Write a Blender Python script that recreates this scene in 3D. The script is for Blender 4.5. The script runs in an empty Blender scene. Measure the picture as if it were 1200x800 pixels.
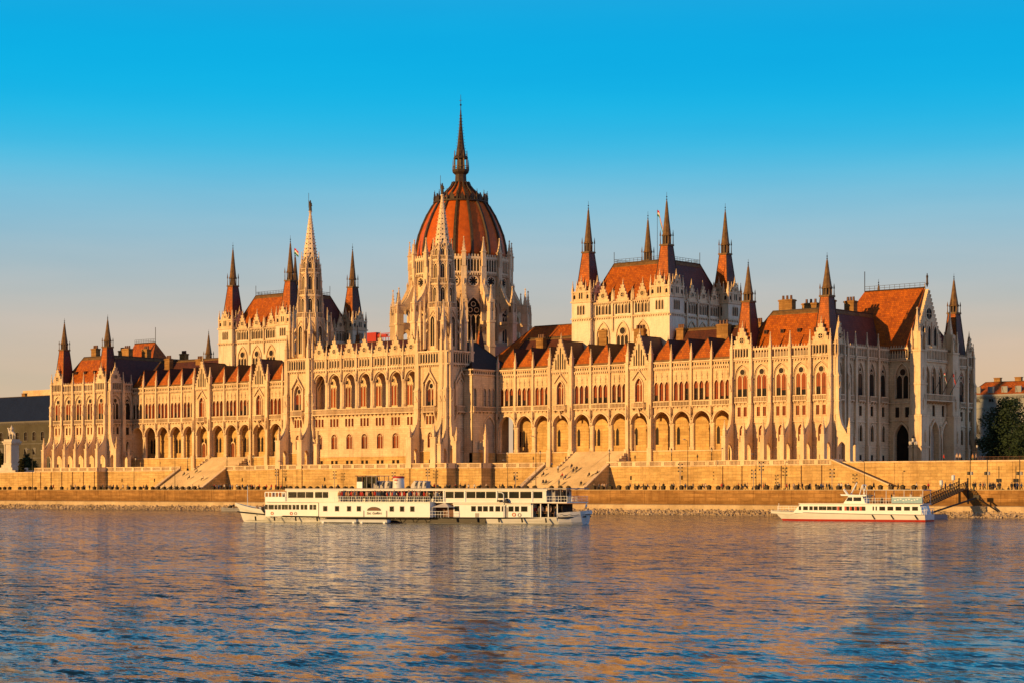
import bpy, math, random
from mathutils import Vector, noise
random.seed(7)
PI = math.pi
C = bpy.context.scene.collection
# ------------------------------------------------------------------ camera model (view over the river)
TH = math.radians(40.2416); FPX = 2405.17; CX, CY = 357.2, -370.0; HZ = 573.3
ST, CT = math.sin(TH), math.cos(TH)
WATER = -5.3
def at(x, Y):
    """world X where the sight line through column x of the photograph meets the plane Y"""
    u = (x - 600) / FPX; dx = -ST + u * CT; dy = CT + u * ST
    return CX + (Y - CY) / dy * dx
def zat(x, y, Y):
    u = (x - 600) / FPX; dy = CT + u * ST
    return (HZ - y) * ((Y - CY) / dy) / FPX

# ------------------------------------------------------------------ materials
MATS = {}
def nt_mat(name):
    m = bpy.data.materials.new(name); m.use_nodes = True
    nt = m.node_tree
    b = nt.nodes['Principled BSDF']
    return m, nt, b
def link(nt, a, b): nt.links.new(a, b)
def node(nt, t, **kw):
    n = nt.nodes.new(t)
    for k, v in kw.items(): setattr(n, k, v)
    return n
def ramp(nt, fac, stops):
    r = node(nt, 'ShaderNodeValToRGB')
    el = r.color_ramp.elements
    while len(el) < len(stops): el.new(0.5)
    for e, (p, c) in zip(el, stops): e.position = p; e.color = (*c, 1)
    link(nt, fac, r.inputs['Fac']); return r.outputs['Color']
def mix(nt, fac, a, b, mode='MIX'):
    m = node(nt, 'ShaderNodeMix', data_type='RGBA', blend_type=mode)
    for sock, v in ((m.inputs[0], fac), (m.inputs[6], a), (m.inputs[7], b)):
        if hasattr(v, 'is_linked'): link(nt, v, sock)
        elif isinstance(v, (int, float)): sock.default_value = v
        else: sock.default_value = (*v, 1)
    return m.outputs[2]
def pos(nt, scale=(1, 1, 1)):
    g = node(nt, 'ShaderNodeNewGeometry'); mp = node(nt, 'ShaderNodeMapping')
    mp.inputs['Scale'].default_value = scale
    link(nt, g.outputs['Position'], mp.inputs['Vector']); return mp.outputs['Vector']
def noise_n(nt, vec, scale, detail=4, rough=0.6):
    n = node(nt, 'ShaderNodeTexNoise'); n.inputs['Scale'].default_value = scale
    n.inputs['Detail'].default_value = detail; n.inputs['Roughness'].default_value = rough
    link(nt, vec, n.inputs['Vector']); return n.outputs['Fac']
def bump(nt, b, h, strength, dist):
    n = node(nt, 'ShaderNodeBump'); n.inputs['Strength'].default_value = strength
    n.inputs['Distance'].default_value = dist
    link(nt, h, n.inputs['Height']); link(nt, n.outputs['Normal'], b.inputs['Normal'])
def wallvec(nt, s=1.0):
    """a vector that runs along a wall whatever way it faces: (x+y, z)"""
    g = node(nt, 'ShaderNodeNewGeometry'); sp = node(nt, 'ShaderNodeSeparateXYZ')
    link(nt, g.outputs['Position'], sp.inputs[0])
    ad = node(nt, 'ShaderNodeMath', operation='ADD'); link(nt, sp.outputs['X'], ad.inputs[0]); link(nt, sp.outputs['Y'], ad.inputs[1])
    cb = node(nt, 'ShaderNodeCombineXYZ'); link(nt, ad.outputs[0], cb.inputs['X']); link(nt, sp.outputs['Z'], cb.inputs['Y'])
    return cb.outputs[0]
def stone(name, c1, c2, soot=(0.12, 0.09, 0.06), blocks=None, soot_amt=0.55, mortar=None, stain=True, damp=None, corner_shade=0, tone=0.78, bed=0):
    m, nt, b = nt_mat(name)
    p = pos(nt)
    n1 = noise_n(nt, p, 0.35, 6, 0.65)
    col = ramp(nt, n1, [(0.3, c1), (0.7, c2)])
    if blocks:
        br = node(nt, 'ShaderNodeTexBrick'); link(nt, wallvec(nt), br.inputs['Vector'])
        br.inputs['Scale'].default_value = 1.0; br.inputs['Brick Width'].default_value = blocks[0]
        br.inputs['Row Height'].default_value = blocks[1]; br.inputs['Mortar Size'].default_value = blocks[2]
        br.inputs['Color1'].default_value = (tone, tone * .985, tone * .965, 1); br.inputs['Color2'].default_value = (1.0, 1.0, 1.0, 1)
        br.inputs['Mortar'].default_value = (*(mortar or (0.55, 0.55, 0.55)), 1)
        br.inputs['Bias'].default_value = 0.1
        col = mix(nt, 0.75, col, br.outputs['Color'], 'MULTIPLY')
    # streaks that run down the wall
    n2 = noise_n(nt, pos(nt, (0.9, 0.9, 0.09)), 1.0, 5, 0.7)
    st = ramp(nt, n2, [(0.5, (0, 0, 0)), (0.72, (1, 1, 1))])
    if stain:
        sm = node(nt, 'ShaderNodeMath', operation='MULTIPLY'); sm.inputs[1].default_value = soot_amt
        link(nt, st, sm.inputs[0])
        col = mix(nt, sm.outputs[0], col, soot)
    if damp:      # tide marks and damp at the foot of the wall
        g = node(nt, 'ShaderNodeNewGeometry'); s3 = node(nt, 'ShaderNodeSeparateXYZ'); link(nt, g.outputs['Position'], s3.inputs[0])
        ad = node(nt, 'ShaderNodeMath', operation='MULTIPLY_ADD'); link(nt, noise_n(nt, pos(nt, (.35, .35, .8)), 1.0, 5, .7), ad.inputs[0]); ad.inputs[1].default_value = -2.6; link(nt, s3.outputs['Z'], ad.inputs[2])
        mr = node(nt, 'ShaderNodeMapRange'); link(nt, ad.outputs[0], mr.inputs['Value']); mr.inputs['From Min'].default_value = damp[1] - 1.3; mr.inputs['From Max'].default_value = damp[0] - 1.3; mr.inputs['To Max'].default_value = .75
        col = mix(nt, mr.outputs[0], col, tuple(c * .45 for c in c1))
    if bed:       # beds of darker and lighter stone along the courses
        col = mix(nt, bed, col, ramp(nt, noise_n(nt, pos(nt, (.22, .22, 1.7)), 1.0, 5, .7), [(.34, (.5, .45, .42)), (.62, (1.12, 1.1, 1.06))]), 'MULTIPLY')
    nbig = noise_n(nt, p, 0.11, 4, 0.6)
    col = mix(nt, 0.8, col, ramp(nt, nbig, [(0.32, (0.82, 0.77, 0.71)), (0.60, (1.10, 1.09, 1.06))]), 'MULTIPLY')
    n3 = noise_n(nt, p, 3.0, 3, 0.6)
    col = mix(nt, 0.35, col, ramp(nt, n3, [(0.3, (0.6, 0.6, 0.6)), (0.75, (1.15, 1.1, 1.05))]), 'MULTIPLY')
    if corner_shade:     # occlusion shading painted into the carved corners for contrast, along with soot
        ao = node(nt, 'ShaderNodeAmbientOcclusion', samples=4); ao.inputs['Distance'].default_value = corner_shade
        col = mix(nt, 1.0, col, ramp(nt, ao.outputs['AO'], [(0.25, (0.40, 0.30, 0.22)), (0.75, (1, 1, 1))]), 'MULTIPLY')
    link(nt, col, b.inputs['Base Color']); b.inputs['Roughness'].default_value = 0.9
    b.inputs['Specular IOR Level'].default_value = 0.15
    bump(nt, b, n3, 0.5, 0.06)
    MATS[name] = m; return m
def plain(name, col, rough=0.6, metal=0.0, var=0.25, scale=2.0, spec=0.3, em=None):
    m, nt, b = nt_mat(name)
    n1 = noise_n(nt, pos(nt), scale, 4, 0.6)
    lo = tuple(c * (1 - var) for c in col); hi = tuple(min(1, c * (1 + var)) for c in col)
    link(nt, ramp(nt, n1, [(0.3, lo), (0.7, hi)]), b.inputs['Base Color'])
    b.inputs['Roughness'].default_value = rough; b.inputs['Metallic'].default_value = metal
    b.inputs['Specular IOR Level'].default_value = spec
    MATS[name] = m; return m
def tiles(name, c1, c2, row=0.45, rough=0.55, spec=0.35):
    m, nt, b = nt_mat(name)
    br = node(nt, 'ShaderNodeTexBrick'); link(nt, wallvec(nt), br.inputs['Vector'])
    br.inputs['Scale'].default_value = 1.0; br.inputs['Brick Width'].default_value = 0.5
    br.inputs['Row Height'].default_value = row; br.inputs['Mortar Size'].default_value = 0.03
    br.inputs['Color1'].default_value = (*c1, 1); br.inputs['Color2'].default_value = (*c2, 1)
    br.inputs['Mortar'].default_value = (*(c * 0.45 for c in c1), 1)
    n1 = noise_n(nt, pos(nt), 0.5, 5, 0.7)
    col = mix(nt, 0.6, br.outputs['Color'], ramp(nt, n1, [(0.3, (0.45, 0.42, 0.45)), (0.7, (1.25, 1.2, 1.0))]), 'MULTIPLY')
    n2 = noise_n(nt, pos(nt, (1, 1, 0.12)), 1.6, 4, 0.7)
    col = mix(nt, 0.5, col, ramp(nt, n2, [(0.35, (0.55, 0.5, 0.5)), (0.6, (1, 1, 1))]), 'MULTIPLY')
    link(nt, col, b.inputs['Base Color']); b.inputs['Roughness'].default_value = rough
    b.inputs['Specular IOR Level'].default_value = spec
    bump(nt, b, br.outputs['Fac'], 0.4, -0.05)
    MATS[name] = m; return m
def windowglass(name, cols, rough=0.2):
    """panes with curtains and blinds behind them: each window object gets its own tone"""
    m, nt, b = nt_mat(name)
    oi = node(nt, 'ShaderNodeObjectInfo')
    g = node(nt, 'ShaderNodeNewGeometry'); sp = node(nt, 'ShaderNodeSeparateXYZ'); link(nt, g.outputs['Position'], sp.inputs[0])
    n1 = noise_n(nt, pos(nt, (0.7, 0.7, 0.45)), 1.0, 2, 0.5)
    ad = node(nt, 'ShaderNodeMath', operation='ADD'); link(nt, oi.outputs['Random'], ad.inputs[0]); link(nt, n1, ad.inputs[1])
    sc = node(nt, 'ShaderNodeMath', operation='MULTIPLY'); link(nt, ad.outputs[0], sc.inputs[0]); sc.inputs[1].default_value = 0.55
    link(nt, ramp(nt, sc.outputs[0], [(0.15 + 0.7 * i / max(1, len(cols) - 1), c) for i, c in enumerate(cols)]), b.inputs['Base Color'])
    b.inputs['Roughness'].default_value = rough; b.inputs['Specular IOR Level'].default_value = 0.18
    MATS[name] = m; return m

stone('limestone', (0.85, 0.64, 0.40), (0.95, 0.76, 0.50), soot=(0.42, 0.29, 0.18), blocks=(1.1, 0.5, 0.02), soot_amt=0.62, corner_shade=1.2, tone=0.82)
stone('limestone_smooth', (0.84, 0.74, 0.57), (0.93, 0.84, 0.67), soot=(0.45, 0.34, 0.22), soot_amt=0.5, corner_shade=1.2)
stone('limestone_trim', (0.83, 0.63, 0.41), (0.95, 0.77, 0.53), soot=(0.36, 0.25, 0.15), soot_amt=0.62, corner_shade=0.8)
stone('limestone_grey', (0.48, 0.42, 0.34), (0.64, 0.56, 0.45), soot=(0.24, 0.20, 0.15), blocks=(1.1, 0.5, 0.012), soot_amt=0.5)
stone('ashlar', (0.70, 0.48, 0.19), (0.90, 0.64, 0.29), soot=(0.34, 0.20, 0.08), blocks=(2.0, 0.66, 0.05), soot_amt=0.5, tone=0.70, bed=0.42)
stone('quay_stone', (0.40, 0.22, 0.075), (0.54, 0.32, 0.12), soot=(0.22, 0.11, 0.04), blocks=(2.8, 0.8, 0.06), soot_amt=0.8, tone=0.60, bed=0.6, damp=(-3.1, -1.6))
stone('ledge_stone', (0.56, 0.43, 0.25), (0.70, 0.56, 0.36), soot=(0.40, 0.29, 0.17), blocks=(3.0, 2.0, 0.02), soot_amt=0.3)
stone('paving', (0.36, 0.30, 0.22), (0.46, 0.39, 0.29), soot=(0.25, 0.2, 0.14), blocks=(1.2, 0.6, 0.02), soot_amt=0.2)
stone('step_stone', (0.56, 0.44, 0.28), (0.70, 0.56, 0.38), soot=(0.38, 0.29, 0.19), soot_amt=0.25)
stone('rock', (0.34, 0.26, 0.17), (0.66, 0.53, 0.37), soot=(0.10, 0.08, 0.05), soot_amt=0.4)
stone('marble', (0.62, 0.56, 0.48), (0.76, 0.70, 0.61), soot=(0.35, 0.3, 0.26), soot_amt=0.3)
tiles('roof_tile', (0.66, 0.172, 0.005), (0.43, 0.098, 0.005))
tiles('roof_tile_shade', (0.17, 0.058, 0.045), (0.12, 0.046, 0.040))  # darker copy of roof_tile: shade put into the colour of south-facing slopes
tiles('roof_dark', (0.14, 0.040, 0.018), (0.10, 0.032, 0.018))
tiles('slate', (0.060, 0.040, 0.032), (0.042, 0.030, 0.026))
tiles('slate_blue', (0.016, 0.025, 0.060), (0.012, 0.020, 0.050))
plain('copper', (0.17, 0.092, 0.03), 0.6, 0.0, 0.4, 1.2)
plain('copper_dark', (0.065, 0.040, 0.022), 0.6, 0.0, 0.4, 1.5)
plain('dome_tile', (0.56, 0.112, 0.008), 0.5, 0.0, 0.22, 0.7)
plain('rib_metal', (0.075, 0.055, 0.028), 0.5, 0.0, 0.4, 1.5)
plain('iron', (0.025, 0.022, 0.020), 0.5, 0.0, 0.3, 3)
plain('dark_void', (0.018, 0.013, 0.010), 0.9, 0.0, 0.3, 1)
plain('door_wood', (0.22, 0.060, 0.014), 0.6, 0.0, 0.3, 2)
plain('bronze', (0.060, 0.040, 0.022), 0.5, 0.3, 0.3, 2)
plain('white_paint', (0.72, 0.79, 0.86), 0.35, 0.0, 0.05, 0.6, 0.45)
plain('cream_paint', (0.72, 0.74, 0.73), 0.4, 0.0, 0.06, 0.6, 0.4)
plain('grey_paint', (0.30, 0.30, 0.32), 0.45, 0.0, 0.12, 0.8)
plain('deck_grey', (0.24, 0.23, 0.22), 0.8, 0.0, 0.2, 1.0)
plain('deck_wood', (0.22, 0.12, 0.06), 0.8, 0.0, 0.25, 1.5)
plain('black_paint', (0.012, 0.012, 0.013), 0.45, 0.0, 0.2, 2)
plain('red_paint', (0.45, 0.03, 0.015), 0.45, 0.0, 0.15, 1.5)
plain('orange_paint', (0.62, 0.14, 0.02), 0.5, 0.0, 0.1, 2)
plain('brown_paint', (0.14, 0.05, 0.025), 0.5, 0.0, 0.2, 2)
plain('canvas_white', (0.66, 0.62, 0.56), 0.8, 0.0, 0.08, 1.5)
plain('canvas_dark', (0.05, 0.055, 0.065), 0.8, 0.0, 0.2, 1.5)
plain('blue_banner', (0.30, 0.50, 0.60), 0.6, 0.0, 0.1, 2)
plain('flag_red', (0.55, 0.02, 0.03), 0.8); plain('flag_white', (0.75, 0.74, 0.72), 0.8, var=0.03); plain('flag_green', (0.02, 0.16, 0.05), 0.8)
plain('asphalt', (0.055, 0.052, 0.048), 0.9, 0.0, 0.2, 1.5)
plain('skin', (0.50, 0.29, 0.19), 0.6, var=0.1); plain('hair', (0.03, 0.02, 0.014), 0.7)
plain('leaf_low', (0.02, 0.03, 0.012), 0.8); plain('tyre', (0.012, 0.012, 0.012), 0.8); plain('chrome', (0.4, 0.4, 0.4), 0.3, 0.8)
for i, c in enumerate([(0.02, 0.02, 0.024), (0.05, 0.05, 0.055), (0.10, 0.10, 0.11), (0.018, 0.025, 0.05), (0.30, 0.02, 0.015), (0.45, 0.45, 0.44), (0.22, 0.22, 0.23)]):
    plain('car_%d' % i, c, 0.25, 0.0, 0.05, 1, 0.5)
for i, c in enumerate([(0.03, 0.03, 0.035), (0.45, 0.04, 0.03), (0.62, 0.60, 0.56), (0.05, 0.08, 0.18), (0.20, 0.19, 0.18), (0.42, 0.22, 0.10), (0.12, 0.14, 0.08), (0.55, 0.40, 0.30)]):
    plain('cloth_%d' % i, c, 0.85, 0.0, 0.12, 4)
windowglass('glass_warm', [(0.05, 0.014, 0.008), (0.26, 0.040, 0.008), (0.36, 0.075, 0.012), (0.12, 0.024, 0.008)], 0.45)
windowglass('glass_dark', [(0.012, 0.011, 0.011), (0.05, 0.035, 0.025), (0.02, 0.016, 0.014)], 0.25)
windowglass('boat_glass', [(0.008, 0.010, 0.010), (0.018, 0.024, 0.018), (0.034, 0.036, 0.024), (0.012, 0.014, 0.014)], 0.12)
plain('clear_glass', (0.02, 0.025, 0.025), 0.08, 0, 0.2, 1, 0.5)

# ------------------------------------------------------------------ mesh collector
ORG = {}
class MB:
    """collects faces in a facade frame (u along the wall, w inwards, z up) and links them as one mesh object"""
    def __init__(s, mat='limestone', fr=(0, 0, 0)):
        s.f = []; s.m = mat; s.fr(fr)
    def fr(s, fr):
        s.ox, s.oy, a = fr[:3]; a = math.radians(a); s.ca, s.sa = math.cos(a), math.sin(a); return s
    def mat(s, m): s.m = m; return s
    def P(s, p):
        u, w, z = p
        return (s.ox + u * s.ca - w * s.sa, s.oy + u * s.sa + w * s.ca, z)
    def face(s, pts): s.f.append((tuple(s.P(p) for p in pts), s.m))
    def box(s, u0, u1, w0, w1, z0, z1, skip=''):
        a = [(u0, w0), (u1, w0), (u1, w1), (u0, w1)]
        for i in range(4):
            p, q = a[i], a[(i + 1) % 4]
            s.face([(*p, z0), (*q, z0), (*q, z1), (*p, z1)])
        if 't' not in skip: s.face([(*p, z1) for p in a])
        if 'b' not in skip: s.face([(*p, z0) for p in reversed(a)])
    def quad(s, a, b, c, d): s.face([a, b, c, d])
    def extr_u(s, prof, u0, u1):
        """profile of (w,z) points swept from u0 to u1"""
        n = len(prof)
        s.face([(u0, *p) for p in prof]); s.face([(u1, *p) for p in reversed(prof)])
        for i in range(n):
            p, q = prof[i], prof[(i + 1) % n]
            s.face([(u0, *p), (u1, *p), (u1, *q), (u0, *q)])
    def extr_w(s, prof, w0, w1, back=True):
        """profile of (u,z) points swept inwards"""
        n = len(prof)
        s.face([(p[0], w0, p[1]) for p in prof])
        if back: s.face([(p[0], w1, p[1]) for p in reversed(prof)])
        for i in range(n):
            p, q = prof[i], prof[(i + 1) % n]
            s.face([(p[0], w0, p[1]), (p[0], w1, p[1]), (q[0], w1, q[1]), (q[0], w0, q[1])])
    def lathe(s, u, w, prof, n=12, rot=0.0, cap=True):
        rings = []
        for r, z in prof:
            rings.append([(u + r * math.cos(2 * PI * k / n + rot), w + r * math.sin(2 * PI * k / n + rot), z) for k in range(n)])
        for i in range(len(prof) - 1):
            A, B = rings[i], rings[i + 1]
            for k in range(n):
                l = (k + 1) % n
                if prof[i + 1][0] < 1e-4: s.face([A[k], A[l], B[0]])
                elif prof[i][0] < 1e-4: s.face([A[0], B[l], B[k]])
                else: s.face([A[k], A[l], B[l], B[k]])
        if cap:
            if prof[0][0] > 1e-4: s.face(list(reversed(rings[0])))
            if prof[-1][0] > 1e-4: s.face(rings[-1])
    def bar(s, p, q, r, n=5, r2=None):
        p, q = Vector(p), Vector(q); d = (q - p)
        if d.length < 1e-6: return
        d.normalize(); a = d.orthogonal().normalized(); b = d.cross(a)
        r2 = r if r2 is None else r2
        A = [tuple(p + (a * math.cos(2 * PI * k / n) + b * math.sin(2 * PI * k / n)) * r) for k in range(n)]
        B = [tuple(q + (a * math.cos(2 * PI * k / n) + b * math.sin(2 * PI * k / n)) * r2) for k in range(n)]
        for k in range(n): s.face([A[k], A[(k + 1) % n], B[(k + 1) % n], B[k]])
        s.face(A[::-1]); s.face(B)
    def build(s, name, parent=None, kind=None, label=None, smooth=False, origin=None):
        idx = {}; V = []; F = []; MI = []; names = []
        for pts, m in s.f:
            ids = []
            for p in pts:
                k = (round(p[0], 3), round(p[1], 3), round(p[2], 3))
                if k not in idx: idx[k] = len(V); V.append(k)
                if idx[k] not in ids: ids.append(idx[k])
            if len(ids) < 3: continue
            if m not in names: names.append(m)
            F.append(ids); MI.append(names.index(m))
        if not V: return None
        if origin is None:
            xs, ys, zs = zip(*V)
            origin = ((min(xs) + max(xs)) / 2, (min(ys) + max(ys)) / 2, min(zs))
        me = bpy.data.meshes.new(name)
        me.from_pydata([(x - origin[0], y - origin[1], z - origin[2]) for x, y, z in V], [], F)
        me.polygons.foreach_set('material_index', MI)
        for m in names: me.materials.append(MATS[m])
        if smooth: me.polygons.foreach_set('use_smooth', [True] * len(F))
        me.update()
        o = bpy.data.objects.new(name, me); C.objects.link(o)
        po = ORG.get(parent.name, (0, 0, 0)) if parent else (0, 0, 0)
        o.parent = parent; o.location = tuple(a - b for a, b in zip(origin, po))
        ORG[o.name] = origin
        if kind: o['kind'] = kind
        if label: o['label'] = label
        return o
def tag(o, label, cat, group=None, kind=None):
    o['label'] = label; o['category'] = cat
    if group: o['group'] = group
    if kind: o['kind'] = kind
    return o
def thing(name, loc, label, cat, group=None):
    o = bpy.data.objects.new(name, None); C.objects.link(o); o.location = loc; o.empty_display_size = 0.5
    ORG[o.name] = tuple(loc)
    return tag(o, label, cat, group)
def dup(o, loc, rotz=0.0, parent=None):
    """a copy of a thing with its parts and sub-parts"""
    c = o.copy(); C.objects.link(c); c.parent = parent; c.location = loc
    if parent is None: c.rotation_euler = (0, 0, rotz)
    for ch in list(o.children): dup(ch, ch.location.copy(), 0, c)
    return c

# ------------------------------------------------------------------ architectural vocabulary
def arch(uc, hw, zsp, zap, n=6):
    """curve of an arch, left springing to right springing; pointed when it is taller than half its width"""
    h = zap - zsp; pts = []
    if h > hw * 1.02:
        R = (hw * hw + h * h) / (2 * hw); ta = math.atan2(h, R - hw)
        L = [(uc - hw + R - R * math.cos(ta * i / n), zsp + R * math.sin(ta * i / n)) for i in range(n + 1)]
        pts = L + [(2 * uc - u, z) for u, z in reversed(L[:-1])]
    elif h < 1e-3: pts = [(uc - hw, zsp), (uc + hw, zsp)]
    else:
        m = 2 * n
        pts = [(uc - hw * math.cos(PI * i / m), zsp + h * math.sin(PI * i / m)) for i in range(m + 1)]
    return pts
def panel(mb, u0, u1, z0, z1, ops, w=0.0, rev=0.4):
    """a wall strip with arched or square openings (uc, half width, sill, springing, apex) and their reveals"""
    if not ops:
        mb.face([(u0, w, z0), (u1, w, z0), (u1, w, z1), (u0, w, z1)]); return
    cuts = [u0] + [(a[0] + a[1] + b[0] - b[1]) / 2 for a, b in zip(ops, ops[1:])] + [u1]
    for (uc, hw, zs, zsp, zap), a, b in zip(ops, cuts, cuts[1:]):
        l, r = uc - hw, uc + hw
        mb.face([(a, w, z0), (l, w, z0), (l, w, z1), (a, w, z1)])
        mb.face([(r, w, z0), (b, w, z0), (b, w, z1), (r, w, z1)])
        if zs > z0 + 1e-3: mb.face([(l, w, z0), (r, w, z0), (r, w, zs), (l, w, zs)])
        ap = arch(uc, hw, zsp, zap)
        for p, q in zip(ap, ap[1:]): mb.face([(p[0], w, p[1]), (q[0], w, q[1]), (q[0], w, z1), (p[0], w, z1)])
        loop = [(l, zs)] + ap + [(r, zs)]
        for p, q in zip(loop, loop[1:] + loop[:1]):
            if rev and not (p == q): mb.face([(p[0], w, p[1]), (p[0], w + rev, p[1]), (q[0], w + rev, q[1]), (q[0], w, q[1])])
def trim(mb, uc, hw, zs, zsp, zap, t, w0, w1, legs=True):
    """a raised moulding round an opening"""
    a = arch(uc, hw, zsp, zap); b = arch(uc, hw + t, zsp, zap + t * (1.25 if zap - zsp > hw else 1.0))
    if legs: a = [(uc - hw, zs)] + a + [(uc + hw, zs)]; b = [(uc - hw - t, zs)] + b + [(uc + hw + t, zs)]
    for p, q, r, s_ in zip(a, a[1:], b, b[1:]):
        mb.face([(p[0], w0, p[1]), (q[0], w0, q[1]), (s_[0], w0, s_[1]), (r[0], w0, r[1])])
        mb.face([(r[0], w0, r[1]), (s_[0], w0, s_[1]), (s_[0], w1, s_[1]), (r[0], w1, r[1])])
        mb.face([(p[0], w0, p[1]), (q[0], w0, q[1]), (q[0], w1, q[1]), (p[0], w1, p[1])])
def opening_face(mb, uc, hw, zs, zsp, zap, w):
    mb.face([(uc - hw, w, zs)] + [(p[0], w, p[1]) for p in arch(uc, hw, zsp, zap)] + [(uc + hw, w, zs)])
def disc(mb, uc, z, r, w, n=14):
    mb.face([(uc + r * math.cos(2 * PI * k / n), w, z + r * math.sin(2 * PI * k / n)) for k in range(n)])
def ring(mb, uc, z, r, t, w0, w1, n=14):
    for k in range(n):
        a, b = 2 * PI * k / n, 2 * PI * (k + 1) / n
        p = lambda q, an, w: (uc + q * math.cos(an), w, z + q * math.sin(an))
        mb.face([p(r, a, w0), p(r, b, w0), p(r + t, b, w0), p(r + t, a, w0)])
        mb.face([p(r + t, a, w0), p(r + t, b, w0), p(r + t, b, w1), p(r + t, a, w1)])
        mb.face([p(r, a, w0), p(r, b, w0), p(r, b, w1), p(r, a, w1)])
def pinnacle(mb, u, w, z0, zs, zt, r):
    mb.box(u - r, u + r, w - r, w + r, z0, zs)
    mb.box(u - r * 1.35, u + r * 1.35, w - r * 1.35, w + r * 1.35, zs - r * 0.4, zs)
    mb.lathe(u, w, [(r * 1.3, zs), (r * 0.75, zs + (zt - zs) * 0.35), (r * 0.22, zt - r * 0.9)], 4, PI / 4)
    mb.lathe(u, w, [(0.05, zt - r * 1.1), (r * 0.5, zt - r * 0.6), (0.03, zt)], 6)
    for k in range(1, 4):   # crockets
        t = k / 4.5; rr = r * (1.3 - 1.0 * t); z = zs + (zt - zs) * t * 0.9
        mb.box(u - rr * 0.95, u + rr * 0.95, w - 0.06, w + 0.06, z, z + 0.12)
        mb.box(u - 0.06, u + 0.06, w - rr * 0.95, w + rr * 0.95, z, z + 0.12)
def gable(mb, u0, u1, w0, w1, z0, zt, slits=0, rose=None, finial=True, steps=True):
    uc = (u0 + u1) / 2
    mb.extr_w([(u0, z0), (u1, z0), (uc, zt)], w0, w1)
    for sgn, a in ((-1, u0), (1, u1)):     # coping with crockets
        n = max(3, int((zt - z0) / 0.8))
        for i in range(n):
            t0, t1 = i / n, (i + 0.55) / n
            p = a + (uc - a) * t0; q = a + (uc - a) * t1
            z_0 = z0 + (zt - z0) * t0; z_1 = z0 + (zt - z0) * t1
            if steps: mb.box(min(p, q) - (0.14 if sgn < 0 else 0), max(p, q) + (0.14 if sgn > 0 else 0), w0 - 0.08, w0 + 0.22, z_0, z_1 + 0.1)
    if finial: pinnacle(mb, uc, (w0 + w1) / 2, zt - 0.5, zt + 0.1, zt + 1.3, 0.14)
    m = mb.m
    if slits:
        mb.mat('dark_void')
        k = slits; span = (u1 - u0) * 0.62
        for i in range(k):
            u = uc + (i - (k - 1) / 2) * span / k
            top = z0 + (zt - z0) * (1 - abs(u - uc) / ((u1 - u0) / 2)) * 0.72
            opening_face(mb, u, span / k * 0.27, z0 + 0.25, max(z0 + 0.5, top - 0.5), max(z0 + 0.8, top), w0 - 0.012)
        mb.mat(m)
    if rose:
        z, r = rose
        mb.mat('dark_void'); disc(mb, uc, z, r, w0 - 0.012); mb.mat(m)
        ring(mb, uc, z, r, r * 0.35, w0 - 0.1, w0)
        mb.box(uc - 0.05, uc + 0.05, w0 - 0.06, w0, z - r, z + r); mb.box(uc - r, uc + r, w0 - 0.06, w0, z - 0.05, z + 0.05)
def dwarf_gallery(mb, u0, u1, w, z0, z1, step=0.72, crest=True):
    """parapet of little open arches"""
    mb.box(u0, u1, w - 0.08, w + 0.3, z0, z0 + 0.3)
    mb.box(u0, u1, w - 0.10, w + 0.3, z1 - 0.38, z1)
    n = max(1, round((u1 - u0) / step)); s = (u1 - u0) / n
    for i in range(n + 1):
        u = u0 + i * s
        mb.box(max(u0, u - 0.11), min(u1, u + 0.11), w, w + 0.22, z0 + 0.3, z1 - 0.38, 'tb')
    for i in range(n):
        u = u0 + (i + 0.5) * s
        if crest: mb.lathe(u, w + 0.1, [(0.16, z1), (0.05, z1 + 0.5)], 4, PI / 4)
        for sg in (-1, 1):   # spandrels that round the heads of the little arches
            e = u + sg * s / 2
            mb.face([(e, w + 0.02, z1 - 0.38), (e - sg * s * 0.42, w + 0.02, z1 - 0.38), (e, w + 0.02, z1 - 0.85)])
def corbels(mb, u0, u1, w, z, step=0.8, h=0.35, d=0.25):
    n = max(1, round((u1 - u0) / step))
    for i in range(n):
        u = u0 + (i + 0.5) * (u1 - u0) / n
        mb.box(u - 0.14, u + 0.14, w - d, w, z - h, z)
def string(mb, u0, u1, w, z, h=0.25, d=0.18):
    mb.extr_u([(w - d, z), (w - d, z + h * 0.6), (w - d * 0.3, z + h), (w, z + h), (w, z - h * 0.3)], u0, u1)
# ================================================================== WORLD, SUN, CAMERA
SUN_EL, SUN_AZ = math.radians(9.5), math.radians(15)   # azimuth away from the facade normal, towards upstream (-X)
sdir = Vector((-math.sin(SUN_AZ) * math.cos(SUN_EL), -math.cos(SUN_AZ) * math.cos(SUN_EL), math.sin(SUN_EL)))
w = bpy.data.worlds.new('World'); C_scene = bpy.context.scene; C_scene.world = w; w.use_nodes = True
nt = w.node_tree; bg = nt.nodes['Background']
sky = node(nt, 'ShaderNodeTexSky', sky_type='NISHITA', sun_disc=False)
sky.sun_elevation = SUN_EL; sky.sun_rotation = math.atan2(sdir.x, sdir.y)
sky.air_density = 1.3; sky.dust_density = 1.6; sky.ozone_density = 3.0
tc = node(nt, 'ShaderNodeTexCoord'); sp = node(nt, 'ShaderNodeSeparateXYZ'); link(nt, tc.outputs['Generated'], sp.inputs[0])
grad = ramp(nt, sp.outputs['Z'], [(0.000, (0.740, 0.500, 0.300)), (0.045, (0.665, 0.505, 0.345)), (0.078, (0.580, 0.510, 0.430)), (0.112, (0.390, 0.530, 0.600)), (0.140, (0.190, 0.520, 0.710)), (0.163, (0.030, 0.490, 0.790)), (0.190, (0.000, 0.450, 0.810)), (0.235, (0.000, 0.390, 0.770)), (0.320, (0.060, 0.330, 0.650)), (0.500, (0.080, 0.125, 0.230)), (1.000, (0.100, 0.095, 0.120))])
grad.node.color_ramp.interpolation = 'B_SPLINE'
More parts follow.
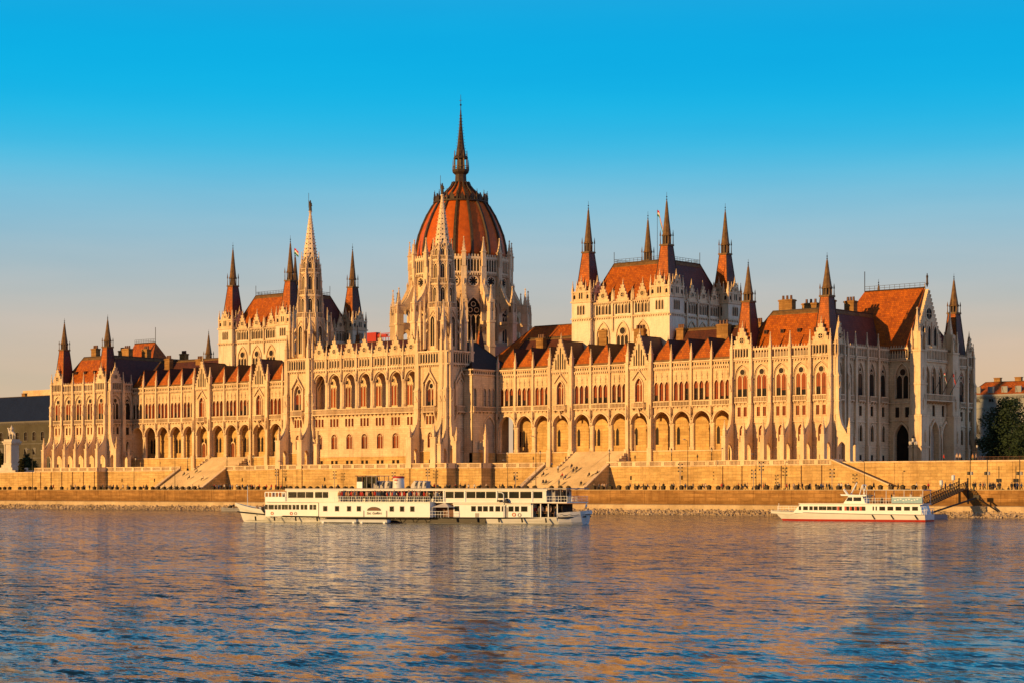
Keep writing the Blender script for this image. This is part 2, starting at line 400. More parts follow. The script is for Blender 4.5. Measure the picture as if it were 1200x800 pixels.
grad = mix(nt, 1.0, grad, (10, 10, 10), 'MULTIPLY')
# faint uneven haze
hz = noise_n(nt, tc.outputs['Generated'], 1.0, 5, .55); mpz = hz.node; mh = node(nt, 'ShaderNodeMapping'); mh.inputs['Scale'].default_value = (2.2, 2.2, 17); link(nt, tc.outputs['Generated'], mh.inputs['Vector']); link(nt, mh.outputs[0], mpz.inputs['Vector'])
grad = mix(nt, 1.0, grad, ramp(nt, hz, [(.3, (.88, .95, .98)), (.7, (1.18, 1.06, 1.015))]), 'MULTIPLY')
# the dust haze is warmer towards the south (+X)
az = node(nt, 'ShaderNodeMapRange'); link(nt, sp.outputs['X'], az.inputs['Value'])
az.inputs['From Min'].default_value = -0.9; az.inputs['From Max'].default_value = -0.3
low = node(nt, 'ShaderNodeMapRange'); link(nt, sp.outputs['Z'], low.inputs['Value'])
low.inputs['From Min'].default_value = 0.10; low.inputs['From Max'].default_value = 0.03
mul = node(nt, 'ShaderNodeMath', operation='MULTIPLY'); link(nt, az.outputs[0], mul.inputs[0]); link(nt, low.outputs[0], mul.inputs[1])
g2 = mix(nt, mul.outputs[0], grad, (1.16, 1.0, 0.84), 'MULTIPLY')
a2 = node(nt, 'ShaderNodeMapRange'); link(nt, sp.outputs['X'], a2.inputs['Value']); a2.inputs['From Min'].default_value = 0.15; a2.inputs['From Max'].default_value = 0.8
g3 = mix(nt, a2.outputs[0], g2, (1.85, 1.45, 1.6), 'MULTIPLY')
# the sunset side of the sky glows warmer
a3 = node(nt, 'ShaderNodeMapRange'); link(nt, sp.outputs['Y'], a3.inputs['Value']); a3.inputs['From Min'].default_value = -0.1; a3.inputs['From Max'].default_value = -0.6
g3 = mix(nt, a3.outputs[0], g3, (0.80, 0.56, 0.42), 'MULTIPLY')
link(nt, mix(nt, 0.98, sky.outputs[0], g3), bg.inputs['Color'])
bg.inputs['Strength'].default_value = 0.1
sl = bpy.data.lights.new('sun', 'SUN'); sl.energy = 5.0; sl.angle = math.radians(0.5); sl.color = (1.0, 0.572, 0.20)
so = bpy.data.objects.new('sun', sl); C.objects.link(so); so.rotation_euler = sdir.to_track_quat('Z', 'Y').to_euler(); so.location = (-200, -900, 300)
cam = bpy.data.cameras.new('camera'); co = bpy.data.objects.new('camera', cam); C.objects.link(co); C_scene.camera = co
co.location = (CX, CY, 0); co.rotation_euler = (PI / 2, 0, TH)
cam.lens = FPX / 1200 * 36; cam.sensor_width = 36; cam.sensor_fit = 'HORIZONTAL'
cam.shift_y = (HZ - 400) / 1200; cam.clip_end = 20000; cam.clip_start = 0.5
C_scene.view_settings.view_transform = 'Standard'; C_scene.view_settings.look = 'None'
C_scene.view_settings.exposure = 0; C_scene.view_settings.gamma = 1
C_scene.cycles.max_bounces = 6; C_scene.cycles.diffuse_bounces = 4; C_scene.cycles.glossy_bounces = 3
C_scene.cycles.caustics_reflective = False; C_scene.cycles.caustics_refractive = False

# ================================================================== WATER: a fan of real waves, finer towards the near bank
def water():
    m, nt, b = nt_mat('river_water')
    b.inputs['Base Color'].default_value = (0.006, 0.045, 0.085, 1)
    b.inputs['IOR'].default_value = 1.33; b.inputs['Specular IOR Level'].default_value = 0.5
    b.inputs['Roughness'].default_value = 0.09
    # ripples finer than the mesh: slopes taken straight from noise, so they do not fade with distance
    def slopes(scale, k, rot):
        g = node(nt, 'ShaderNodeNewGeometry'); mp = node(nt, 'ShaderNodeMapping'); mp.inputs['Scale'].default_value = scale; mp.inputs['Rotation'].default_value = (0, 0, rot)
        link(nt, g.outputs['Position'], mp.inputs['Vector'])
        n = node(nt, 'ShaderNodeTexNoise'); n.inputs['Scale'].default_value = 1; n.inputs['Detail'].default_value = 3; n.inputs['Roughness'].default_value = .62; link(nt, mp.outputs[0], n.inputs['Vector'])
        v = node(nt, 'ShaderNodeVectorMath', operation='MULTIPLY_ADD'); link(nt, n.outputs['Color'], v.inputs[0]); v.inputs[1].default_value = (k, k * .4, 0); v.inputs[2].default_value = (-k / 2, -k * .2, 0)
        rt = node(nt, 'ShaderNodeVectorRotate', rotation_type='Z_AXIS'); link(nt, v.outputs[0], rt.inputs['Vector']); rt.inputs['Angle'].default_value = math.atan2(CT, -ST)   # the wind blows straight across the river bend
        return rt.outputs[0]
    gn = noise_n(nt, pos(nt, (0.02, 0.03, 1)), 1.0, 3, .5)
    gm = node(nt, 'ShaderNodeMapRange'); link(nt, gn, gm.inputs['Value']); gm.inputs['From Min'].default_value = .35; gm.inputs['From Max'].default_value = .65; gm.inputs['To Min'].default_value = .42; gm.inputs['To Max'].default_value = 1.55
    va = node(nt, 'ShaderNodeVectorMath', operation='ADD'); link(nt, slopes((0.45, 1.15, 1), 1.7, TH), va.inputs[0]); link(nt, slopes((2.6, 5.6, 1), 1.75, TH + .3), va.inputs[1])
    # calmer water in the lee of the quay
    g = node(nt, 'ShaderNodeNewGeometry'); sp_ = node(nt, 'ShaderNodeSeparateXYZ'); link(nt, g.outputs['Position'], sp_.inputs[0])
    lm = node(nt, 'ShaderNodeMapRange'); link(nt, sp_.outputs['Y'], lm.inputs['Value']); lm.inputs['From Min'].default_value = -70; lm.inputs['From Max'].default_value = -25; lm.inputs['To Min'].default_value = 1; lm.inputs['To Max'].default_value = .9
    mu = node(nt, 'ShaderNodeMath', operation='MULTIPLY'); link(nt, gm.outputs[0], mu.inputs[0]); link(nt, lm.outputs[0], mu.inputs[1])
    vs = node(nt, 'ShaderNodeVectorMath', operation='SCALE'); link(nt, va.outputs[0], vs.inputs[0]); link(nt, mu.outputs[0], vs.inputs['Scale'])
    vn = node(nt, 'ShaderNodeVectorMath', operation='ADD'); link(nt, vs.outputs[0], vn.inputs[0]); link(nt, g.outputs['Normal'], vn.inputs[1])
    # where the mesh grows too coarse for its waves, the shading carries them
    fm = node(nt, 'ShaderNodeMapRange'); link(nt, sp_.outputs['Y'], fm.inputs['Value']); fm.inputs['From Min'].default_value = -320; fm.inputs['From Max'].default_value = -235
    vf = node(nt, 'ShaderNodeVectorMath', operation='SCALE'); link(nt, slopes((0.7, 1.7, 1), 1.9, TH - .2), vf.inputs[0]); link(nt, fm.outputs[0], vf.inputs['Scale'])
    vg = node(nt, 'ShaderNodeVectorMath', operation='ADD'); link(nt, vn.outputs[0], vg.inputs[0]); link(nt, vf.outputs[0], vg.inputs[1]); vn = vg
    nn = node(nt, 'ShaderNodeVectorMath', operation='NORMALIZE'); link(nt, vn.outputs[0], nn.inputs[0]); link(nt, nn.outputs[0], b.inputs['Normal'])
    MATS['river_water'] = m
    import numpy as np
    rng = np.random.default_rng(3)
    na = np.concatenate([np.linspace(-PI, -0.32, 50)[:-1], np.linspace(-0.32, 0.32, 620), np.linspace(0.32, PI, 50)[1:]])
    rr = [3.0]
    while rr[-1] < 620: rr.append(rr[-1] + max(0.22, rr[-1] ** 2 / 4200.0 * 0.55, 0.0))
    rr += [800, 1100, 1600, 2600, 4200]
    R = np.array(rr)
    A, RR = np.meshgrid(na, R)            # rows: distance, columns: angle from the viewing axis
    X = CX - RR * np.sin(TH + A); Y = CY + RR * np.cos(TH + A)
    Z = np.zeros_like(X)
    dr = np.gradient(R)[:, None]; da = np.gradient(na)[None, :] * RR
    cell = np.maximum(dr, np.minimum(da, 50))
    wind = math.radians(-52)
    for i in range(46):
        lam = 0.8 * (7 / 0.8) ** rng.random()
        th = wind + rng.normal(0, 0.38); k = 2 * PI / lam
        slope = 0.017 * (0.8 + 0.4 * rng.random()) * (1.0 if lam < 5 else 0.55)
        ph = rng.random() * 2 * PI
        fade = np.clip((lam / (cell * 2.6)) - 0.6, 0, 1)
        arg = k * (X * math.cos(th) + Y * math.sin(th)) + ph + 1.3 * np.sin(0.13 * X + i) + 1.1 * np.sin(0.11 * Y + 2 * i)
        Z += fade * slope / k * (np.sin(arg) + 0.25 * np.sin(2 * arg + 1.2))
    # gusts: patches of calmer and rougher water
    gust = 0.75 + 0.45 * np.sin(X * 0.021 + 0.9 * np.sin(Y * 0.03)) * np.sin(Y * 0.037 + 0.7 * np.sin(X * 0.017))
    # calmer in the lee of the quay
    lee = np.clip((-20 - Y) / 60.0, 0.3, 1)
    Z = Z * gust * lee + WATER
    nr, nc = X.shape
    keep = Y < -13.5
    V = np.stack([X, Y, Z], -1).reshape(-1, 3)
    ids = np.arange(nr * nc).reshape(nr, nc)
    q = np.stack([ids[:-1, :-1], ids[:-1, 1:], ids[1:, 1:], ids[1:, :-1]], -1).reshape(-1, 4)
    kf = (keep.reshape(-1)[q]).all(1)
    kf |= (V[q][:, :, 1] < 40).all(1) & ~kf & (V[q][:, :, 1].min(1) < -13.5)
    q = q[kf]
    used = np.unique(q); remap = np.full(nr * nc, -1); remap[used] = np.arange(len(used))
    V = V[used]; q = remap[q]
    me = bpy.data.meshes.new('water')
    me.vertices.add(len(V)); me.vertices.foreach_set('co', V.astype('f').ravel())
    me.loops.add(q.size); me.loops.foreach_set('vertex_index', q.astype('i').ravel())
    me.polygons.add(len(q)); me.polygons.foreach_set('loop_start', np.arange(0, q.size, 4, dtype='i'))
    me.polygons.foreach_set('loop_total', np.full(len(q), 4, dtype='i')); me.polygons.foreach_set('use_smooth', np.ones(len(q), dtype=bool))
    me.update(calc_edges=True); me.materials.append(m)
    o = bpy.data.objects.new('water', me); C.objects.link(o); o['kind'] = 'structure'
water()

# ================================================================== GROUND, QUAY, TERRACE
QZ = -0.28      # quay roadway
TZ = 5.2        # terrace and square
mb = MB('paving')
mb.box(-2500, 2500, -0.9, 6000, TZ - 6.5, TZ - 0.02)
o = mb.build('ground'); o['kind'] = 'structure'
mb = MB('asphalt'); mb.box(-1500, 1500, -13.2, -0.9, QZ - 2, QZ)
o = mb.build('quay_road'); o['kind'] = 'structure'
mb = MB('paving'); mb.box(-1500, 1500, -4.1, -0.9, QZ, QZ + 0.13)
o = mb.build('pavement'); o['kind'] = 'structure'
# lower embankment wall with coping
mb = MB('quay_stone'); mb.box(-1500, 1500, -14.0, -13.2, -3.1, -0.12)
mb.mat('ledge_stone'); mb.box(-1500, 1500, -14.12, -13.1, -0.12, 0.02)
for i in range(-40, 41): mb.mat('quay_stone').box(i * 9.3 - 0.35, i * 9.3 + 0.35, -14.06, -13.9, -3.1, -0.12)
tag(mb.build('quay_wall'), 'long brown stone quay wall between the river ledge and the quay road', 'wall')
mb = MB('ledge_stone')
mb.extr_u([(-15.5, -4.6), (-15.2, -3.2), (-14.0, -3.05), (-14.0, -6.5), (-15.5, -6.5)], -1500, 1500)
o = mb.build('bank_ledge'); o['kind'] = 'structure'
mb = MB('rock')
mb.extr_u([(-19.2, -5.9), (-15.4, -4.3), (-15.4, -7), (-19.2, -7)], -1500, 1500)
rk = random.Random(5)
for i in range(5200):
    x = rk.uniform(-165, 235) if i > 600 else rk.uniform(-400, 400)
    t = rk.random(); y = -19.0 + t * 3.6; z = -5.75 + t * 1.5
    r = rk.uniform(0.14, 0.42)
    c = Vector((x, y, z + r * 0.2)); pts = []
    ax = [Vector((rk.gauss(0, 1), rk.gauss(0, 1), rk.gauss(0, 1))).normalized() for _ in range(1)][0]
    a = ax.orthogonal().normalized(); bb = ax.cross(a)
    top = tuple(c + ax * r * rk.uniform(.6, 1)); bot = tuple(c - ax * r)
    ringp = [tuple(c + (a * math.cos(k * PI / 2.5) + bb * math.sin(k * PI / 2.5)) * r * rk.uniform(.75, 1.25)) for k in range(5)]
    for k in range(5):
        mb.face([ringp[k], ringp[(k + 1) % 5], top]); mb.face([ringp[(k + 1) % 5], ringp[k], bot])
o = mb.build('rubble_bank'); o['kind'] = 'stuff'

# terrace front: pieces of retaining wall with pilasters, cornice and a pierced parapet
def terrace_piece(name, label, x0, x1, Y, pil, ztop=6.35, ends=(True, True), zb=QZ - 0.1, back=-0.9):
    mb = MB('ashlar')
    mb.box(x0, x1, Y, back + 0.6, zb, ztop - 1.1)
    mb.box(x0 - 0.05, x1 + 0.05, Y - 0.14, Y + 0.4, zb, zb + 0.75)          # plinth
    mb.mat('limestone_trim'); mb.box(x0 - 0.05, x1 + 0.05, Y - 0.22, Y + 0.4, ztop - 1.25, ztop - 1.0)
    mb.box(x0 - 0.03, x1 + 0.03, Y - 0.16, Y + 0.32, ztop - 0.22, ztop)
    n = max(1, round((x1 - x0) / 3.9)); s = (x1 - x0) / n
    for i in range(n + 1):
        u = x0 + i * s
        mb.box(max(x0, u - 0.45), min(x1, u + 0.45), Y - 0.12, Y + 0.28, ztop - 1.0, ztop - 0.22)
        if i < n:
            k = int((s - 0.9) / 0.34)
            for j in range(k):
                uu = u + 0.45 + (j + 0.5) * (s - 0.9) / k
                mb.box(uu - 0.09, uu + 0.09, Y, Y + 0.18, ztop - 1.0, ztop - 0.22, 'tb')
    mb.mat('ashlar')
    for u in pil: mb.box(u - 0.62, u + 0.62, Y - 0.3, Y + 0.2, zb, ztop - 1.25)
    mb.mat('dark_void')
    for i in range(int((x1 - x0) / 14)):
        u = x0 + 7 + i * 14
        mb.box(u - 0.22, u + 0.22, Y - 0.01, Y + 0.1, 2.2, 3.1)
    for e, x in zip(ends, (x0, x1)):                                     # parapet returns
        if e:
            mb.mat('limestone_trim'); mb.box(x - 0.16, x + 0.16, Y + 0.4, back + 0.6, ztop - 1.25, ztop)
    return tag(mb.build(name), label, 'wall')
PB = 4.934; PX = 118.975
terrace_piece('terrace_wall', 'projecting golden terrace wall below the far left end pavilion', -PX - 14.6, -PX + 14.0, -4.6, [-PX + k * PB - PB / 2 for k in range(-2, 4)])
terrace_piece('terrace_wall', 'projecting golden terrace wall below the right end pavilion', PX - 14.0, PX + 15.3, -4.6, [PX + k * PB - PB / 2 for k in range(-2, 4)])
terrace_piece('terrace_wall', 'golden terrace wall in the middle, in front of the loggia and the two bell towers', -31.0, 31.0, -8.6, [-27.2, -18.6, 18.6, 27.2])
terrace_piece('terrace_wall', 'short golden terrace wall stepped back just right of the middle terrace', 31.0, 39.0, -5.2, [], ends=(False, True))
terrace_piece('terrace_wall', 'short golden terrace wall stepped back just left of the middle terrace', -39.0, -31.0, -5.2, [], ends=(True, False))
SL, SR = 55.3, 73.2
terrace_piece('terrace_wall', 'golden terrace wall between the middle terrace and the right river stairs', 39.0, SL, -1.4, [], ends=(False, False))
terrace_piece('terrace_wall', 'golden terrace wall between the right river stairs and the right end pavilion', SR, PX - 14.0, -1.4, [], ends=(False, False))
terrace_piece('terrace_wall', 'golden terrace wall between the left river stairs and the middle terrace', -SL, -39.0, -1.4, [], ends=(False, False))
terrace_piece('terrace_wall', 'golden terrace wall between the left end pavilion and the left river stairs', -PX + 14.0, -SR, -1.4, [], ends=(False, False))
# lower walls that carry on up and down the river
def plain_wall(label, x0, x1, Y, zt):
    mb = MB('ashlar'); mb.box(x0, x1, Y, Y + 1.2, QZ - 0.1, zt)
    mb.mat('limestone_trim'); mb.box(x0, x1, Y - 0.15, Y + 1.2, zt, zt + 0.25)
    mb.mat('ashlar')
    for i in range(int((x1 - x0) / 26)): mb.box(x0 + 13 + i * 26 - 0.3, x0 + 13 + i * 26 + 0.3, Y - 0.1, Y + 0.1, QZ, zt)
    return tag(mb.build('embankment_wall'), label, 'wall')
plain_wall('low golden embankment wall left of the building, below the statue on its pedestal', -700, -PX - 14.6, -2.2, TZ - 0.25)
plain_wall('golden embankment wall running right from the foot of the sloping ramp', PX + 15.3, 900, -2.2, TZ + 0.35)
# the ramp-stair that slopes down along the wall at the right corner
mb = MB('ashlar')
mb.extr_w([(PX + 15.32, QZ), (PX + 31.5, QZ), (PX + 31.5, QZ + 0.9), (PX + 29.5, QZ + 0.9), (PX + 15.32, TZ + 0.9)], -4.8, -4.4)
mb.mat('limestone_trim'); mb.extr_w([(PX + 15.32, TZ + 0.9), (PX + 29.5, QZ + 0.9), (PX + 29.5, QZ + 1.12), (PX + 15.32, TZ + 1.12)], -4.95, -4.3)
mb.mat('step_stone')
for i in range(34):
    x = PX + 15.3 + i * 0.42; mb.box(x, x + 0.42, -4.4, -2.3, QZ, TZ - 0.03 - i * 0.168)
tag(mb.build('ramp_stair'), 'narrow stair sloping down along the embankment wall at the right end pavilion', 'stairs')
# the two flights of river stairs
for sx, lab in ((-1, 'wide stone river stairs on the left, in the arcade left of the loggia'), (1, 'wide stone river stairs on the right with people sitting on the steps')):
    t = thing('river_stairs', (sx * (SL + SR) / 2, -6, QZ), lab, 'stairs')
    mb = MB('step_stone', (0, 0, 0)); n = 30
    a, b = (SL, SR) if sx > 0 else (-SR, -SL)
    for i in range(n):
        y0 = -10.4 + i * 0.30; z = QZ + (i + 1) * (TZ - QZ) / n
        mb.box(a, b, y0, y0 + 0.30, QZ - 0.1, z, 'b')
    mb.box(a, b, -1.4, 0.2, QZ, TZ + 0.002)
    mb.build('steps', t)
    for x, sg in ((a, -1), (b, 1)):
        m2 = MB('ashlar')
        x0, x1 = (x - 0.9, x) if sg < 0 else (x, x + 0.9)
        m2.extr_u([(-10.6, QZ - 0.1), (-1.4, QZ - 0.1), (-1.4, TZ + 0.6), (-10.0, QZ + 0.75), (-10.6, QZ + 0.75)], x0, x1)
        m2.mat('limestone_trim'); m2.extr_u([(-10.7, QZ + 0.75), (-10.0, QZ + 0.75), (-1.4, TZ + 0.6), (-1.4, TZ + 0.8), (-10.05, QZ + 0.97), (-10.7, QZ + 0.97)], x0 - 0.08, x1 + 0.08)
        m2.build('cheek_wall', t)
    # upper flight from the terrace to the arcade floor
    m3 = MB('step_stone')
    for i in range(18):
        y0 = 2.6 + i * 0.32; m3.box(a + 1.2, b - 1.2, y0, y0 + 0.32, TZ - 0.1, TZ + (i + 1) * 3.7 / 18, 'b')
    m3.build('upper_flight', t)
    for x in (a + 0.9, b - 1.2):
        m4 = MB('limestone_trim')
        for i in range(6): m4.box(x, x + 0.3, 2.6 + i * 0.96, 8.1, TZ + i * 0.62, TZ + 0.75 + i * 0.62)
        m4.build('stepped_parapet', t)
# ================================================================== THE PARLIAMENT
root = thing('parliament_building', (0, 30, TZ), 'vast pale stone parliament with red ribbed dome, spires and tiled roofs above the river', 'parliament building')
WARM, DARK = 'glass_warm', 'glass_dark'
B = TZ - 0.05

def win(par, fr, uc, w, hw, zs, zsp, zap, lights=1, glass=WARM, name='window', transom=None, heads=True):
    mb = MB(glass, fr); opening_face(mb, uc, hw, zs, zsp, zap, w)
    mb.mat('limestone_trim')
    lw = 2 * hw / lights
    for i in range(1, lights):
        u = uc - hw + i * lw; mb.box(u - 0.09, u + 0.09, w - 0.14, w + 0.02, zs, zsp + (zap - zsp) * (0.75 if lights == 2 else 0.4))
    if heads and lights > 1:
        for i in range(lights):
            u = uc - hw + (i + 0.5) * lw; trim(mb, u, lw / 2 - 0.1, zsp - 0.2, zsp - 0.1, zsp + lw * 0.45, 0.09, w - 0.1, w, False)
    mb.mat('brown_paint' if glass == WARM else 'black_paint')
    for i in range(lights):
        u = uc - hw + (i + 0.5) * lw; mb.box(u - 0.03, u + 0.03, w - 0.05, w, zs, zsp)
    for z in ([transom] if transom else [zs + (zsp - zs) * 0.38, zs + (zsp - zs) * 0.72]): mb.box(uc - hw, uc + hw, w - 0.05, w, z - 0.035, z + 0.035)
    return mb.build(name, par)
def tracery(par, fr, uc, w, hw, zs, zsp, zap, lights=2, glass=WARM, name='traceried_window'):
    """stone tracery plate filling a pointed opening: lancets below, a round eye above"""
    mb = MB('limestone_trim', fr); opening_face(mb, uc, hw, zs, zsp, zap, w)
    gw_ = hw * (0.74 if lights == 2 and hw > 1.6 else 1.0); lw = 2 * gw_ / lights; zt = zsp - 0.3
    for i in range(lights):
        u = uc - gw_ + (i + 0.5) * lw; l = lw / 2 - 0.12
        mb.mat(glass); opening_face(mb, u, l, zs + 0.1, zt - l * 0.6, zt + l * 0.9, w - 0.02)
        if random.random() < .92: mb.mat('dark_void'); zo = zs + (zt - zs) * random.choice([.42, .42, .40, .30]); mb.face([(u - l + .03, w - .03, zs + .12), (u + l - .03, w - .03, zs + .12), (u + l - .03, w - .03, zo), (u - l + .03, w - .03, zo)])
        mb.mat('limestone_trim'); trim(mb, u, l, zs + 0.1, zt - l * 0.6, zt + l * 0.9, 0.12, w - 0.16, w)
        mb.mat('black_paint'); mb.box(u - l, u + l, w - 0.05, w - 0.021, zs + (zt - zs) * 0.38, zs + (zt - zs) * 0.38 + 0.07)
        mb.box(u - 0.035, u + 0.035, w - 0.05, w - 0.021, zs + 0.1, zt)
    r = gw_ * 0.46; zc = zsp + (zap - zsp) * 0.34
    mb.mat('glass_dark'); disc(mb, uc, zc, r, w - 0.02)
    mb.mat('limestone_trim'); ring(mb, uc, zc, r, 0.13, w - 0.16, w)
    return mb.build(name, par)
def balcony(mb, u0, u1, w, z0, z1, d=0.45):
    mb.box(u0, u1, w - d - 0.08, w, z0, z0 + 0.22); mb.box(u0, u1, w - d - 0.06, w - d + 0.2, z1 - 0.2, z1)
    n = max(2, round((u1 - u0) / 0.42)); s = (u1 - u0) / n
    for i in range(n + 1):
        u = min(max(u0 + i * s, u0 + 0.07), u1 - 0.07); mb.box(u - 0.07, u + 0.07, w - d, w - d + 0.14, z0 + 0.22, z1 - 0.2, 'tb')
    n = max(2, round((u1 - u0) / 1.3))
    for i in range(n + 1):
        u = min(max(u0 + i * (u1 - u0) / n, u0 + 0.14), u1 - 0.14); mb.extr_u([(w - d, z0), (w, z0), (w, z0 - 0.6)], u - 0.13, u + 0.13)
def buttress(par, fr, u, depth=3.6, top=28.0, pin=33.6, z0=B, ftop=11.6, upz=17.2, t=0.5):
    mb = MB('limestone_trim', fr); d = depth
    mb.box(u - t, u + t, -0.85, 0.02, upz - 1.5, 24)
    mb.extr_u([(-0.85, 24), (-0.6, 24.7), (-0.6, top), (0.02, top), (0.02, 24)], u - t * 0.9, u + t * 0.9)
    mb.box(u - t * 1.15, u + t * 1.15, -0.98, 0.02, upz + 1.2, upz + 1.5); mb.box(u - t * 1.1, u + t * 1.1, -0.95, 0.02, 23.7, 24.0)
    # little canopied niche half way up
    mb.extr_w([(u - t * 0.8, 21.2), (u + t * 0.8, 21.2), (u, 22.6)], -1.02, -0.84)
    pinnacle(mb, u, -0.3, top, top + (pin - top) * 0.42, pin, 0.34)
    # foot, passage arch and swept flyer
    mb.box(u - t * 1.25, u + t * 1.25, -d, -d + 1.15, z0, ftop)
    mb.box(u - t * 1.4, u + t * 1.4, -d - 0.12, -d + 1.2, z0, z0 + 0.9); mb.box(u - t * 1.4, u + t * 1.4, -d - 0.1, -d + 1.2, ftop - 0.35, ftop)
    pinnacle(mb, u, -d + 0.5, ftop, ftop + 1.3, ftop + 3.4, 0.33)
    a = -d + 1.0; b = -0.45; m = (a + b) / 2; hw = (b - a) / 2
    ap = [(p[0], p[1]) for p in arch(m, hw, z0 + 3.1, z0 + 4.9)]
    mb.extr_u([(a - 0.2, z0 + 3.1)] + ap + [(0.02, z0 + 3.1), (0.02, upz + 0.6), (-0.85, upz), (-1.0, upz - 1.9), (-d * 0.42, upz - 3.6), (-d * 0.60, ftop + 1.0), (a - 0.2, ftop)], u - t * 0.85, u + t * 0.85)
    mb.box(u - t * 0.85, u + t * 0.85, -0.45, 0.02, z0, z0 + 3.1)
    return mb.build('buttress', par)
def pier_strip(mb, u, z0, z1, zp, t=0.28, d=0.42):
    mb.box(u - t, u + t, -d, 0.02, z0, z1); mb.box(u - t * 1.25, u + t * 1.25, -d - 0.1, 0.02, z1 - 0.3, z1)
    mb.extr_u([(-d, z0), (0, z0), (0, z0 - 0.8)], u - t, u + t)
    pinnacle(mb, u, -d / 2 + 0.1, z1, z1 + (zp - z1) * 0.4, zp, t * 0.95)
def figure(mb, u, w, z, h=1.7):
    """small carved statue on a bracket"""
    mb.lathe(u, w, [(0.05, z - 0.9), (0.3, z - 0.1), (0.3, z)], 6)
    mb.lathe(u, w, [(0.26, z), (0.2, z + h * 0.45), (0.27, z + h * 0.72), (0.1, z + h * 0.82), (0.13, z + h * 0.92), (0.03, z + h)], 7)

def pav_bay(mb, par, fr, uc, b, kind, glass, top='gallery'):
    u0, u1 = uc - b / 2, uc + b / 2
    # ground storey
    mb.mat('limestone'); panel(mb, u0, u1, B, 14.2, [(uc, 0.62, 10.3, 12.7, 13.9)], 0, 0.35)
    win(par, fr, uc, 0.3, 0.62, 10.3, 12.7, 13.9, 1, glass)
    mb.mat('limestone_trim'); trim(mb, uc, 0.62, 10.3, 12.7, 13.9, 0.22, -0.12, 0)
    mb.mat('dark_void'); mb.face([(uc - .4, -0.01, 6.2), (uc + .4, -0.01, 6.2), (uc + .4, -0.01, 7.4), (uc - .4, -0.01, 7.4)])
    mb.mat('limestone_trim'); mb.box(u0, u1, -0.25, 0, B, B + 0.8); string(mb, u0, u1, 0, 14.3); string(mb, u0, u1, 0, 9.0, 0.2, 0.12)
    # mezzanine
    ops = [(uc - 0.78, 0.40, 15.8, 17.8, 17.8), (uc + 0.78, 0.40, 15.8, 17.8, 17.8)] if kind == 2 else [(uc, 0.55, 15.7, 17.8, 17.8)]
    mb.mat('limestone'); panel(mb, u0, u1, 14.2, 18.6, ops, 0, 0.3)
    for o_ in ops:
        win(par, fr, o_[0], 0.26, o_[1], o_[2], o_[3], o_[4], 1, glass, 'small_window', heads=False)
        mb.mat('limestone_trim'); mb.box(o_[0] - o_[1] - 0.12, o_[0] + o_[1] + 0.12, -0.14, 0, 15.55, 15.7); mb.box(o_[0] - o_[1] - 0.12, o_[0] + o_[1] + 0.12, -0.12, 0, 17.95, 18.1)
    # main storey
    hw = 1.78 if kind == 2 else 1.15
    mb.mat('limestone'); panel(mb, u0, u1, 18.6, 28.0, [(uc, hw, 19.9, 24.5, 27.0)], 0, 0.3)
    tracery(par, fr, uc, 0.24, hw, 19.9, 24.5, 27.0, 2 if kind == 2 else 1, glass)
    mb.mat('limestone_trim'); trim(mb, uc, hw, 19.9, 24.5, 27.0, 0.12, -0.08, 0); trim(mb, uc, hw - 0.22, 24.3, 24.5, 26.6, 0.1, 0.1, 0.26, False)
    string(mb, u0, u1, 0, 18.6); balcony(mb, uc - min(hw, 1.5) - 0.2, uc + min(hw, 1.5) + 0.2, 0, 18.75, 20.0)
    # cornice
    string(mb, u0, u1, 0, 27.75, 0.3, 0.35); corbels(mb, u0, u1, 0, 27.7, 0.7, 0.35, 0.26)
    if top == 'gallery':
        g = MB('limestone_trim', fr); dwarf_gallery(g, u0 + 0.3, u1 - 0.3, -0.25, 28.05, 30.35); g.build('parapet', par)
        mb.mat('limestone_grey'); mb.box(u0, u1, 0.5, 0.9, 28, 29.5)
    else:
        g = MB('limestone', fr); g.box(u0 + 0.2, u1 - 0.2, -0.15, 0.5, 28.05, 30.6)
        g.mat('dark_void')
        for i in range(5):
            u = uc + (i - 2) * 0.72; opening_face(g, u, 0.2, 28.6, 30.0, 30.35, -0.165)
        g.mat('limestone_trim')
        for i in range(6):
            u = uc + (i - 2.5) * 0.72; g.box(u - 0.09, u + 0.09, -0.28, -0.15, 28.3, 30.4)
        g.box(u0 + 0.1, u1 - 0.1, -0.32, 0.5, 30.4, 30.65); g.box(u0 + 0.1, u1 - 0.1, -0.3, 0.5, 28.05, 28.35)
        g.mat('limestone'); gable(g, u0 + 0.25, u1 - 0.25, -0.15, 0.45, 30.65, 35.0, 0, (32.1, 0.55))
        g.build('gable', par)

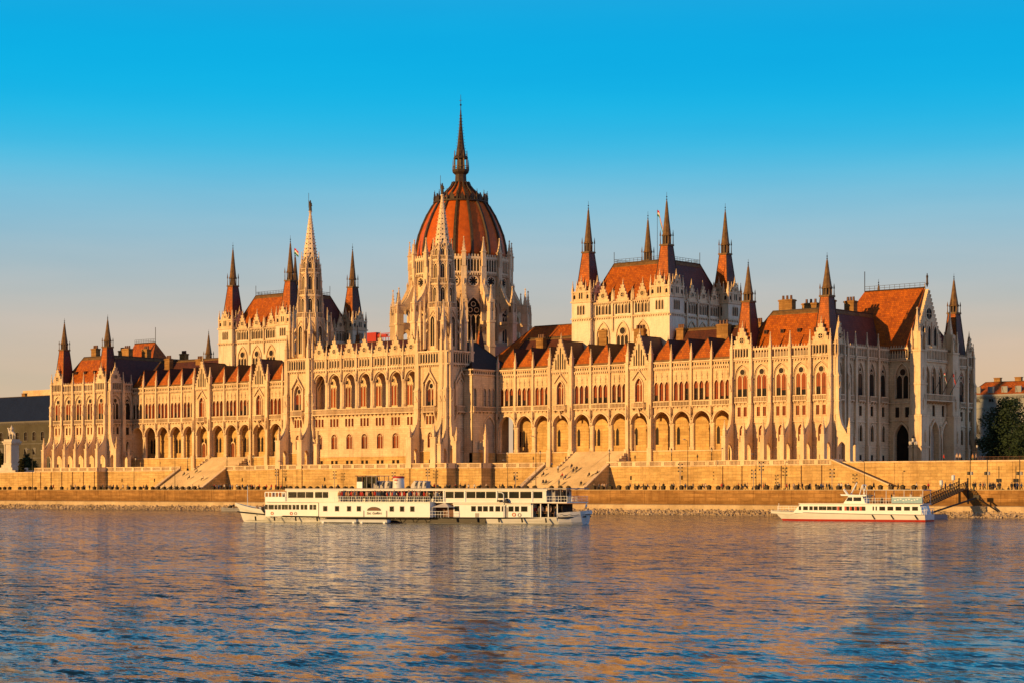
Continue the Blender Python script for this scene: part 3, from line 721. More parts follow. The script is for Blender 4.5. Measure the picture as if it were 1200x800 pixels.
def roof_hip(name, par, x0, x1, y0, y1, z0, z1, ix, iy, mat, band=None, rail=False, ix2=None, iy2=None):
    """a hipped roof with a flat top; band = height of a copper band under the flat"""
    mb = MB(mat)
    ix2 = ix if ix2 is None else ix2; iy2 = iy if iy2 is None else iy2
    lo = [(x0, y0), (x1, y0), (x1, y1), (x0, y1)]; hi = [(x0 + ix, y0 + iy), (x1 - ix2, y0 + iy), (x1 - ix2, y1 - iy2), (x0 + ix, y1 - iy2)]
    t = 1.0 if not band else 1 - band / (z1 - z0)
    md = [(a[0] + (b[0] - a[0]) * t, a[1] + (b[1] - a[1]) * t) for a, b in zip(lo, hi)]; zm = z0 + (z1 - z0) * t
    for i in range(4):
        j = (i + 1) % 4
        mb.mat('roof_tile_shade' if i == 1 and mat == 'roof_tile' else mat); mb.face([(*lo[i], z0), (*lo[j], z0), (*md[j], zm), (*md[i], zm)])  # the slope on the +X side gets its shade from the tile colour
        if band:
            mb.mat('copper'); mb.face([(*md[i], zm), (*md[j], zm), (*hi[j], z1), (*hi[i], z1)])
            p, q = Vector((*md[i], zm)), Vector((*md[j], zm)); mb.bar(p, q, 0.12, 4)
        mb.mat('copper_dark'); mb.bar((*lo[i], z0), (*hi[i], z1), 0.14, 5); mb.bar((*lo[i], z0), (*lo[j], z0), 0.16, 4)
        mb.bar((*hi[i], z1), (*hi[j], z1), 0.18, 4)
    mb.mat('slate'); mb.face([(*p, z1) for p in hi])
    o = mb.build(name, par)
    if rail:
        r = MB('iron')
        for i in range(4):
            j = (i + 1) % 4; p, q = Vector((*hi[i], z1)), Vector((*hi[j], z1)); n = max(2, int((q - p).length / 1.1))
            for k in range(n + 1):
                s = p + (q - p) * k / n; r.bar(s, s + Vector((0, 0, 0.95)), 0.04, 4)
            for h in (0.5, 0.95): r.bar(p + Vector((0, 0, h)), q + Vector((0, 0, h)), 0.05, 4)
            r.bar(p, p + Vector((0, 0, 2.8)), 0.07, 4)
        r.build('roof_railing', par)
    return o
def chimney(par, x, y, z0, z1, a=1.6, b=0.9):
    mb = MB('roof_dark'); mb.mat('quay_stone'); mb.box(x - a, x + a, y - b, y + b, z0, z1); mb.box(x - a - 0.15, x + a + 0.15, y - b - 0.15, y + b + 0.15, z1 - 0.4, z1 - 0.1)
    mb.mat('brown_paint')
    for k in range(3): mb.lathe(x + (k - 1) * a * 0.6, y, [(0.3, z1), (0.25, z1 + 0.9)], 7)
    return mb.build('chimney', par)
def roof_turret(par, x, y, z0, zg, zt, s0, s1, tile='roof_tile', rot=0):
    """square tiled obelisk roof with a copper lantern gallery and a needle spire"""
    mb = MB(tile, (x, y, rot))
    lo, hi = s0 / 2, s1 / 2
    q = [(-1, -1), (1, -1), (1, 1), (-1, 1)]
    for i in range(4):
        a, b = q[i], q[(i + 1) % 4]
        mb.mat('roof_tile_shade' if i == 1 and tile == 'roof_tile' else tile); mb.face([(a[0] * lo, a[1] * lo, z0), (b[0] * lo, b[1] * lo, z0), (b[0] * hi, b[1] * hi, zg), (a[0] * hi, a[1] * hi, zg)])  # turret face turned from the sun is coloured as shaded
        mb.mat('copper_dark'); mb.bar((a[0] * lo, a[1] * lo, z0), (a[0] * hi, a[1] * hi, zg), 0.11, 5)
    mb.mat('copper'); hgt = zt - zg; k = hi * 1.25
    mb.box(-k, k, -k, k, zg - 0.25, zg + 0.15)
    g = hgt * 0.17
    for a in q: mb.bar((a[0] * k * .85, a[1] * k * .85, zg), (a[0] * k * .85, a[1] * k * .85, zg + g * 1.35), 0.13, 5, 0.06); mb.lathe(a[0] * k * .85, a[1] * k * .85, [(0.2, zg + g * 1.0), (0.02, zg + g * 1.7)], 5)
    for i in range(8):
        an = 2 * PI * i / 8 + PI / 8; r = hi * 0.95; mb.bar((r * math.cos(an), r * math.sin(an), zg + 0.1), (r * math.cos(an), r * math.sin(an), zg + g), 0.1, 4)
    mb.mat('copper_dark'); mb.lathe(0, 0, [(hi * 0.85, zg), (hi * 0.72, zg + g)], 8, PI / 8); mb.mat('copper')
    mb.lathe(0, 0, [(hi * 1.2, zg + g), (hi * 1.2, zg + g + 0.2), (hi * 1.0, zg + g + 0.5), (hi * 0.62, zg + hgt * 0.48), (hi * 0.22, zg + hgt * 0.80), (0.06, zg + hgt * 0.86)], 8, PI / 8)
    mb.mat('iron'); mb.bar((0, 0, zg + hgt * 0.82), (0, 0, zt), 0.07, 5, 0.03)
    for zz in (0.86, 0.91): mb.lathe(0, 0, [(0.03, zg + hgt * zz - 0.2), (0.2, zg + hgt * zz), (0.03, zg + hgt * zz + 0.2)], 6)
    return mb.build('turret', par)

# ------------------------------------------------------------------ end pavilions
SY = [1.0, 5.5, 10.3, 15.0, 19.7]; DS = 60.6
def end_pavilion(sx):
    Xc = sx * PX; W0, W1 = Xc - 13.3, Xc + 13.3
    mb = MB('limestone'); m = MB('limestone')
    # the part itself has to exist before its sub-parts: base course first
    core = MB('limestone_grey'); core.box(W0 + 1.0, W1 - 1.0, 1.2, DS - 1.2, B, 29.2); par = core.build('end_pavilion', root)
    fw = (Xc, 0, 0); mb.fr(fw)
    for k in range(-2, 3): pav_bay(mb, par, fw, k * PB, PB, 2, WARM, 'gable' if abs(k) == 2 else 'gallery')
    mb.mat('limestone')
    for sg in (-1, 1):
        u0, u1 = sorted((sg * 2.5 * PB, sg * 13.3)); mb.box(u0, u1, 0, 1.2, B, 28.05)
    for k in range(6):
        buttress(par, fw, (k - 2.5) * PB, t=0.41)
    # outer (southern or northern) front
    if sx > 0: fs = (W1 - 0.0, 0, 90)
    else: fs = (W0, 0, -90)
    sg = 1 if sx > 0 else -1                       # along-wall coordinate = sg * Y
    m = mb; m.fr(fs)
    edges = [-0.0, 3.3, 7.9, 12.65, 17.35, 22.2]
    sides = [(edges, SY), ([DS - e for e in reversed(edges)], [DS - y for y in reversed(SY)])]
    if sx > 0:
        for si, (ed, cs) in enumerate(sides):
            for i, yc in enumerate(cs):
                a, b = ed[i], ed[i + 1]
                endbay = (si == 0 and i == 0) or (si == 1 and i == len(cs) - 1)
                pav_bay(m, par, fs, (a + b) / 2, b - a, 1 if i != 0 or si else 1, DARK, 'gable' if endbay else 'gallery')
            for e in ed[1:-1] if si else ed[1:-1]:
                s_ = MB('limestone_trim', fs); pier_strip(s_, e, 9.0, 28.3, 33.4, 0.3, 0.55); s_.box(e - 0.4, e + 0.4, -0.8, 0, B, 9.4); s_.build('pilaster', par)
        for e in (0.0,): buttress(par, fs, e + 0.55, 3.6)
        for e in (4.4,): buttress(par, fs, e, 2.6, ftop=9.5, upz=13.5, pin=33)
        buttress(par, fs, DS - 0.5, 1.6, ftop=9, upz=11.5)
        # central portal block with its great gable
        XE = W1 + 6.4; ya, yb = 22.2, DS - 22.2
        pb = MB('limestone_grey'); pb.box(W1 - 4, XE - 1, ya + 1, yb - 1, B, 29.5)
        fw2 = (0, ya, 0); pb.fr(fw2)               # its west return
        u0, u1 = W1, XE; uc = (u0 + u1) / 2
        pb.mat('limestone'); panel(pb, u0, u1, B, 14.9, [(uc, 1.75, B, 11.2, 14.2)], 0, 0.9)
        pb.mat('limestone_trim'); trim(pb, uc, 1.75, B, 11.2, 14.2, 0.35, -0.25, 0)
        pb.mat('dark_void'); opening_face(pb, uc, 1.75, B, 11.2, 14.2, 0.88)
        pb.mat('limestone'); panel(pb, u0, u1, 14.9, 18.6, [(uc - 1.2, .5, 15.6, 17.8, 17.8), (uc + 1.2, .5, 15.6, 17.8, 17.8)], 0, 0.3)
        panel(pb, u0, u1, 18.6, 28, [(uc, 1.6, 19.6, 24.4, 27.2)], 0, 0.5)
        pb.mat('limestone_trim'); string(pb, u0, u1, 0, 18.6); string(pb, u0, u1, 0, 27.75, 0.3, 0.35); string(pb, u0, u1, 0, 14.8)
        trim(pb, uc, 1.6, 19.6, 24.4, 27.2, 0.22, -0.2, 0)
        fs2 = (XE, 0, 90); pb.fr(fs2); yc = (ya + yb) / 2; hw = (yb - ya) / 2
        pb.mat('limestone')
        pb.fr(fs2)
        panel(pb, ya, yb, B, 15.4, [(yc - 5.0, 1.7, B, 11.4, 14.6), (yc, 1.9, B, 11.4, 14.9), (yc + 5.0, 1.7, B, 11.4, 14.6)], 0, 1.2)
        pb.mat('dark_void')
        for d in (-5.0, 0, 5.0): opening_face(pb, yc + d, 1.9 if d == 0 else 1.7, B, 11.4, 14.75, 1.18)
        pb.mat('limestone_trim')
        for d in (-5.0, 0, 5.0): trim(pb, yc + d, 1.9 if d == 0 else 1.7, B, 11.4, 14.9 if d == 0 else 14.6, 0.4, -0.4, 0)
        for d in (-2.5, 2.5): figure(pb, yc + d, -0.5, 12.0, 2.4)
        pb.mat('limestone'); panel(pb, ya, yb, 15.4, 19.4, [(yc + d, .55, 16.0, 18.4, 18.4) for d in (-4.2, 0, 4.2)], 0, 0.3)
        panel(pb, ya, yb, 19.4, 28, [(yc + d, .95, 20.2, 24.6, 26.8) for d in (-6.0, -3.0, 0, 3.0, 6.0)], 0, 0.45)
        pb.mat('limestone_trim'); string(pb, ya, yb, 0, 27.75, 0.3, 0.35)
        balcony(pb, yc - 7, yc + 7, 0, 19.2, 20.7, 1.5)
        for d in (-6, -3, 0, 3, 6): trim(pb, yc + d, .95, 20.2, 24.6, 26.8, 0.2, -0.15, 0)
        pp = pb.build('portal_block', root)
        for d in (-1.2, 1.2): win(pp, fw2, uc + d, 0.27, .5, 15.6, 17.8, 17.8, 1, DARK, 'small_window', heads=False)
        tracery(pp, fw2, uc, 0.42, 1.6, 19.6, 24.4, 27.2, 2, DARK)
        for d in (-4.2, 0, 4.2): win(pp, fs2, yc + d, 0.27, .55, 16.0, 18.4, 18.4, 1, DARK, 'small_window', heads=False)
        for d in (-6, -3, 0, 3, 6): tracery(pp, fs2, yc + d, 0.4, .95, 20.2, 24.6, 26.8, 1, DARK)
        g = MB('limestone_trim', fw2); dwarf_gallery(g, u0 + 0.3, u1 - 1.6, -0.2, 28.05, 30.6, 0.66); g.build('parapet', pp)
        g = MB('limestone_trim', fs2); dwarf_gallery(g, ya + 1.2, yb - 1.2, -0.2, 28.05, 30.6, 0.7); g.build('parapet', pp)
        # corner piers that rise into tall pinnacles
        for yy in (ya + 0.9, yb - 0.9):
            c = MB('limestone_trim', fs2)
            c.box(yy - 1.6, yy + 1.6, -1.9, 1.2, B, 16); c.box(yy - 1.35, yy + 1.35, -1.5, 1.0, 16, 30.0)
            c.box(yy - 1.75, yy + 1.75, -2.05, 1.3, 9.0, 9.4); c.box(yy - 1.7, yy + 1.7, -2.0, 1.2, 15.7, 16.1); c.box(yy - 1.5, yy + 1.5, -1.65, 1.1, 22.6, 23.0); c.box(yy - 1.5, yy + 1.5, -1.65, 1.1, 29.7, 30.1)
            for a in (-1, 1):
                for b_ in (-1, 1): pinnacle(c, yy + a * 1.05, -.25 + b_ * 1.0, 30.1, 32.2, 34.6, 0.25)
            c.box(yy - 0.85, yy + 0.85, -1.0, 0.7, 30.1, 33.8)
            c.mat('dark_void'); opening_face(c, yy, 0.28, 30.6, 32.6, 33.2, -1.02); c.mat('limestone_trim')
            pinnacle(c, yy, 0, 33.6, 34.0, 39.2, 0.62)
            for zz in (11, 18, 24.5): figure(c, yy, -1.95 if zz < 16 else -1.55, zz, 1.9)
            c.build('pinnacle', pp)
        g = MB('limestone', fs2); gable(g, yc - 6.6, yc + 6.6, 1.2, 3.2, 30.2, 43.6, 0, (38.2, 1.25))
        g.box(yc - 6.6, yc + 6.6, 1.2, 2.0, 28, 30.2)
        g.mat('dark_void')
        for d in (-2.6, 0, 2.6): opening_face(g, yc + d, .62, 31.6, 34.4, 35.6, 1.185)
        g.mat('limestone_trim')
        for d in (-2.6, 0, 2.6): trim(g, yc + d, .62, 31.6, 34.4, 35.6, 0.22, 1.02, 1.2); 
        for d in (-3.9, -1.3, 1.3, 3.9): g.box(yc + d - 0.14, yc + d + 0.14, 0.98, 1.2, 30.6, 37.6 - abs(d) * 0.9)
        g.mat('bronze'); figure(g, yc, 1.6, 44.9, 2.2)
        g.build('great_gable', pp)
        gx1 = XE - 2.0
    else:
        mb.fr((W0, 0, -90)); mb.mat('limestone'); mb.box(-DS, 0, 0, 1.2, B, 28.05)
        gx1 = W0 + 2
        pp = par
    # inner return (faces the arcade)
    fi = (W1, 0, 90) if sx < 0 else (W0, 0, -90)
    if sx < 0:
        mb.fr(fi)
        pav_bay(mb, par, fi, 2.45, 4.9, 2, DARK, 'gable'); pav_bay(mb, par, fi, 6.8, 3.8, 1, DARK, 'gallery')
        buttress(par, fi, 0.55, 3.4); buttress(par, fi, 5.0, 3.0, ftop=9.8, upz=13.5)
        mb.mat('limestone'); mb.box(8.7, DS, 0, 1.2, B, 28.05)
    else:
        mb.fr((W0, 0, 0)); mb.mat('limestone'); mb.box(0, 1.2, 0.0, DS, B, 28.05)
    mb.fr((Xc, 0, 0)); mb.mat('limestone'); mb.box(-13.3, 13.3, DS - 1.2, DS, B, 28.05)
    mb.mat('limestone_grey'); mb.box(-13.2, 13.2, 0.1, DS - 0.1, 28.05, 28.3)
    mb.build('facade', par)
    # roofs
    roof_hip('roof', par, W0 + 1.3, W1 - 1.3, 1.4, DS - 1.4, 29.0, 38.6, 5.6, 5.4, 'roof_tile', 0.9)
    r = MB('roof_tile')                            # cross roof behind the great gable
    xo, xi = (XE - 2.1, 121.5) if sx > 0 else (W0 + 1.2, -121.5)
    yc = DS / 2; r.face([(xi, yc, 44.0), (xo, yc, 44.0), (xo, yc - 8.6, 30.0), (xi + (-6.5 if sx > 0 else 6.5), yc - 8.6, 30.0)])
    r.face([(xi, yc, 44.0), (xo, yc, 44.0), (xo, yc + 8.6, 30.0), (xi + (-6.5 if sx > 0 else 6.5), yc + 8.6, 30.0)])
    r.face([(xi, yc, 44.0), (xi + (-6.5 if sx > 0 else 6.5), yc - 8.6, 30.0), (xi + (-6.5 if sx > 0 else 6.5), yc + 8.6, 30.0)])
    if sx < 0: r.face([(xo, yc, 44.0), (xo, yc - 8.6, 30.0), (xo, yc + 8.6, 30.0)])
    r.mat('copper_dark'); r.bar((xi, yc, 44.0), (xo, yc, 44.0), 0.2, 5)
    r.mat('iron')
    n = 12
    for k in range(n + 1): x = xi + (xo - xi) * k / n; r.bar((x, yc, 44.0), (x, yc, 45.1), 0.04, 4)
    for h in (44.6, 45.1): r.bar((xi, yc, h), (xo, yc, h), 0.05, 4)
    r.bar((xi, yc, 44), (xi, yc, 48.5), 0.09, 5)
    r.build('cross_roof', par)
    for dx in (-9.9, 9.9):
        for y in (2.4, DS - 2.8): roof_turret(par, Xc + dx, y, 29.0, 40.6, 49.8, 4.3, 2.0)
    for dx, y in ((-4.5, 9.5), (2.0, 16), (-5, 20), (4.5, 21), (-2, 41)): chimney(par, Xc + dx, y, 37, 41.2, random.uniform(1.1, 1.9), 0.8)
    h = MB('roof_dark')                            # skylight hatches on the river slope
    for i in range(4):
        for (zz) in (33.6,):
            x = Xc + (i - 1.5) * 4.2; t = (zz - 29) / 9.6; y = 1.4 + 5.4 * t
            h.mat('roof_dark').box(x - 0.42, x + 0.42, y - 0.35, y + 0.8, zz - 0.1, zz + 0.75); h.mat('dark_void').box(x - 0.3, x + 0.3, y - 0.38, y - 0.34, zz, zz + 0.6)
    h.build('roof_hatches', par)
    return par
end_pavilion(1); end_pavilion(-1)

# ------------------------------------------------------------------ arcaded wings
BW, GW, R0 = 5.534, 6.529, 32.31
def arcade_wing(sx):
    seq = ['b'] * 3 + ['g'] + ['b'] * 3 + ['g'] + ['b'] * 5
    bays = []; x = R0
    for k in seq:
        d = GW if k == 'g' else BW; bays.append((x, x + d, k)); x += d
    if sx < 0: bays = [(-b, -a, k) for a, b, k in reversed(bays)]
    fr = (0, 8.7, 0); X0, X1 = bays[0][0], bays[-1][1]
    core = MB('limestone_grey', fr); core.box(X0 - 0.5, X1 + 0.5, 6.2, 30, B, 28.5); core.box(X0, X1, 0.45, 6.2, 18.6, 28.5)
    par = core.build('arcade_wing', root)
    mb = MB('limestone', fr); cf = MB('limestone_trim', fr)
    mb.mat('ashlar'); mb.box(X0, X1, -0.5, 6.2, B, 8.9); mb.mat('limestone_trim'); mb.box(X0, X1, -0.62, 0, 8.7, 8.93)
    mb.mat('ashlar'); mb.face([(X0, 5.7, 8.93), (X1, 5.7, 8.93), (X1, 5.7, 18.0), (X0, 5.7, 18.0)])
    mb.mat('limestone'); mb.face([(X0, 0.9, 18.0), (X1, 0.9, 18.0), (X1, 5.7, 18.0), (X0, 5.7, 18.0)])
    edges = [b[0] for b in bays] + [X1]
    for i, (a, b, k) in enumerate(bays):
        uc = (a + b) / 2; hw = 2.36
        ww = -0.45 if k == 'g' else 0.0
        mb.mat('limestone'); panel(mb, a, b, 8.93, 18.5, [(uc, hw, 8.93, 15.1, 17.75)], ww, 0.95 - ww)
        mb.mat('limestone_trim'); trim(mb, uc, hw, 15.0, 15.1, 17.75, 0.28, ww - 0.14, ww, False)
        trim(mb, uc, hw + 0.5, 14.8, 14.9, 17.75, 0.14, ww - 0.2, ww, False)
        for sg in (-1, 1):   # colonnettes in the jambs
            u = uc + sg * (hw + 0.02); c = MB('limestone_trim', fr)
            c.lathe(u, ww + 0.25, [(0.34, 8.93), (0.34, 9.5), (0.20, 9.8), (0.20, 14.2), (0.38, 14.7), (0.38, 15.0)], 9); c.build('column', par)
        # rear wall of the arcade
        if k == 'g' or i % 2 == 0 or 3 < i < 7 or sx < 0 and i > 6:
            for d in (-0.62, 0.62): win(par, fr, uc + d, 5.67, 0.42, 10.4, 13.6, 14.5, 1, DARK, 'arcade_window')
        else:
            pass
        # main storey
        if k == 'b':
            ops = [(uc + d, 0.56, 20.2, 23.5, 24.55) for d in (-1.5, 0, 1.5)]
            mb.mat('limestone'); panel(mb, a, b, 18.5, 27.7, ops, 0, 0.4)
            w3 = MB(WARM if not (sx < 0 and i < 1) else DARK, fr); gl = w3.m
            for o_ in ops:
                w3.mat(gl); opening_face(w3, *o_, 0.34); w3.mat('brown_paint'); w3.box(o_[0] - .03, o_[0] + .03, 0.28, 0.34, 20.2, 24.3)
                for z in (21.5, 22.8): w3.box(o_[0] - .56, o_[0] + .56, 0.28, 0.34, z, z + 0.07)
            for o_ in ops:
                if random.random() < .45: w3.mat('dark_void'); zt = random.choice([20.9, 21.5, 21.5, 22.8]); w3.face([(o_[0] - .5, .325, 20.25), (o_[0] + .5, .325, 20.25), (o_[0] + .5, .325, zt), (o_[0] - .5, .325, zt)])
            w3.mat('limestone_trim')
            for o_ in ops: trim(w3, *o_, 0.16, -0.1, 0.0)
            for d in (-0.75, 0.75): w3.lathe(uc + d, -0.05, [(0.17, 20.2), (0.12, 20.5), (0.12, 23.2), (0.2, 23.6)], 7)
            w3.build('triple_window', par)
            mb.mat('limestone_trim')
            for o_ in ops:     # blind crockets over the lights
                mb.bar((o_[0], -0.08, 24.9), (o_[0], -0.08, 26.6), 0.13, 4, 0.03); mb.lathe(o_[0], -0.1, [(0.05, 25.5), (0.26, 25.8), (0.05, 26.1)], 4)
            balcony(cf, a + 0.3, b - 0.3, 0, 18.8, 20.1, 0.35)
            string(mb, a, b, 0, 27.55, 0.25, 0.3); corbels(mb, a, b, 0, 27.55, 0.55, 0.4, 0.25)
            mb.mat('limestone'); mb.box(a, b, 0.0, 0.4, 27.7, 28.75)
            mb.mat('dark_void')
            for j in range(8):
                u = a + (j + 0.5) * (b - a) / 8; mb.face([(u - .17, -0.012, 28.0), (u + .17, -0.012, 28.0), (u + .17, -0.012, 28.5), (u - .17, -0.012, 28.5)])
            mb.mat('limestone_trim'); mb.box(a, b, -0.32, 0.5, 28.75, 29.05)
            # hipped dormer roof over the bay
            d = MB('roof_tile', fr); e0, e1 = a + 0.15, b - 0.15
            d.face([(e0, 0.5, 29.5), (e1, 0.5, 29.5), (uc + 0.2, 2.3, 34.2)])
            d.mat('roof_dark'); d.face([(e1, 0.5, 29.5), (e1, 9, 29.5), (uc + 0.2, 9, 34.2), (uc + 0.2, 2.3, 34.2)]); d.face([(e0, 9, 29.5), (e0, 0.5, 29.5), (uc + 0.2, 2.3, 34.2), (uc + 0.2, 9, 34.2)])  # dark tile paints the shade of the dormer's side slopes
            d.mat('copper'); d.box(e0, e1, 0.2, 0.6, 29.05, 29.55)
            d.mat('copper_dark'); d.bar((e0, 0.5, 29.5), (uc + 0.2, 2.3, 34.2), 0.09, 4); d.bar((e1, 0.5, 29.5), (uc + 0.2, 2.3, 34.2), 0.09, 4); d.bar((uc + 0.2, 2.3, 34.2), (uc + 0.2, 9, 34.2), 0.09, 4)
            d.mat('dark_void'); d.box(e0 + 0.1, e1 - 0.1, 8.9, 9.0, 29.05, 29.5)
            d.build('dormer_roof', par)
        else:
            mb.mat('limestone'); panel(mb, a, b, 18.5, 28.0, [(uc, 1.05, 20.2, 23.8, 25.6)], ww, 0.5)
            win(par, fr, uc, ww + 0.4, 1.05, 20.2, 23.8, 25.6, 2, WARM, 'balcony_window')
            mb.mat('limestone_trim'); trim(mb, uc, 1.05, 20.2, 23.8, 25.6, 0.25, ww - 0.25, ww)
            for sg in (-1, 1): mb.bar((uc + sg * 1.9, ww - 0.25, 25.2), (uc, ww - 0.25, 27.4), 0.17, 4)
            mb.bar((uc, ww - 0.25, 27.2), (uc, ww - 0.25, 28.4), 0.16, 4, 0.03)
            balcony(cf, uc - 1.7, uc + 1.7, ww, 18.7, 20.1, 0.8)
            mb.extr_u([(ww - 0.8, 18.7), (ww, 18.7), (ww, 16.9)], uc - 0.25, uc + 0.25)
            mb.box(a, b, ww - 0.2, 0.4, 27.75, 28.2); corbels(mb, a, b, ww, 27.8, 0.55, 0.4, 0.2); mb.box(a, a + 0.02, ww, 0.1, 18.5, 28); mb.box(b - 0.02, b, ww, 0.1, 18.5, 28)
            g = MB('limestone', fr); gable(g, a + 0.5, b - 0.5, ww - 0.1, ww + 0.5, 28.2, 35.7, 5)
            g.build('gable', par)
            d = MB('roof_tile_shade', fr); d.face([(b - 0.6, ww + 0.5, 28.6), (b - 0.6, 9, 28.6), (uc, 9, 35.2), (uc, ww + 0.5, 35.2)]); d.mat('roof_tile'); d.face([(a + 0.6, 9, 28.6), (a + 0.6, ww + 0.5, 28.6), (uc, ww + 0.5, 35.2), (uc, 9, 35.2)])
            d.mat('copper_dark'); d.bar((uc, ww + 0.5, 35.2), (uc, 9, 35.2), 0.12, 4); d.build('gable_roof', par)
    # piers with statues, shafts and pinnacles
    for i, e in enumerate(edges):
        s_ = MB('limestone_trim', fr)
        big = (i < len(bays) and bays[i][2] == 'g') or (i > 0 and bays[i - 1][2] == 'g')
        t = 0.42 if big else 0.27; d = 0.95 if big else 0.4
        pier_strip(s_, e, 17.6 if not big else 9.0, 29.2, 33.0 if not big else 33.8, t, d)
        if big: s_.box(e - 0.62, e + 0.62, -d - 0.25, 0, B, 9.4); figure(s_, e, -d - 0.2, 17.0, 2.0)
        figure(s_, e, -d - 0.1, 18.0 if big else 17.4, 1.5); s_.box(e - .1, e + .1, -d - .1, 0, 16.4, 16.7); s_.box(e - t, e + t, -d, 0.02, 8.9, 17.7) if not big and i in (0, len(edges) - 1) else None; s_.build('pier', par)
    cf.build('balustrade', par)
    mb.build('facade', par)
    # main roof behind the dormers, with chimneys
    roof_hip('wing_roof', par, X0 - 4, X1 + 2, 14.5, 38, 29.0, 37.2, 4.0, 5.0, 'roof_dark', 0.5)
    for k in range(7):
        x = X0 + 6 + k * 10.4; chimney(par, x + random.uniform(-2, 2), 17.2 + random.uniform(0, 2), 31.5, 36.6 + random.uniform(0, 1.4), random.uniform(0.8, 1.6), 0.7)
    if sx > 0:
        dd = MB('door_wood', fr); u = (bays[6][0] + bays[6][1]) / 2 - 0.6; opening_face(dd, u, 0.8, 8.95, 12.6, 13.4, 5.62)
        dd.mat('dark_void'); dd.box(u - .55, u - .1, 5.58, 5.62, 11.2, 12.2); dd.box(u + .1, u + .55, 5.58, 5.62, 11.2, 12.2)
        dd.mat('limestone_trim'); trim(dd, u, 0.8, 8.95, 12.6, 13.4, 0.3, 5.45, 5.7); dd.build('door', par)
    else:
        for j, sxx in ((6, 1), (4, -1)):
            dd = MB('door_wood', fr); u = (bays[j][0] + bays[j][1]) / 2; opening_face(dd, u, 0.7, 8.95, 12.2, 13.0, 5.62); dd.mat('limestone_trim'); trim(dd, u, 0.7, 8.95, 12.2, 13.0, 0.3, 5.45, 5.7); dd.build('door', par)
    return par
arcade_wing(1); arcade_wing(-1)

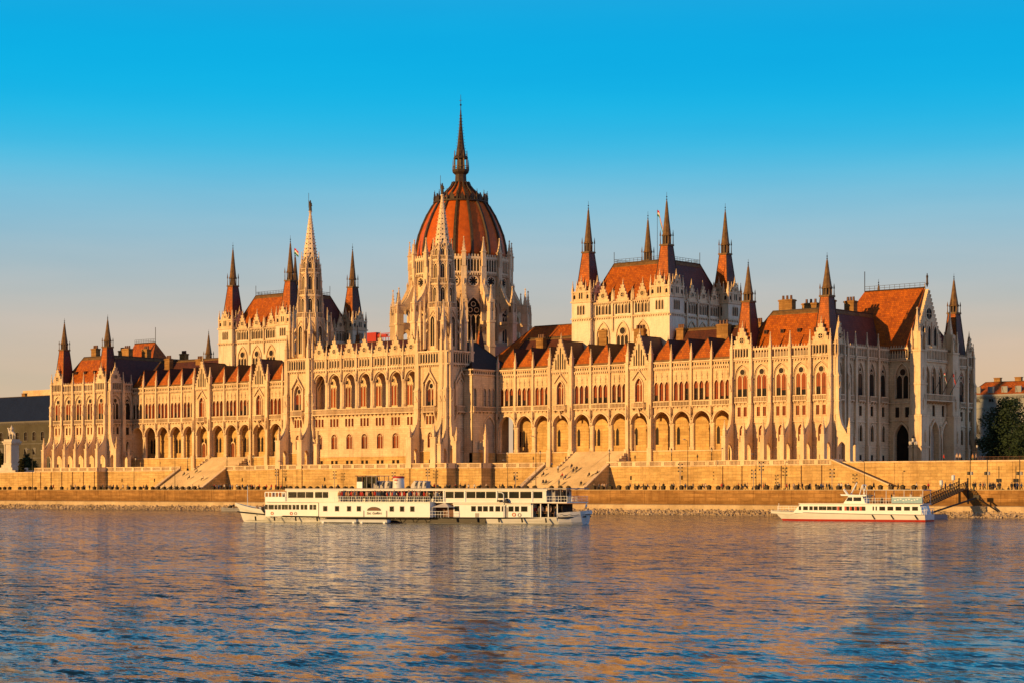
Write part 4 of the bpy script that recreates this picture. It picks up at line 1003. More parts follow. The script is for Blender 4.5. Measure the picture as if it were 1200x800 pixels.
# ------------------------------------------------------------------ central block with the loggia
LB = 5.308
def central():
    fr = (0, -4.6, 0)
    core = MB('limestone_grey', fr); core.box(-18.4, 18.4, 3.6, 12, B, 33); core.box(-18.6, 18.6, 0.5, 3.6, B, 20.1)
    core.fr((0, 0, 0)); core.box(-31.2, 31.2, 0.3, 14, B, 28.5)
    par = core.build('central_block', root)
    mb = MB('limestone', fr); L = 3.5 * LB
    mb.mat('limestone_trim'); mb.box(-L, L, -0.3, 0, B, B + 0.9)
    # loggia box
    mb.mat('limestone'); mb.face([(-L, 3.4, 20.2), (L, 3.4, 20.2), (L, 3.4, 29.6), (-L, 3.4, 29.6)]); mb.face([(-L, 0.5, 29.6), (L, 0.5, 29.6), (L, 3.4, 29.6), (-L, 3.4, 29.6)])
    mb.box(-L - 0.2, -L, 0, 3.4, 20, 33); mb.box(L, L + 0.2, 0, 3.4, 20, 33)
    bal = MB('limestone_trim', fr)
    balcony(bal, -L + 0.1, L - 0.1, 0, 18.75, 20.25, 0.7)
    for k in range(-3, 4):
        uc = k * LB; a, b = uc - LB / 2, uc + LB / 2
        mb.mat('ashlar'); panel(mb, a, b, B, 8.2, [(uc + d, 0.45, 6.1, 7.3, 7.3) for d in (-0.75, 0.75)], 0, 0.3)
        mb.mat('dark_void'); mb.face([(uc - 1.3, 0.28, 6.0), (uc + 1.3, 0.28, 6.0), (uc + 1.3, 0.28, 7.4), (uc - 1.3, 0.28, 7.4)])
        mb.mat('limestone'); panel(mb, a, b, 8.2, 14.9, [(uc, 1.0, 10.2, 12.9, 13.9)], 0, 0.4)
        win(par, fr, uc, 0.32, 1.0, 10.2, 12.9, 13.9, 2, WARM, 'arched_window')
        mb.mat('limestone_trim'); trim(mb, uc, 1.0, 10.2, 12.9, 13.9, 0.2, -0.1, 0); string(mb, a, b, 0, 8.2, 0.2, 0.15); string(mb, a, b, 0, 14.9, 0.2, 0.12)
        mb.mat('limestone'); ops = [(uc + d, 0.36, 15.8, 17.8, 17.8) for d in (-1.1, 0, 1.1)]; panel(mb, a, b, 14.9, 18.7, ops, 0, 0.35)
        w3 = MB(WARM, fr)
        for o_ in ops: w3.mat(WARM); opening_face(w3, *o_, 0.28); w3.mat('brown_paint'); w3.box(o_[0] - .03, o_[0] + .03, 0.22, 0.28, 15.8, 17.8); w3.mat('limestone_trim'); w3.box(o_[0] - .5, o_[0] + .5, -0.12, 0, 15.6, 15.8)
        w3.build('triple_window', par)
        mb.mat('limestone'); panel(mb, a, b, 18.7, 30.1, [(uc, 2.02, 20.2, 26.9, 29.2)], 0, 0.75)
        mb.mat('limestone_trim'); trim(mb, uc, 2.02, 26.8, 26.9, 29.2, 0.26, -0.15, 0, False); trim(mb, uc, 2.02, 26.8, 26.9, 29.2, -0.25, 0.3, 0.75, False)
        # loggia rear wall: triple lancets
        w4 = MB(DARK, fr)
        for d in (0.25, 1.2, 2.15):
            w4.mat('glass_warm'); opening_face(w4, uc + d, 0.34, 20.9, 25.2, 25.9, 3.36); w4.mat('limestone_trim'); trim(w4, uc + d, 0.34, 20.9, 25.2, 25.9, 0.12, 3.2, 3.4)
        w4.mat('limestone_trim'); ring(w4, uc + 1.2, 27.1, 0.5, 0.15, 3.25, 3.4); w4.mat('dark_void'); disc(w4, uc + 1.2, 27.1, 0.5, 3.37); w4.build('triple_window', par)
        # attic with blind lancets
        mb.mat('limestone'); mb.box(a, b, 0, 0.6, 30.1, 33.1)
        mb.mat('dark_void')
        for j in range(4):
            if j in (0, 1, 2, 3):
                u = uc + (j - 1.5) * 0.95; opening_face(mb, u, 0.24, 30.7, 32.0, 32.5, -0.012)
        mb.mat('limestone_trim')
        for j in range(5): u = uc + (j - 2) * 0.95; mb.box(u - 0.12, u + 0.12, -0.16, 0, 30.4, 32.7)
        mb.box(a, b, -0.3, 0.5, 30.0, 30.35); mb.box(a, b, -0.25, 0.5, 32.85, 33.1); corbels(mb, a, b, 0, 30.0, 0.6, 0.4, 0.25)
        g = MB('limestone', fr); gable(g, a + 0.35, b - 0.35, -0.1, 0.45, 33.1, 37.6, 0, (34.7, 0.55)); g.build('gable', par)
    for k in range(8):
        u = (k - 3.5) * LB
        if 0 < k < 7:
            c = MB('limestone_trim', fr); c.lathe(u, 0.15, [(0.62, 20.2), (0.62, 20.8), (0.42, 21.1), (0.40, 26.0), (0.66, 26.7), (0.66, 27.0)], 10); c.build('column', par)
        s_ = MB('limestone_trim', fr); pier_strip(s_, u, 27.6, 33.0, 36.4, 0.26, 0.4); figure(s_, u, -0.45, 27.6, 1.6); s_.build('pinnacle', par)
    bal.build('balustrade', par)
    # roof behind the loggia gables
    r = MB('roof_dark', fr); r.face([(-L, 0.6, 33.0), (L, 0.6, 33.0), (L, 5.5, 37.0), (-L, 5.5, 37.0)]); r.face([(-L, 5.5, 37.0), (L, 5.5, 37.0), (L, 14, 35), (-L, 14, 35)])
    r.mat('copper_dark'); r.bar((-L, 5.5, 37), (L, 5.5, 37), 0.12, 4); r.build('loggia_roof', par)
    # recessed shoulders beside the towers
    for sx in (-1, 1):
        mb.fr((0, 0, 0)); a, b = sorted((sx * 27.0, sx * 31.5)); uc = (a + b) / 2 + sx * 0.4
        mb.mat('limestone'); mb.box(a, b, 0, .28, B, 28.9)
        mb.mat('limestone_trim'); string(mb, a, b, 0, 18.6); string(mb, a, b, 0, 27.6, 0.3, 0.3); mb.box(a, b, -0.3, 0.4, 28.7, 29.05)
    fs = (31.5, 0, 90); mb.fr(fs)
    mb.mat('ashlar'); mb.box(0, 8.2, -0.35, 0.9, B, 8.9)
    mb.mat('limestone'); panel(mb, 0, 8.7, 8.9, 18.5, [(6.3, 1.95, 8.93, 14.9, 17.6)], 0, 0.95)
    mb.mat('limestone_grey'); mb.box(2, 8.6, 3.2, 3.4, B, 18.4)
    mb.mat('dark_void'); opening_face(mb, 6.3, 0.9, 9.0, 13, 14, 3.18)
    mb.mat('limestone_trim'); trim(mb, 6.3, 1.95, 14.8, 14.9, 17.6, 0.28, -0.14, 0, False)
    ops = [(y, 0.56, 20.2, 23.5, 24.55) for y in (1.0, 4.6, 6.2, 7.8)]
    mb.mat('limestone'); panel(mb, 0, 8.7, 18.5, 27.7, ops, 0, 0.4)
    for o_ in ops: win(par, fs, o_[0], 0.34, *o_[1:], 1, DARK); mb.mat('limestone_trim'); trim(mb, *o_, 0.16, -0.1, 0)
    mb.fr(fs); balcony(mb, 0.2, 8.5, 0, 18.8, 20.1, 0.35); string(mb, 0, 8.7, 0, 27.6, 0.25, 0.3); mb.box(0, 8.7, -0.32, 0.5, 28.75, 29.05); mb.mat('limestone'); mb.box(0, 8.7, 0, 0.4, 27.7, 28.75)
    mb.mat('dark_void')
    for j in range(12): u = 0.6 + j * 0.68; mb.face([(u - .17, -0.012, 28.0), (u + .17, -0.012, 28.0), (u + .17, -0.012, 28.5), (u - .17, -0.012, 28.5)])
    mb.build('facade', par)
    fb = MB('limestone_trim', fs); fb.box(2.2, 3.2, -2.4, -1.5, B, 12.0); pinnacle(fb, 2.7, -1.95, 12.0, 13.2, 15.8, .32); fb.box(2.35, 3.05, -1.5, 0, 9.6, 11.6); fb.build('buttress', par)
    roof_hip('shoulder_roof', par, -31.2, 31.2, 0.6, 16, 29.0, 36.0, 7, 6, 'slate')
    return par
cb = central()

# ------------------------------------------------------------------ the two bell towers
def bell_tower(sx):
    xc = sx * 22.85; yc = -1.1; hs = 4.3
    core = MB('limestone_grey', (xc, yc, 0)); core.box(-hs + 0.9, hs - 0.9, -hs + 0.9, hs - 0.9, B, 33.4); par = core.build('bell_tower', root)
    mb = MB('limestone')
    faces = [((xc, yc - hs, 0), WARM)]
    ho = 5.85 if sx > 0 else hs
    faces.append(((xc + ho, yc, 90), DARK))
    for fr, gl in faces:
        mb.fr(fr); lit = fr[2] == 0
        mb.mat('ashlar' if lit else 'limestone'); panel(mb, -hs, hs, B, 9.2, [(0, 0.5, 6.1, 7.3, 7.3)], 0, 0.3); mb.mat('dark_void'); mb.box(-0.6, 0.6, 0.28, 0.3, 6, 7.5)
        mb.mat('limestone'); panel(mb, -hs, hs, 9.2, 14.9, [(0, 0.8, 10.2, 12.9, 13.9)], 0, 0.4)
        ops = [(d, 0.36, 15.8, 17.8, 17.8) for d in (-1.0, 0, 1.0)]; panel(mb, -hs, hs, 14.9, 18.7, ops, 0, 0.35)
        panel(mb, -hs, hs, 18.7, 30.1, [(0, 1.3, 20.2, 24.2, 26.6)], 0, 0.6)
        win(par, fr, 0, 0.32, 0.8, 10.2, 12.9, 13.9, 2, gl, 'arched_window')
        for o_ in ops: win(par, fr, o_[0], 0.28, *o_[1:], 1, gl, 'small_window', heads=False)
        tracery(par, fr, 0, 0.5, 1.3, 20.2, 24.2, 26.6, 2, gl)
        mb.mat('limestone_trim'); trim(mb, 0, 1.3, 20.2, 24.2, 26.6, 0.3, -0.3, 0); trim(mb, 0, 0.8, 10.2, 12.9, 13.9, 0.2, -0.12, 0)
        for sg in (-1, 1): mb.bar((sg * 2.2, -0.4, 25.6), (0, -0.4, 28.6), 0.2, 4); mb.box(sg * 2.0 - 0.18, sg * 2.0 + 0.18, -0.5, 0, 20.2, 25.6)
        mb.bar((0, -0.4, 28.4), (0, -0.4, 30.2), 0.2, 4, 0.04)
        balcony(mb, -2.1, 2.1, 0, 18.6, 20.2, 0.85); mb.extr_u([(-0.85, 18.6), (0, 18.6), (0, 16.4)], -2.0, -1.7); mb.extr_u([(-0.85, 18.6), (0, 18.6), (0, 16.4)], 1.7, 2.0)
        string(mb, -hs, hs, 0, 14.9); string(mb, -hs, hs, 0, 9.2); string(mb, -hs, hs, 0, 18.5, 0.2, 0.14); mb.box(-hs, hs, -0.3, 0, B, B + 0.9); corbels(mb, -hs, hs, 0, 30.1, 0.6, 0.45, 0.3)
        # arcaded parapet
        mb.mat('limestone'); mb.box(-hs - 0.1, hs + 0.1, -0.3, 0.3, 30.1, 33.3)
        mb.mat('dark_void'); n = 9
        for j in range(n): u = (j - (n - 1) / 2) * 0.86; opening_face(mb, u, 0.25, 30.6, 32.3, 32.8, -0.312)
        mb.mat('limestone_trim')
        for j in range(n + 1): u = (j - n / 2) * 0.86; mb.box(u - 0.12, u + 0.12, -0.45, -0.3, 30.4, 32.9)
        mb.box(-hs - 0.3, hs + 0.3, -0.55, 0.3, 30.0, 30.35); mb.box(-hs - 0.3, hs + 0.3, -0.55, 0.3, 33.0, 33.4)
    if sx > 0:
        mb.fr((xc, yc, 0)); mb.mat('limestone'); mb.box(hs, ho - .01, -hs + .02, hs, B, 30.1); mb.box(hs + .1, ho + .1, -hs - .3, hs, 30.1, 33.3); mb.mat('limestone_trim'); mb.box(hs + .3, ho + .3, -hs - .54, hs, 33.0, 33.4); mb.box(hs + .3, ho + .3, -hs - .54, hs, 30.0, 30.35)
    mb.fr((xc, yc, 0)); mb.mat('limestone'); mb.box(-hs, -hs + 0.9, -hs + 0.01, hs, B, 33.3); mb.box(-hs, hs - 0.01, hs - 0.9, hs, B, 33.3); mb.box(-hs + 0.1, hs - 0.1, -hs + 0.1, hs - 0.1, 33.0, 33.45)
    mb.build('tower_body', par)
    for u in (-hs + 0.35, hs - 0.35): buttress(par, (xc, yc - hs, 0), u, 3.5, top=33.2, pin=39.5, upz=18.2, ftop=12.6, t=0.68)
    for u in (-hs + 0.6, hs - 0.6): buttress(par, (xc + ho, yc, 90), u, 2.6, top=33.2, pin=39.5, upz=16.5, ftop=11.6, t=0.6)
    if sx > 0: buttress(par, (xc, yc - hs, 0), ho - .5, 3.0, top=33.2, pin=38.0, upz=16.0, ftop=11.0, t=0.6)
    # octagonal stages
    st = MB('limestone_trim', (xc, yc, 0))
    def stage(z0, z1, r, lance, pr, pz):
        st.mat('limestone'); st.lathe(0, 0, [(r, z0), (r, z1)], 8, PI / 8)
        ap = r * math.cos(PI / 8); fw_ = r * math.sin(PI / 8)
        for k in range(8):
            an = k * PI / 4
            st.fr((xc + ap * math.cos(an), yc + ap * math.sin(an), math.degrees(an) + 90))
            hw = fw_ * 0.46; zs, ze = z0 + (z1 - z0) * lance[0], z0 + (z1 - z0) * lance[1]
            st.mat('dark_void'); opening_face(st, 0, hw, zs, ze - hw * 1.6, ze, -0.015)
            st.mat('limestone_trim'); trim(st, 0, hw, zs, ze - hw * 1.6, ze, 0.18, -0.2, 0); st.box(-0.06, 0.06, -0.1, 0, zs, ze - hw)
            for sg in (-1, 1): st.bar((sg * fw_ * 0.72, -0.15, ze - 0.1), (0, -0.15, ze + 1.3), 0.11, 4)
            # shaft at the corner with its pinnacle
            a2 = an + PI / 8; st.fr((xc, yc, math.degrees(a2)))
            st.box(r - 0.25, r + 0.22, -0.24, 0.24, z0, z1); pinnacle(st, r + pr, 0, z0 + (z1 - z0) * 0.05, z0 + (z1 - z0) * 0.62, pz, 0.27)
            st.bar((r + pr, 0, z0 + (z1 - z0) * 0.5), (r, 0, z0 + (z1 - z0) * 0.72), 0.14, 4)
        st.fr((xc, yc, 0))
    def gallery(z, r, h=1.25):
        st.fr((xc, yc, 0)); st.mat('limestone_trim'); st.lathe(0, 0, [(r - 0.5, z - 0.7), (r, z - 0.2), (r, z + 0.12)], 8, PI / 8)
        for k in range(8):
            a, b = k * PI / 4 - PI / 8, k * PI / 4 + PI / 8
            p, q = (r * .97 * math.cos(a), r * .97 * math.sin(a)), (r * .97 * math.cos(b), r * .97 * math.sin(b))
            st.bar((*p, z + h), (*q, z + h), 0.11, 4)
            for j in range(6): t = j / 6; st.bar((p[0] + (q[0] - p[0]) * t, p[1] + (q[1] - p[1]) * t, z), (p[0] + (q[0] - p[0]) * t, p[1] + (q[1] - p[1]) * t, z + h), 0.07 if j else 0.14, 4)
    stage(33.4, 43.8, 3.65, (0.12, 0.80), 1.05, 46.5)
    # buttressing pinnacles on the corners of the square body
    for a in (-1, 1):
        for b in (-1, 1):
            st.mat('limestone_trim'); pinnacle(st, a * 3.75, b * 3.75, 33.4, 40.5, 45.5, 0.5)
            st.bar((a * 3.75, b * 3.75, 37.8), (a * 2.3, b * 2.3, 41.6), 0.28, 4); st.bar((a * 3.75, b * 3.75, 35.5), (a * 2.3, b * 2.3, 39.0), 0.22, 4)
    gallery(43.8, 3.75)
    stage(43.8, 49.8, 2.75, (0.15, 0.82), 0.55, 51.5); gallery(49.6, 3.1)
    stage(49.8, 55.6, 2.45, (0.15, 0.8), 0.45, 57.8); gallery(55.4, 2.75, 1.0)
    stage(55.6, 58.6, 2.1, (0.15, 0.85), 0.25, 60.8)
    st.build('octagon_stages', par)
    sp_ = MB('limestone_trim', (xc, yc, 0)); z0, z1, r0 = 58.4, 71.2, 2.05
    sp_.lathe(0, 0, [(r0, z0), (0.22, z1)], 8, PI / 8)
    for k in range(8):
        a = k * PI / 4 + PI / 8; n = 17
        for i in range(n):
            t = (i + 0.4) / n; r = r0 + (0.22 - r0) * t; z = z0 + (z1 - z0) * t
            x, y = r * math.cos(a), r * math.sin(a); s = 0.17 * (1 - 0.5 * t); x2, y2 = (r + s * 1.3) * math.cos(a), (r + s * 1.3) * math.sin(a)
            sp_.bar((x, y, z), (x2, y2, z + s * 0.9), s * 0.75, 4, s * 0.35)
        a = k * PI / 4; 
        for i in range(9):     # pierced quatrefoils up the faces
            t = (i + 0.5) / 10; r = (r0 + (0.22 - r0) * t) * math.cos(PI / 8); z = z0 + (z1 - z0) * t; s = 0.28 * (1 - t) + 0.05
            sp_.mat('dark_void'); c = (r + 0.012) * math.cos(a), (r + 0.012) * math.sin(a); tx, ty = -math.sin(a) * s, math.cos(a) * s; sl_ = 0.14 * s
            sp_.face([(c[0] - tx, c[1] - ty, z), (c[0] + sl_ * 1.2 * math.cos(a), c[1] + sl_ * 1.2 * math.sin(a), z - s), (c[0] + tx, c[1] + ty, z), (c[0] - sl_ * 0.6 * math.cos(a), c[1] - sl_ * 0.6 * math.sin(a), z + s)]); sp_.mat('limestone_trim')
    sp_.lathe(0, 0, [(0.2, z1 - 0.3), (0.5, z1), (0.25, z1 + 0.3)], 8)
    sp_.build('spire', par)
    f = MB('bronze', (xc, yc, 0)); z = z1 + 0.25
    f.lathe(0, 0, [(0.42, z), (0.34, z + 1.1), (0.42, z + 1.9), (0.16, z + 2.2), (0.21, z + 2.45), (0.05, z + 2.75)], 8)
    f.bar((0.3, 0, z + 1.8), (0.6, 0, z + 1.2), 0.12, 5); f.bar((-0.3, 0, z + 1.8), (-0.5, -0.1, z + 2.6), 0.12, 5); f.bar((-0.5, -0.1, z + 0.8), (-0.5, -0.1, z + 4.6), 0.05, 4)
    f.build('statue', par)
bell_tower(-1); bell_tower(1)

# ------------------------------------------------------------------ the dome
DX, DY = 0.0, 31.3
def dome():
    N = 16
    prof = [(11.75, 59.6), (11.9, 61.0), (11.55, 63.6), (10.95, 66.2), (9.95, 68.8), (8.75, 71.4), (7.3, 73.8), (6.2, 75.3), (4.6, 76.9), (3.2, 78.2), (2.3, 79.2), (1.9, 80.2)]
    mb = MB('dome_tile', (DX, DY, 0)); mb.lathe(0, 0, prof, 64); d = mb.build('dome', root, smooth=True)
    for k in range(N):
        a = 2 * PI * k / N + PI / N; r = MB('rib_metal', (DX, DY, math.degrees(a)))
        for (r0, z0), (r1, z1) in zip(prof, prof[1:]):
            tw = lambda q: 0.18 + 0.28 * q / 12
            t0, t1 = tw(r0), tw(r1)
            for s0, s1 in (((-t0, .0), (-t1, .0)), ):
                A = [(r0 - 0.1, -t0, z0), (r0 + 0.5, -t0 * 0.7, z0), (r0 + 0.5, t0 * 0.7, z0), (r0 - 0.1, t0, z0)]
                Bq = [(r1 - 0.1, -t1, z1 + 0.0), (r1 + 0.5, -t1 * 0.7, z1 + 0.1), (r1 + 0.5, t1 * 0.7, z1 + 0.1), (r1 - 0.1, t1, z1)]
                r.mat('copper' if False else 'rib_metal')
                for i in range(3): r.mat('copper_dark' if i == 0 else 'rib_metal'); r.face([A[i], A[i + 1], Bq[i + 1], Bq[i]])
        r.build('rib', d)
    c = MB('copper_dark', (DX, DY, 0))            # crown of gablets round the upper dome
    c.lathe(0, 0, [(6.55, 74.4), (7.25, 74.7), (7.25, 75.0), (6.2, 75.3)], 32)
    for k in range(N):
        a = 2 * PI * k / N + PI / N; c.fr((DX, DY, math.degrees(a))); c.mat('copper_dark'); pinnacle(c, 7.0, 0, 74.8, 76.0, 77.8, 0.22)
        a += PI / N; c.fr((DX, DY, math.degrees(a) + 90)); c.extr_w([(-0.95, 74.9), (0.95, 74.9), (0, 77.0)], -6.95, -6.6)
        for s in (-0.6, 0.6): c.lathe(s * 1.1, -7.0, [(0.14, 74.9), (0.03, 75.9)], 4)
    c.build('crown', d)
    l = MB('copper_dark', (DX, DY, 0))             # lantern
    l.lathe(0, 0, [(1.9, 79.6), (1.6, 80.4), (1.5, 82.2), (2.2, 82.8), (2.35, 83.3), (2.35, 83.5)], 8, PI / 8)
    for k in range(8):
        a = k * PI / 4 + PI / 8; x, y = math.cos(a), math.sin(a)
        l.mat('copper'); l.bar((1.75 * x, 1.75 * y, 83.4), (1.75 * x, 1.75 * y, 86.6), 0.2, 5); l.bar((2.2 * x, 2.2 * y, 83.4), (2.2 * x, 2.2 * y, 84.4), 0.12, 4)
        b = a + PI / 4; l.bar((2.2 * x, 2.2 * y, 84.4), (2.2 * math.cos(b), 2.2 * math.sin(b), 84.4), 0.08, 4)
        l.bar((1.75 * x, 1.75 * y, 86.3), (1.75 * x, 1.75 * y, 88.6), 0.16, 4, 0.03); l.bar((2.2 * x, 2.2 * y, 83.5), (2.2 * x, 2.2 * y, 86.2), 0.1, 4, 0.02)
    l.mat('rib_metal'); l.lathe(0, 0, [(0.8, 83.4), (0.8, 86.4)], 8); l.mat('copper_dark')
    l.lathe(0, 0, [(2.0, 86.4), (2.0, 86.7), (1.4, 87.2), (0.95, 90.0), (0.42, 95.0), (0.16, 99.0), (0.1, 99.4)], 8, PI / 8)
    for i in range(14):
        t = i / 14; z = 87.4 + 11 * t; r = 1.36 * (1 - t) ** 1.0 * 0.95 + 0.14
        for k in range(4): a = k * PI / 2 + PI / 8; l.bar((r * math.cos(a), r * math.sin(a), z), ((r + .2) * math.cos(a), (r + .2) * math.sin(a), z + .15), 0.09, 4, 0.03)
    l.mat('iron'); l.bar((0, 0, 99), (0, 0, 103.2), 0.12, 5, 0.05); l.lathe(0, 0, [(0.05, 100.2), (0.32, 100.5), (0.05, 100.8)], 8); l.bar((-0.5, 0, 101.7), (0.5, 0, 101.7), 0.06, 4)
    l.build('lantern', d)
    # drum
    core = MB('limestone', (DX, DY, 0)); core.lathe(0, 0, [(12.9, 30), (12.9, 55.6)], 16, 0); core.lathe(0, 0, [(12.2, 55.6), (12.2, 59.7)], 16, 0); dr = core.build('drum', root)
    fwid = 12.9 * math.tan(PI / 16); ap = 12.9 * math.cos(PI / 16)
    for k in range(N):
        a = 2 * PI * k / N + PI / N; fr = (DX + ap * math.cos(a), DY + ap * math.sin(a), math.degrees(a) + 90)
        vis = -(math.cos(a) * (CX - DX) + math.sin(a) * (CY - DY)) < 120
        # big traceried window
        t = MB('limestone_trim', fr); hw = 1.95
        t.mat('dark_void'); opening_face(t, 0, hw, 35.0, 45.4, 49.0, -0.02)
        t.mat('limestone_trim'); trim(t, 0, hw, 35.0, 45.4, 49.0, 0.32, -0.45, 0)
        for u in (-0.65, 0.65): t.box(u - 0.09, u + 0.09, -0.2, -0.02, 35.0, 44.6)
        for u in (-1.3, 0, 1.3): trim(t, u, 0.52, 43.6, 43.7, 44.6, 0.1, -0.2, -0.02, False)
        for cx_, cz in ((-0.85, 45.8), (0.85, 45.8), (0, 47.3)): ring(t, cx_, cz, 0.52, 0.16, -0.22, -0.02, 10)
        t.build('traceried_window', dr)
        # rose
        t = MB('dark_void', fr); disc(t, 0, 53.2, 1.15, -0.02, 20); t.mat('limestone_trim'); ring(t, 0, 53.2, 1.15, 0.25, -0.3, 0, 20)
        for j in range(8):
            an = j * PI / 4; t.mat('limestone_trim'); t.face([(1.18 * math.cos(an - .16), -0.1, 53.2 + 1.18 * math.sin(an - .16)), (1.18 * math.cos(an + .16), -0.1, 53.2 + 1.18 * math.sin(an + .16)), (0.55 * math.cos(an), -0.1, 53.2 + 0.55 * math.sin(an))])
        t.build('rose_window', dr)
        # open gallery with slender shafts under the dome
        g = MB('limestone_trim', fr); g.fr((DX + 13.3 * math.cos(PI / 16) * math.cos(a), DY + 13.3 * math.cos(PI / 16) * math.sin(a), math.degrees(a) + 90)); fw2 = 13.3 * math.tan(PI / 16) * 0.98
        g.box(-fw2, fw2, -0.1, 0.35, 55.2, 55.7); g.box(-fw2, fw2, -0.1, 0.35, 58.9, 59.5); corbels(g, -fw2, fw2, 0, 55.3, 0.62, 0.6, 0.3)
        for j in range(7): u = (j - 3) * fw2 / 3.2; g.box(u - 0.12, u + 0.12, 0, 0.25, 55.7, 58.9, 'tb')
        g.mat('dark_void'); g.box(-fw2, fw2, 0.75, 0.8, 55.7, 58.9); g.mat('limestone_trim')
        for j in range(6):
            u = (j - 2.5) * fw2 / 3.2; trim(g, u, fw2 / 6.4 - 0.1, 58.2, 58.2, 58.85, 0.12, 0.0, 0.2, False)
            g.box(u - 0.2, u + 0.2, 0, 0.3, 59.5, 60.1)
        g.build('gallery', dr)
        # radial flying buttress
        b = 2 * PI * k / N; f = MB('limestone', (DX, DY, math.degrees(b) - 90 + 90)); h = 0.55
        F = lambda prof_: [f.face([(p[0], sgn * h, p[1]) for p in prof_]) for sgn in (-1, 1)] + [f.face([(p[0], -h, p[1]), (p[0], h, p[1]), (q[0], h, q[1]), (q[0], -h, q[1])]) for p, q in zip(prof_, prof_[1:] + prof_[:1])]
        f.mat('limestone_trim'); f.box(12.5, 13.7, -0.7, 0.7, 31, 57); pinnacle(f, 13.35, 0, 57, 60.8, 64.6, 0.5); f.box(12.6, 13.95, -0.85, 0.85, 49.8, 50.3); figure(f, 13.95, 0, 51.5, 2.4)
        f.mat('limestone')
        F([(13.5, 53.4), (13.5, 49.0), (14.3, 46.4)] + [(p[0], p[1]) for p in arch(15.55, 1.25, 44.6, 46.4, 4)][1:-1] + [(16.8, 44.2), (17.6, 44.2), (17.6, 46.6), (15.4, 49.4)])
        F([(13.6, 42.0), (17.0, 42.0), (17.0, 42.9), (13.6, 42.9)])
        F([(13.6, 37.2)] + [(p[0], p[1]) for p in arch(15.2, 1.5, 39.5, 41.3, 4)] + [(17.0, 39.5), (17.0, 42.1), (13.5, 42.1), (13.5, 37.2)])
        f.mat('limestone_trim'); f.box(16.7, 18.5, -0.75, 0.75, 31, 45.2); f.box(16.6, 18.7, -0.9, 0.9, 42.3, 42.8); f.box(16.6, 18.7, -0.9, 0.9, 36.2, 36.7)
        pinnacle(f, 17.7, 0, 45.2, 47.6, 52.0, 0.55)
        for sgn in (-1, 1): pinnacle(f, 18.35, sgn * 0.55, 43, 45.8, 48.2, 0.22)
        f.build('flying_buttress', dr)
    ring_ = MB('limestone_grey', (DX, DY, 0)); ring_.lathe(0, 0, [(18.2, 28), (18.2, 36.4), (12.7, 38.2)], 16, 0); ring_.build('lower_ring', dr)
dome()

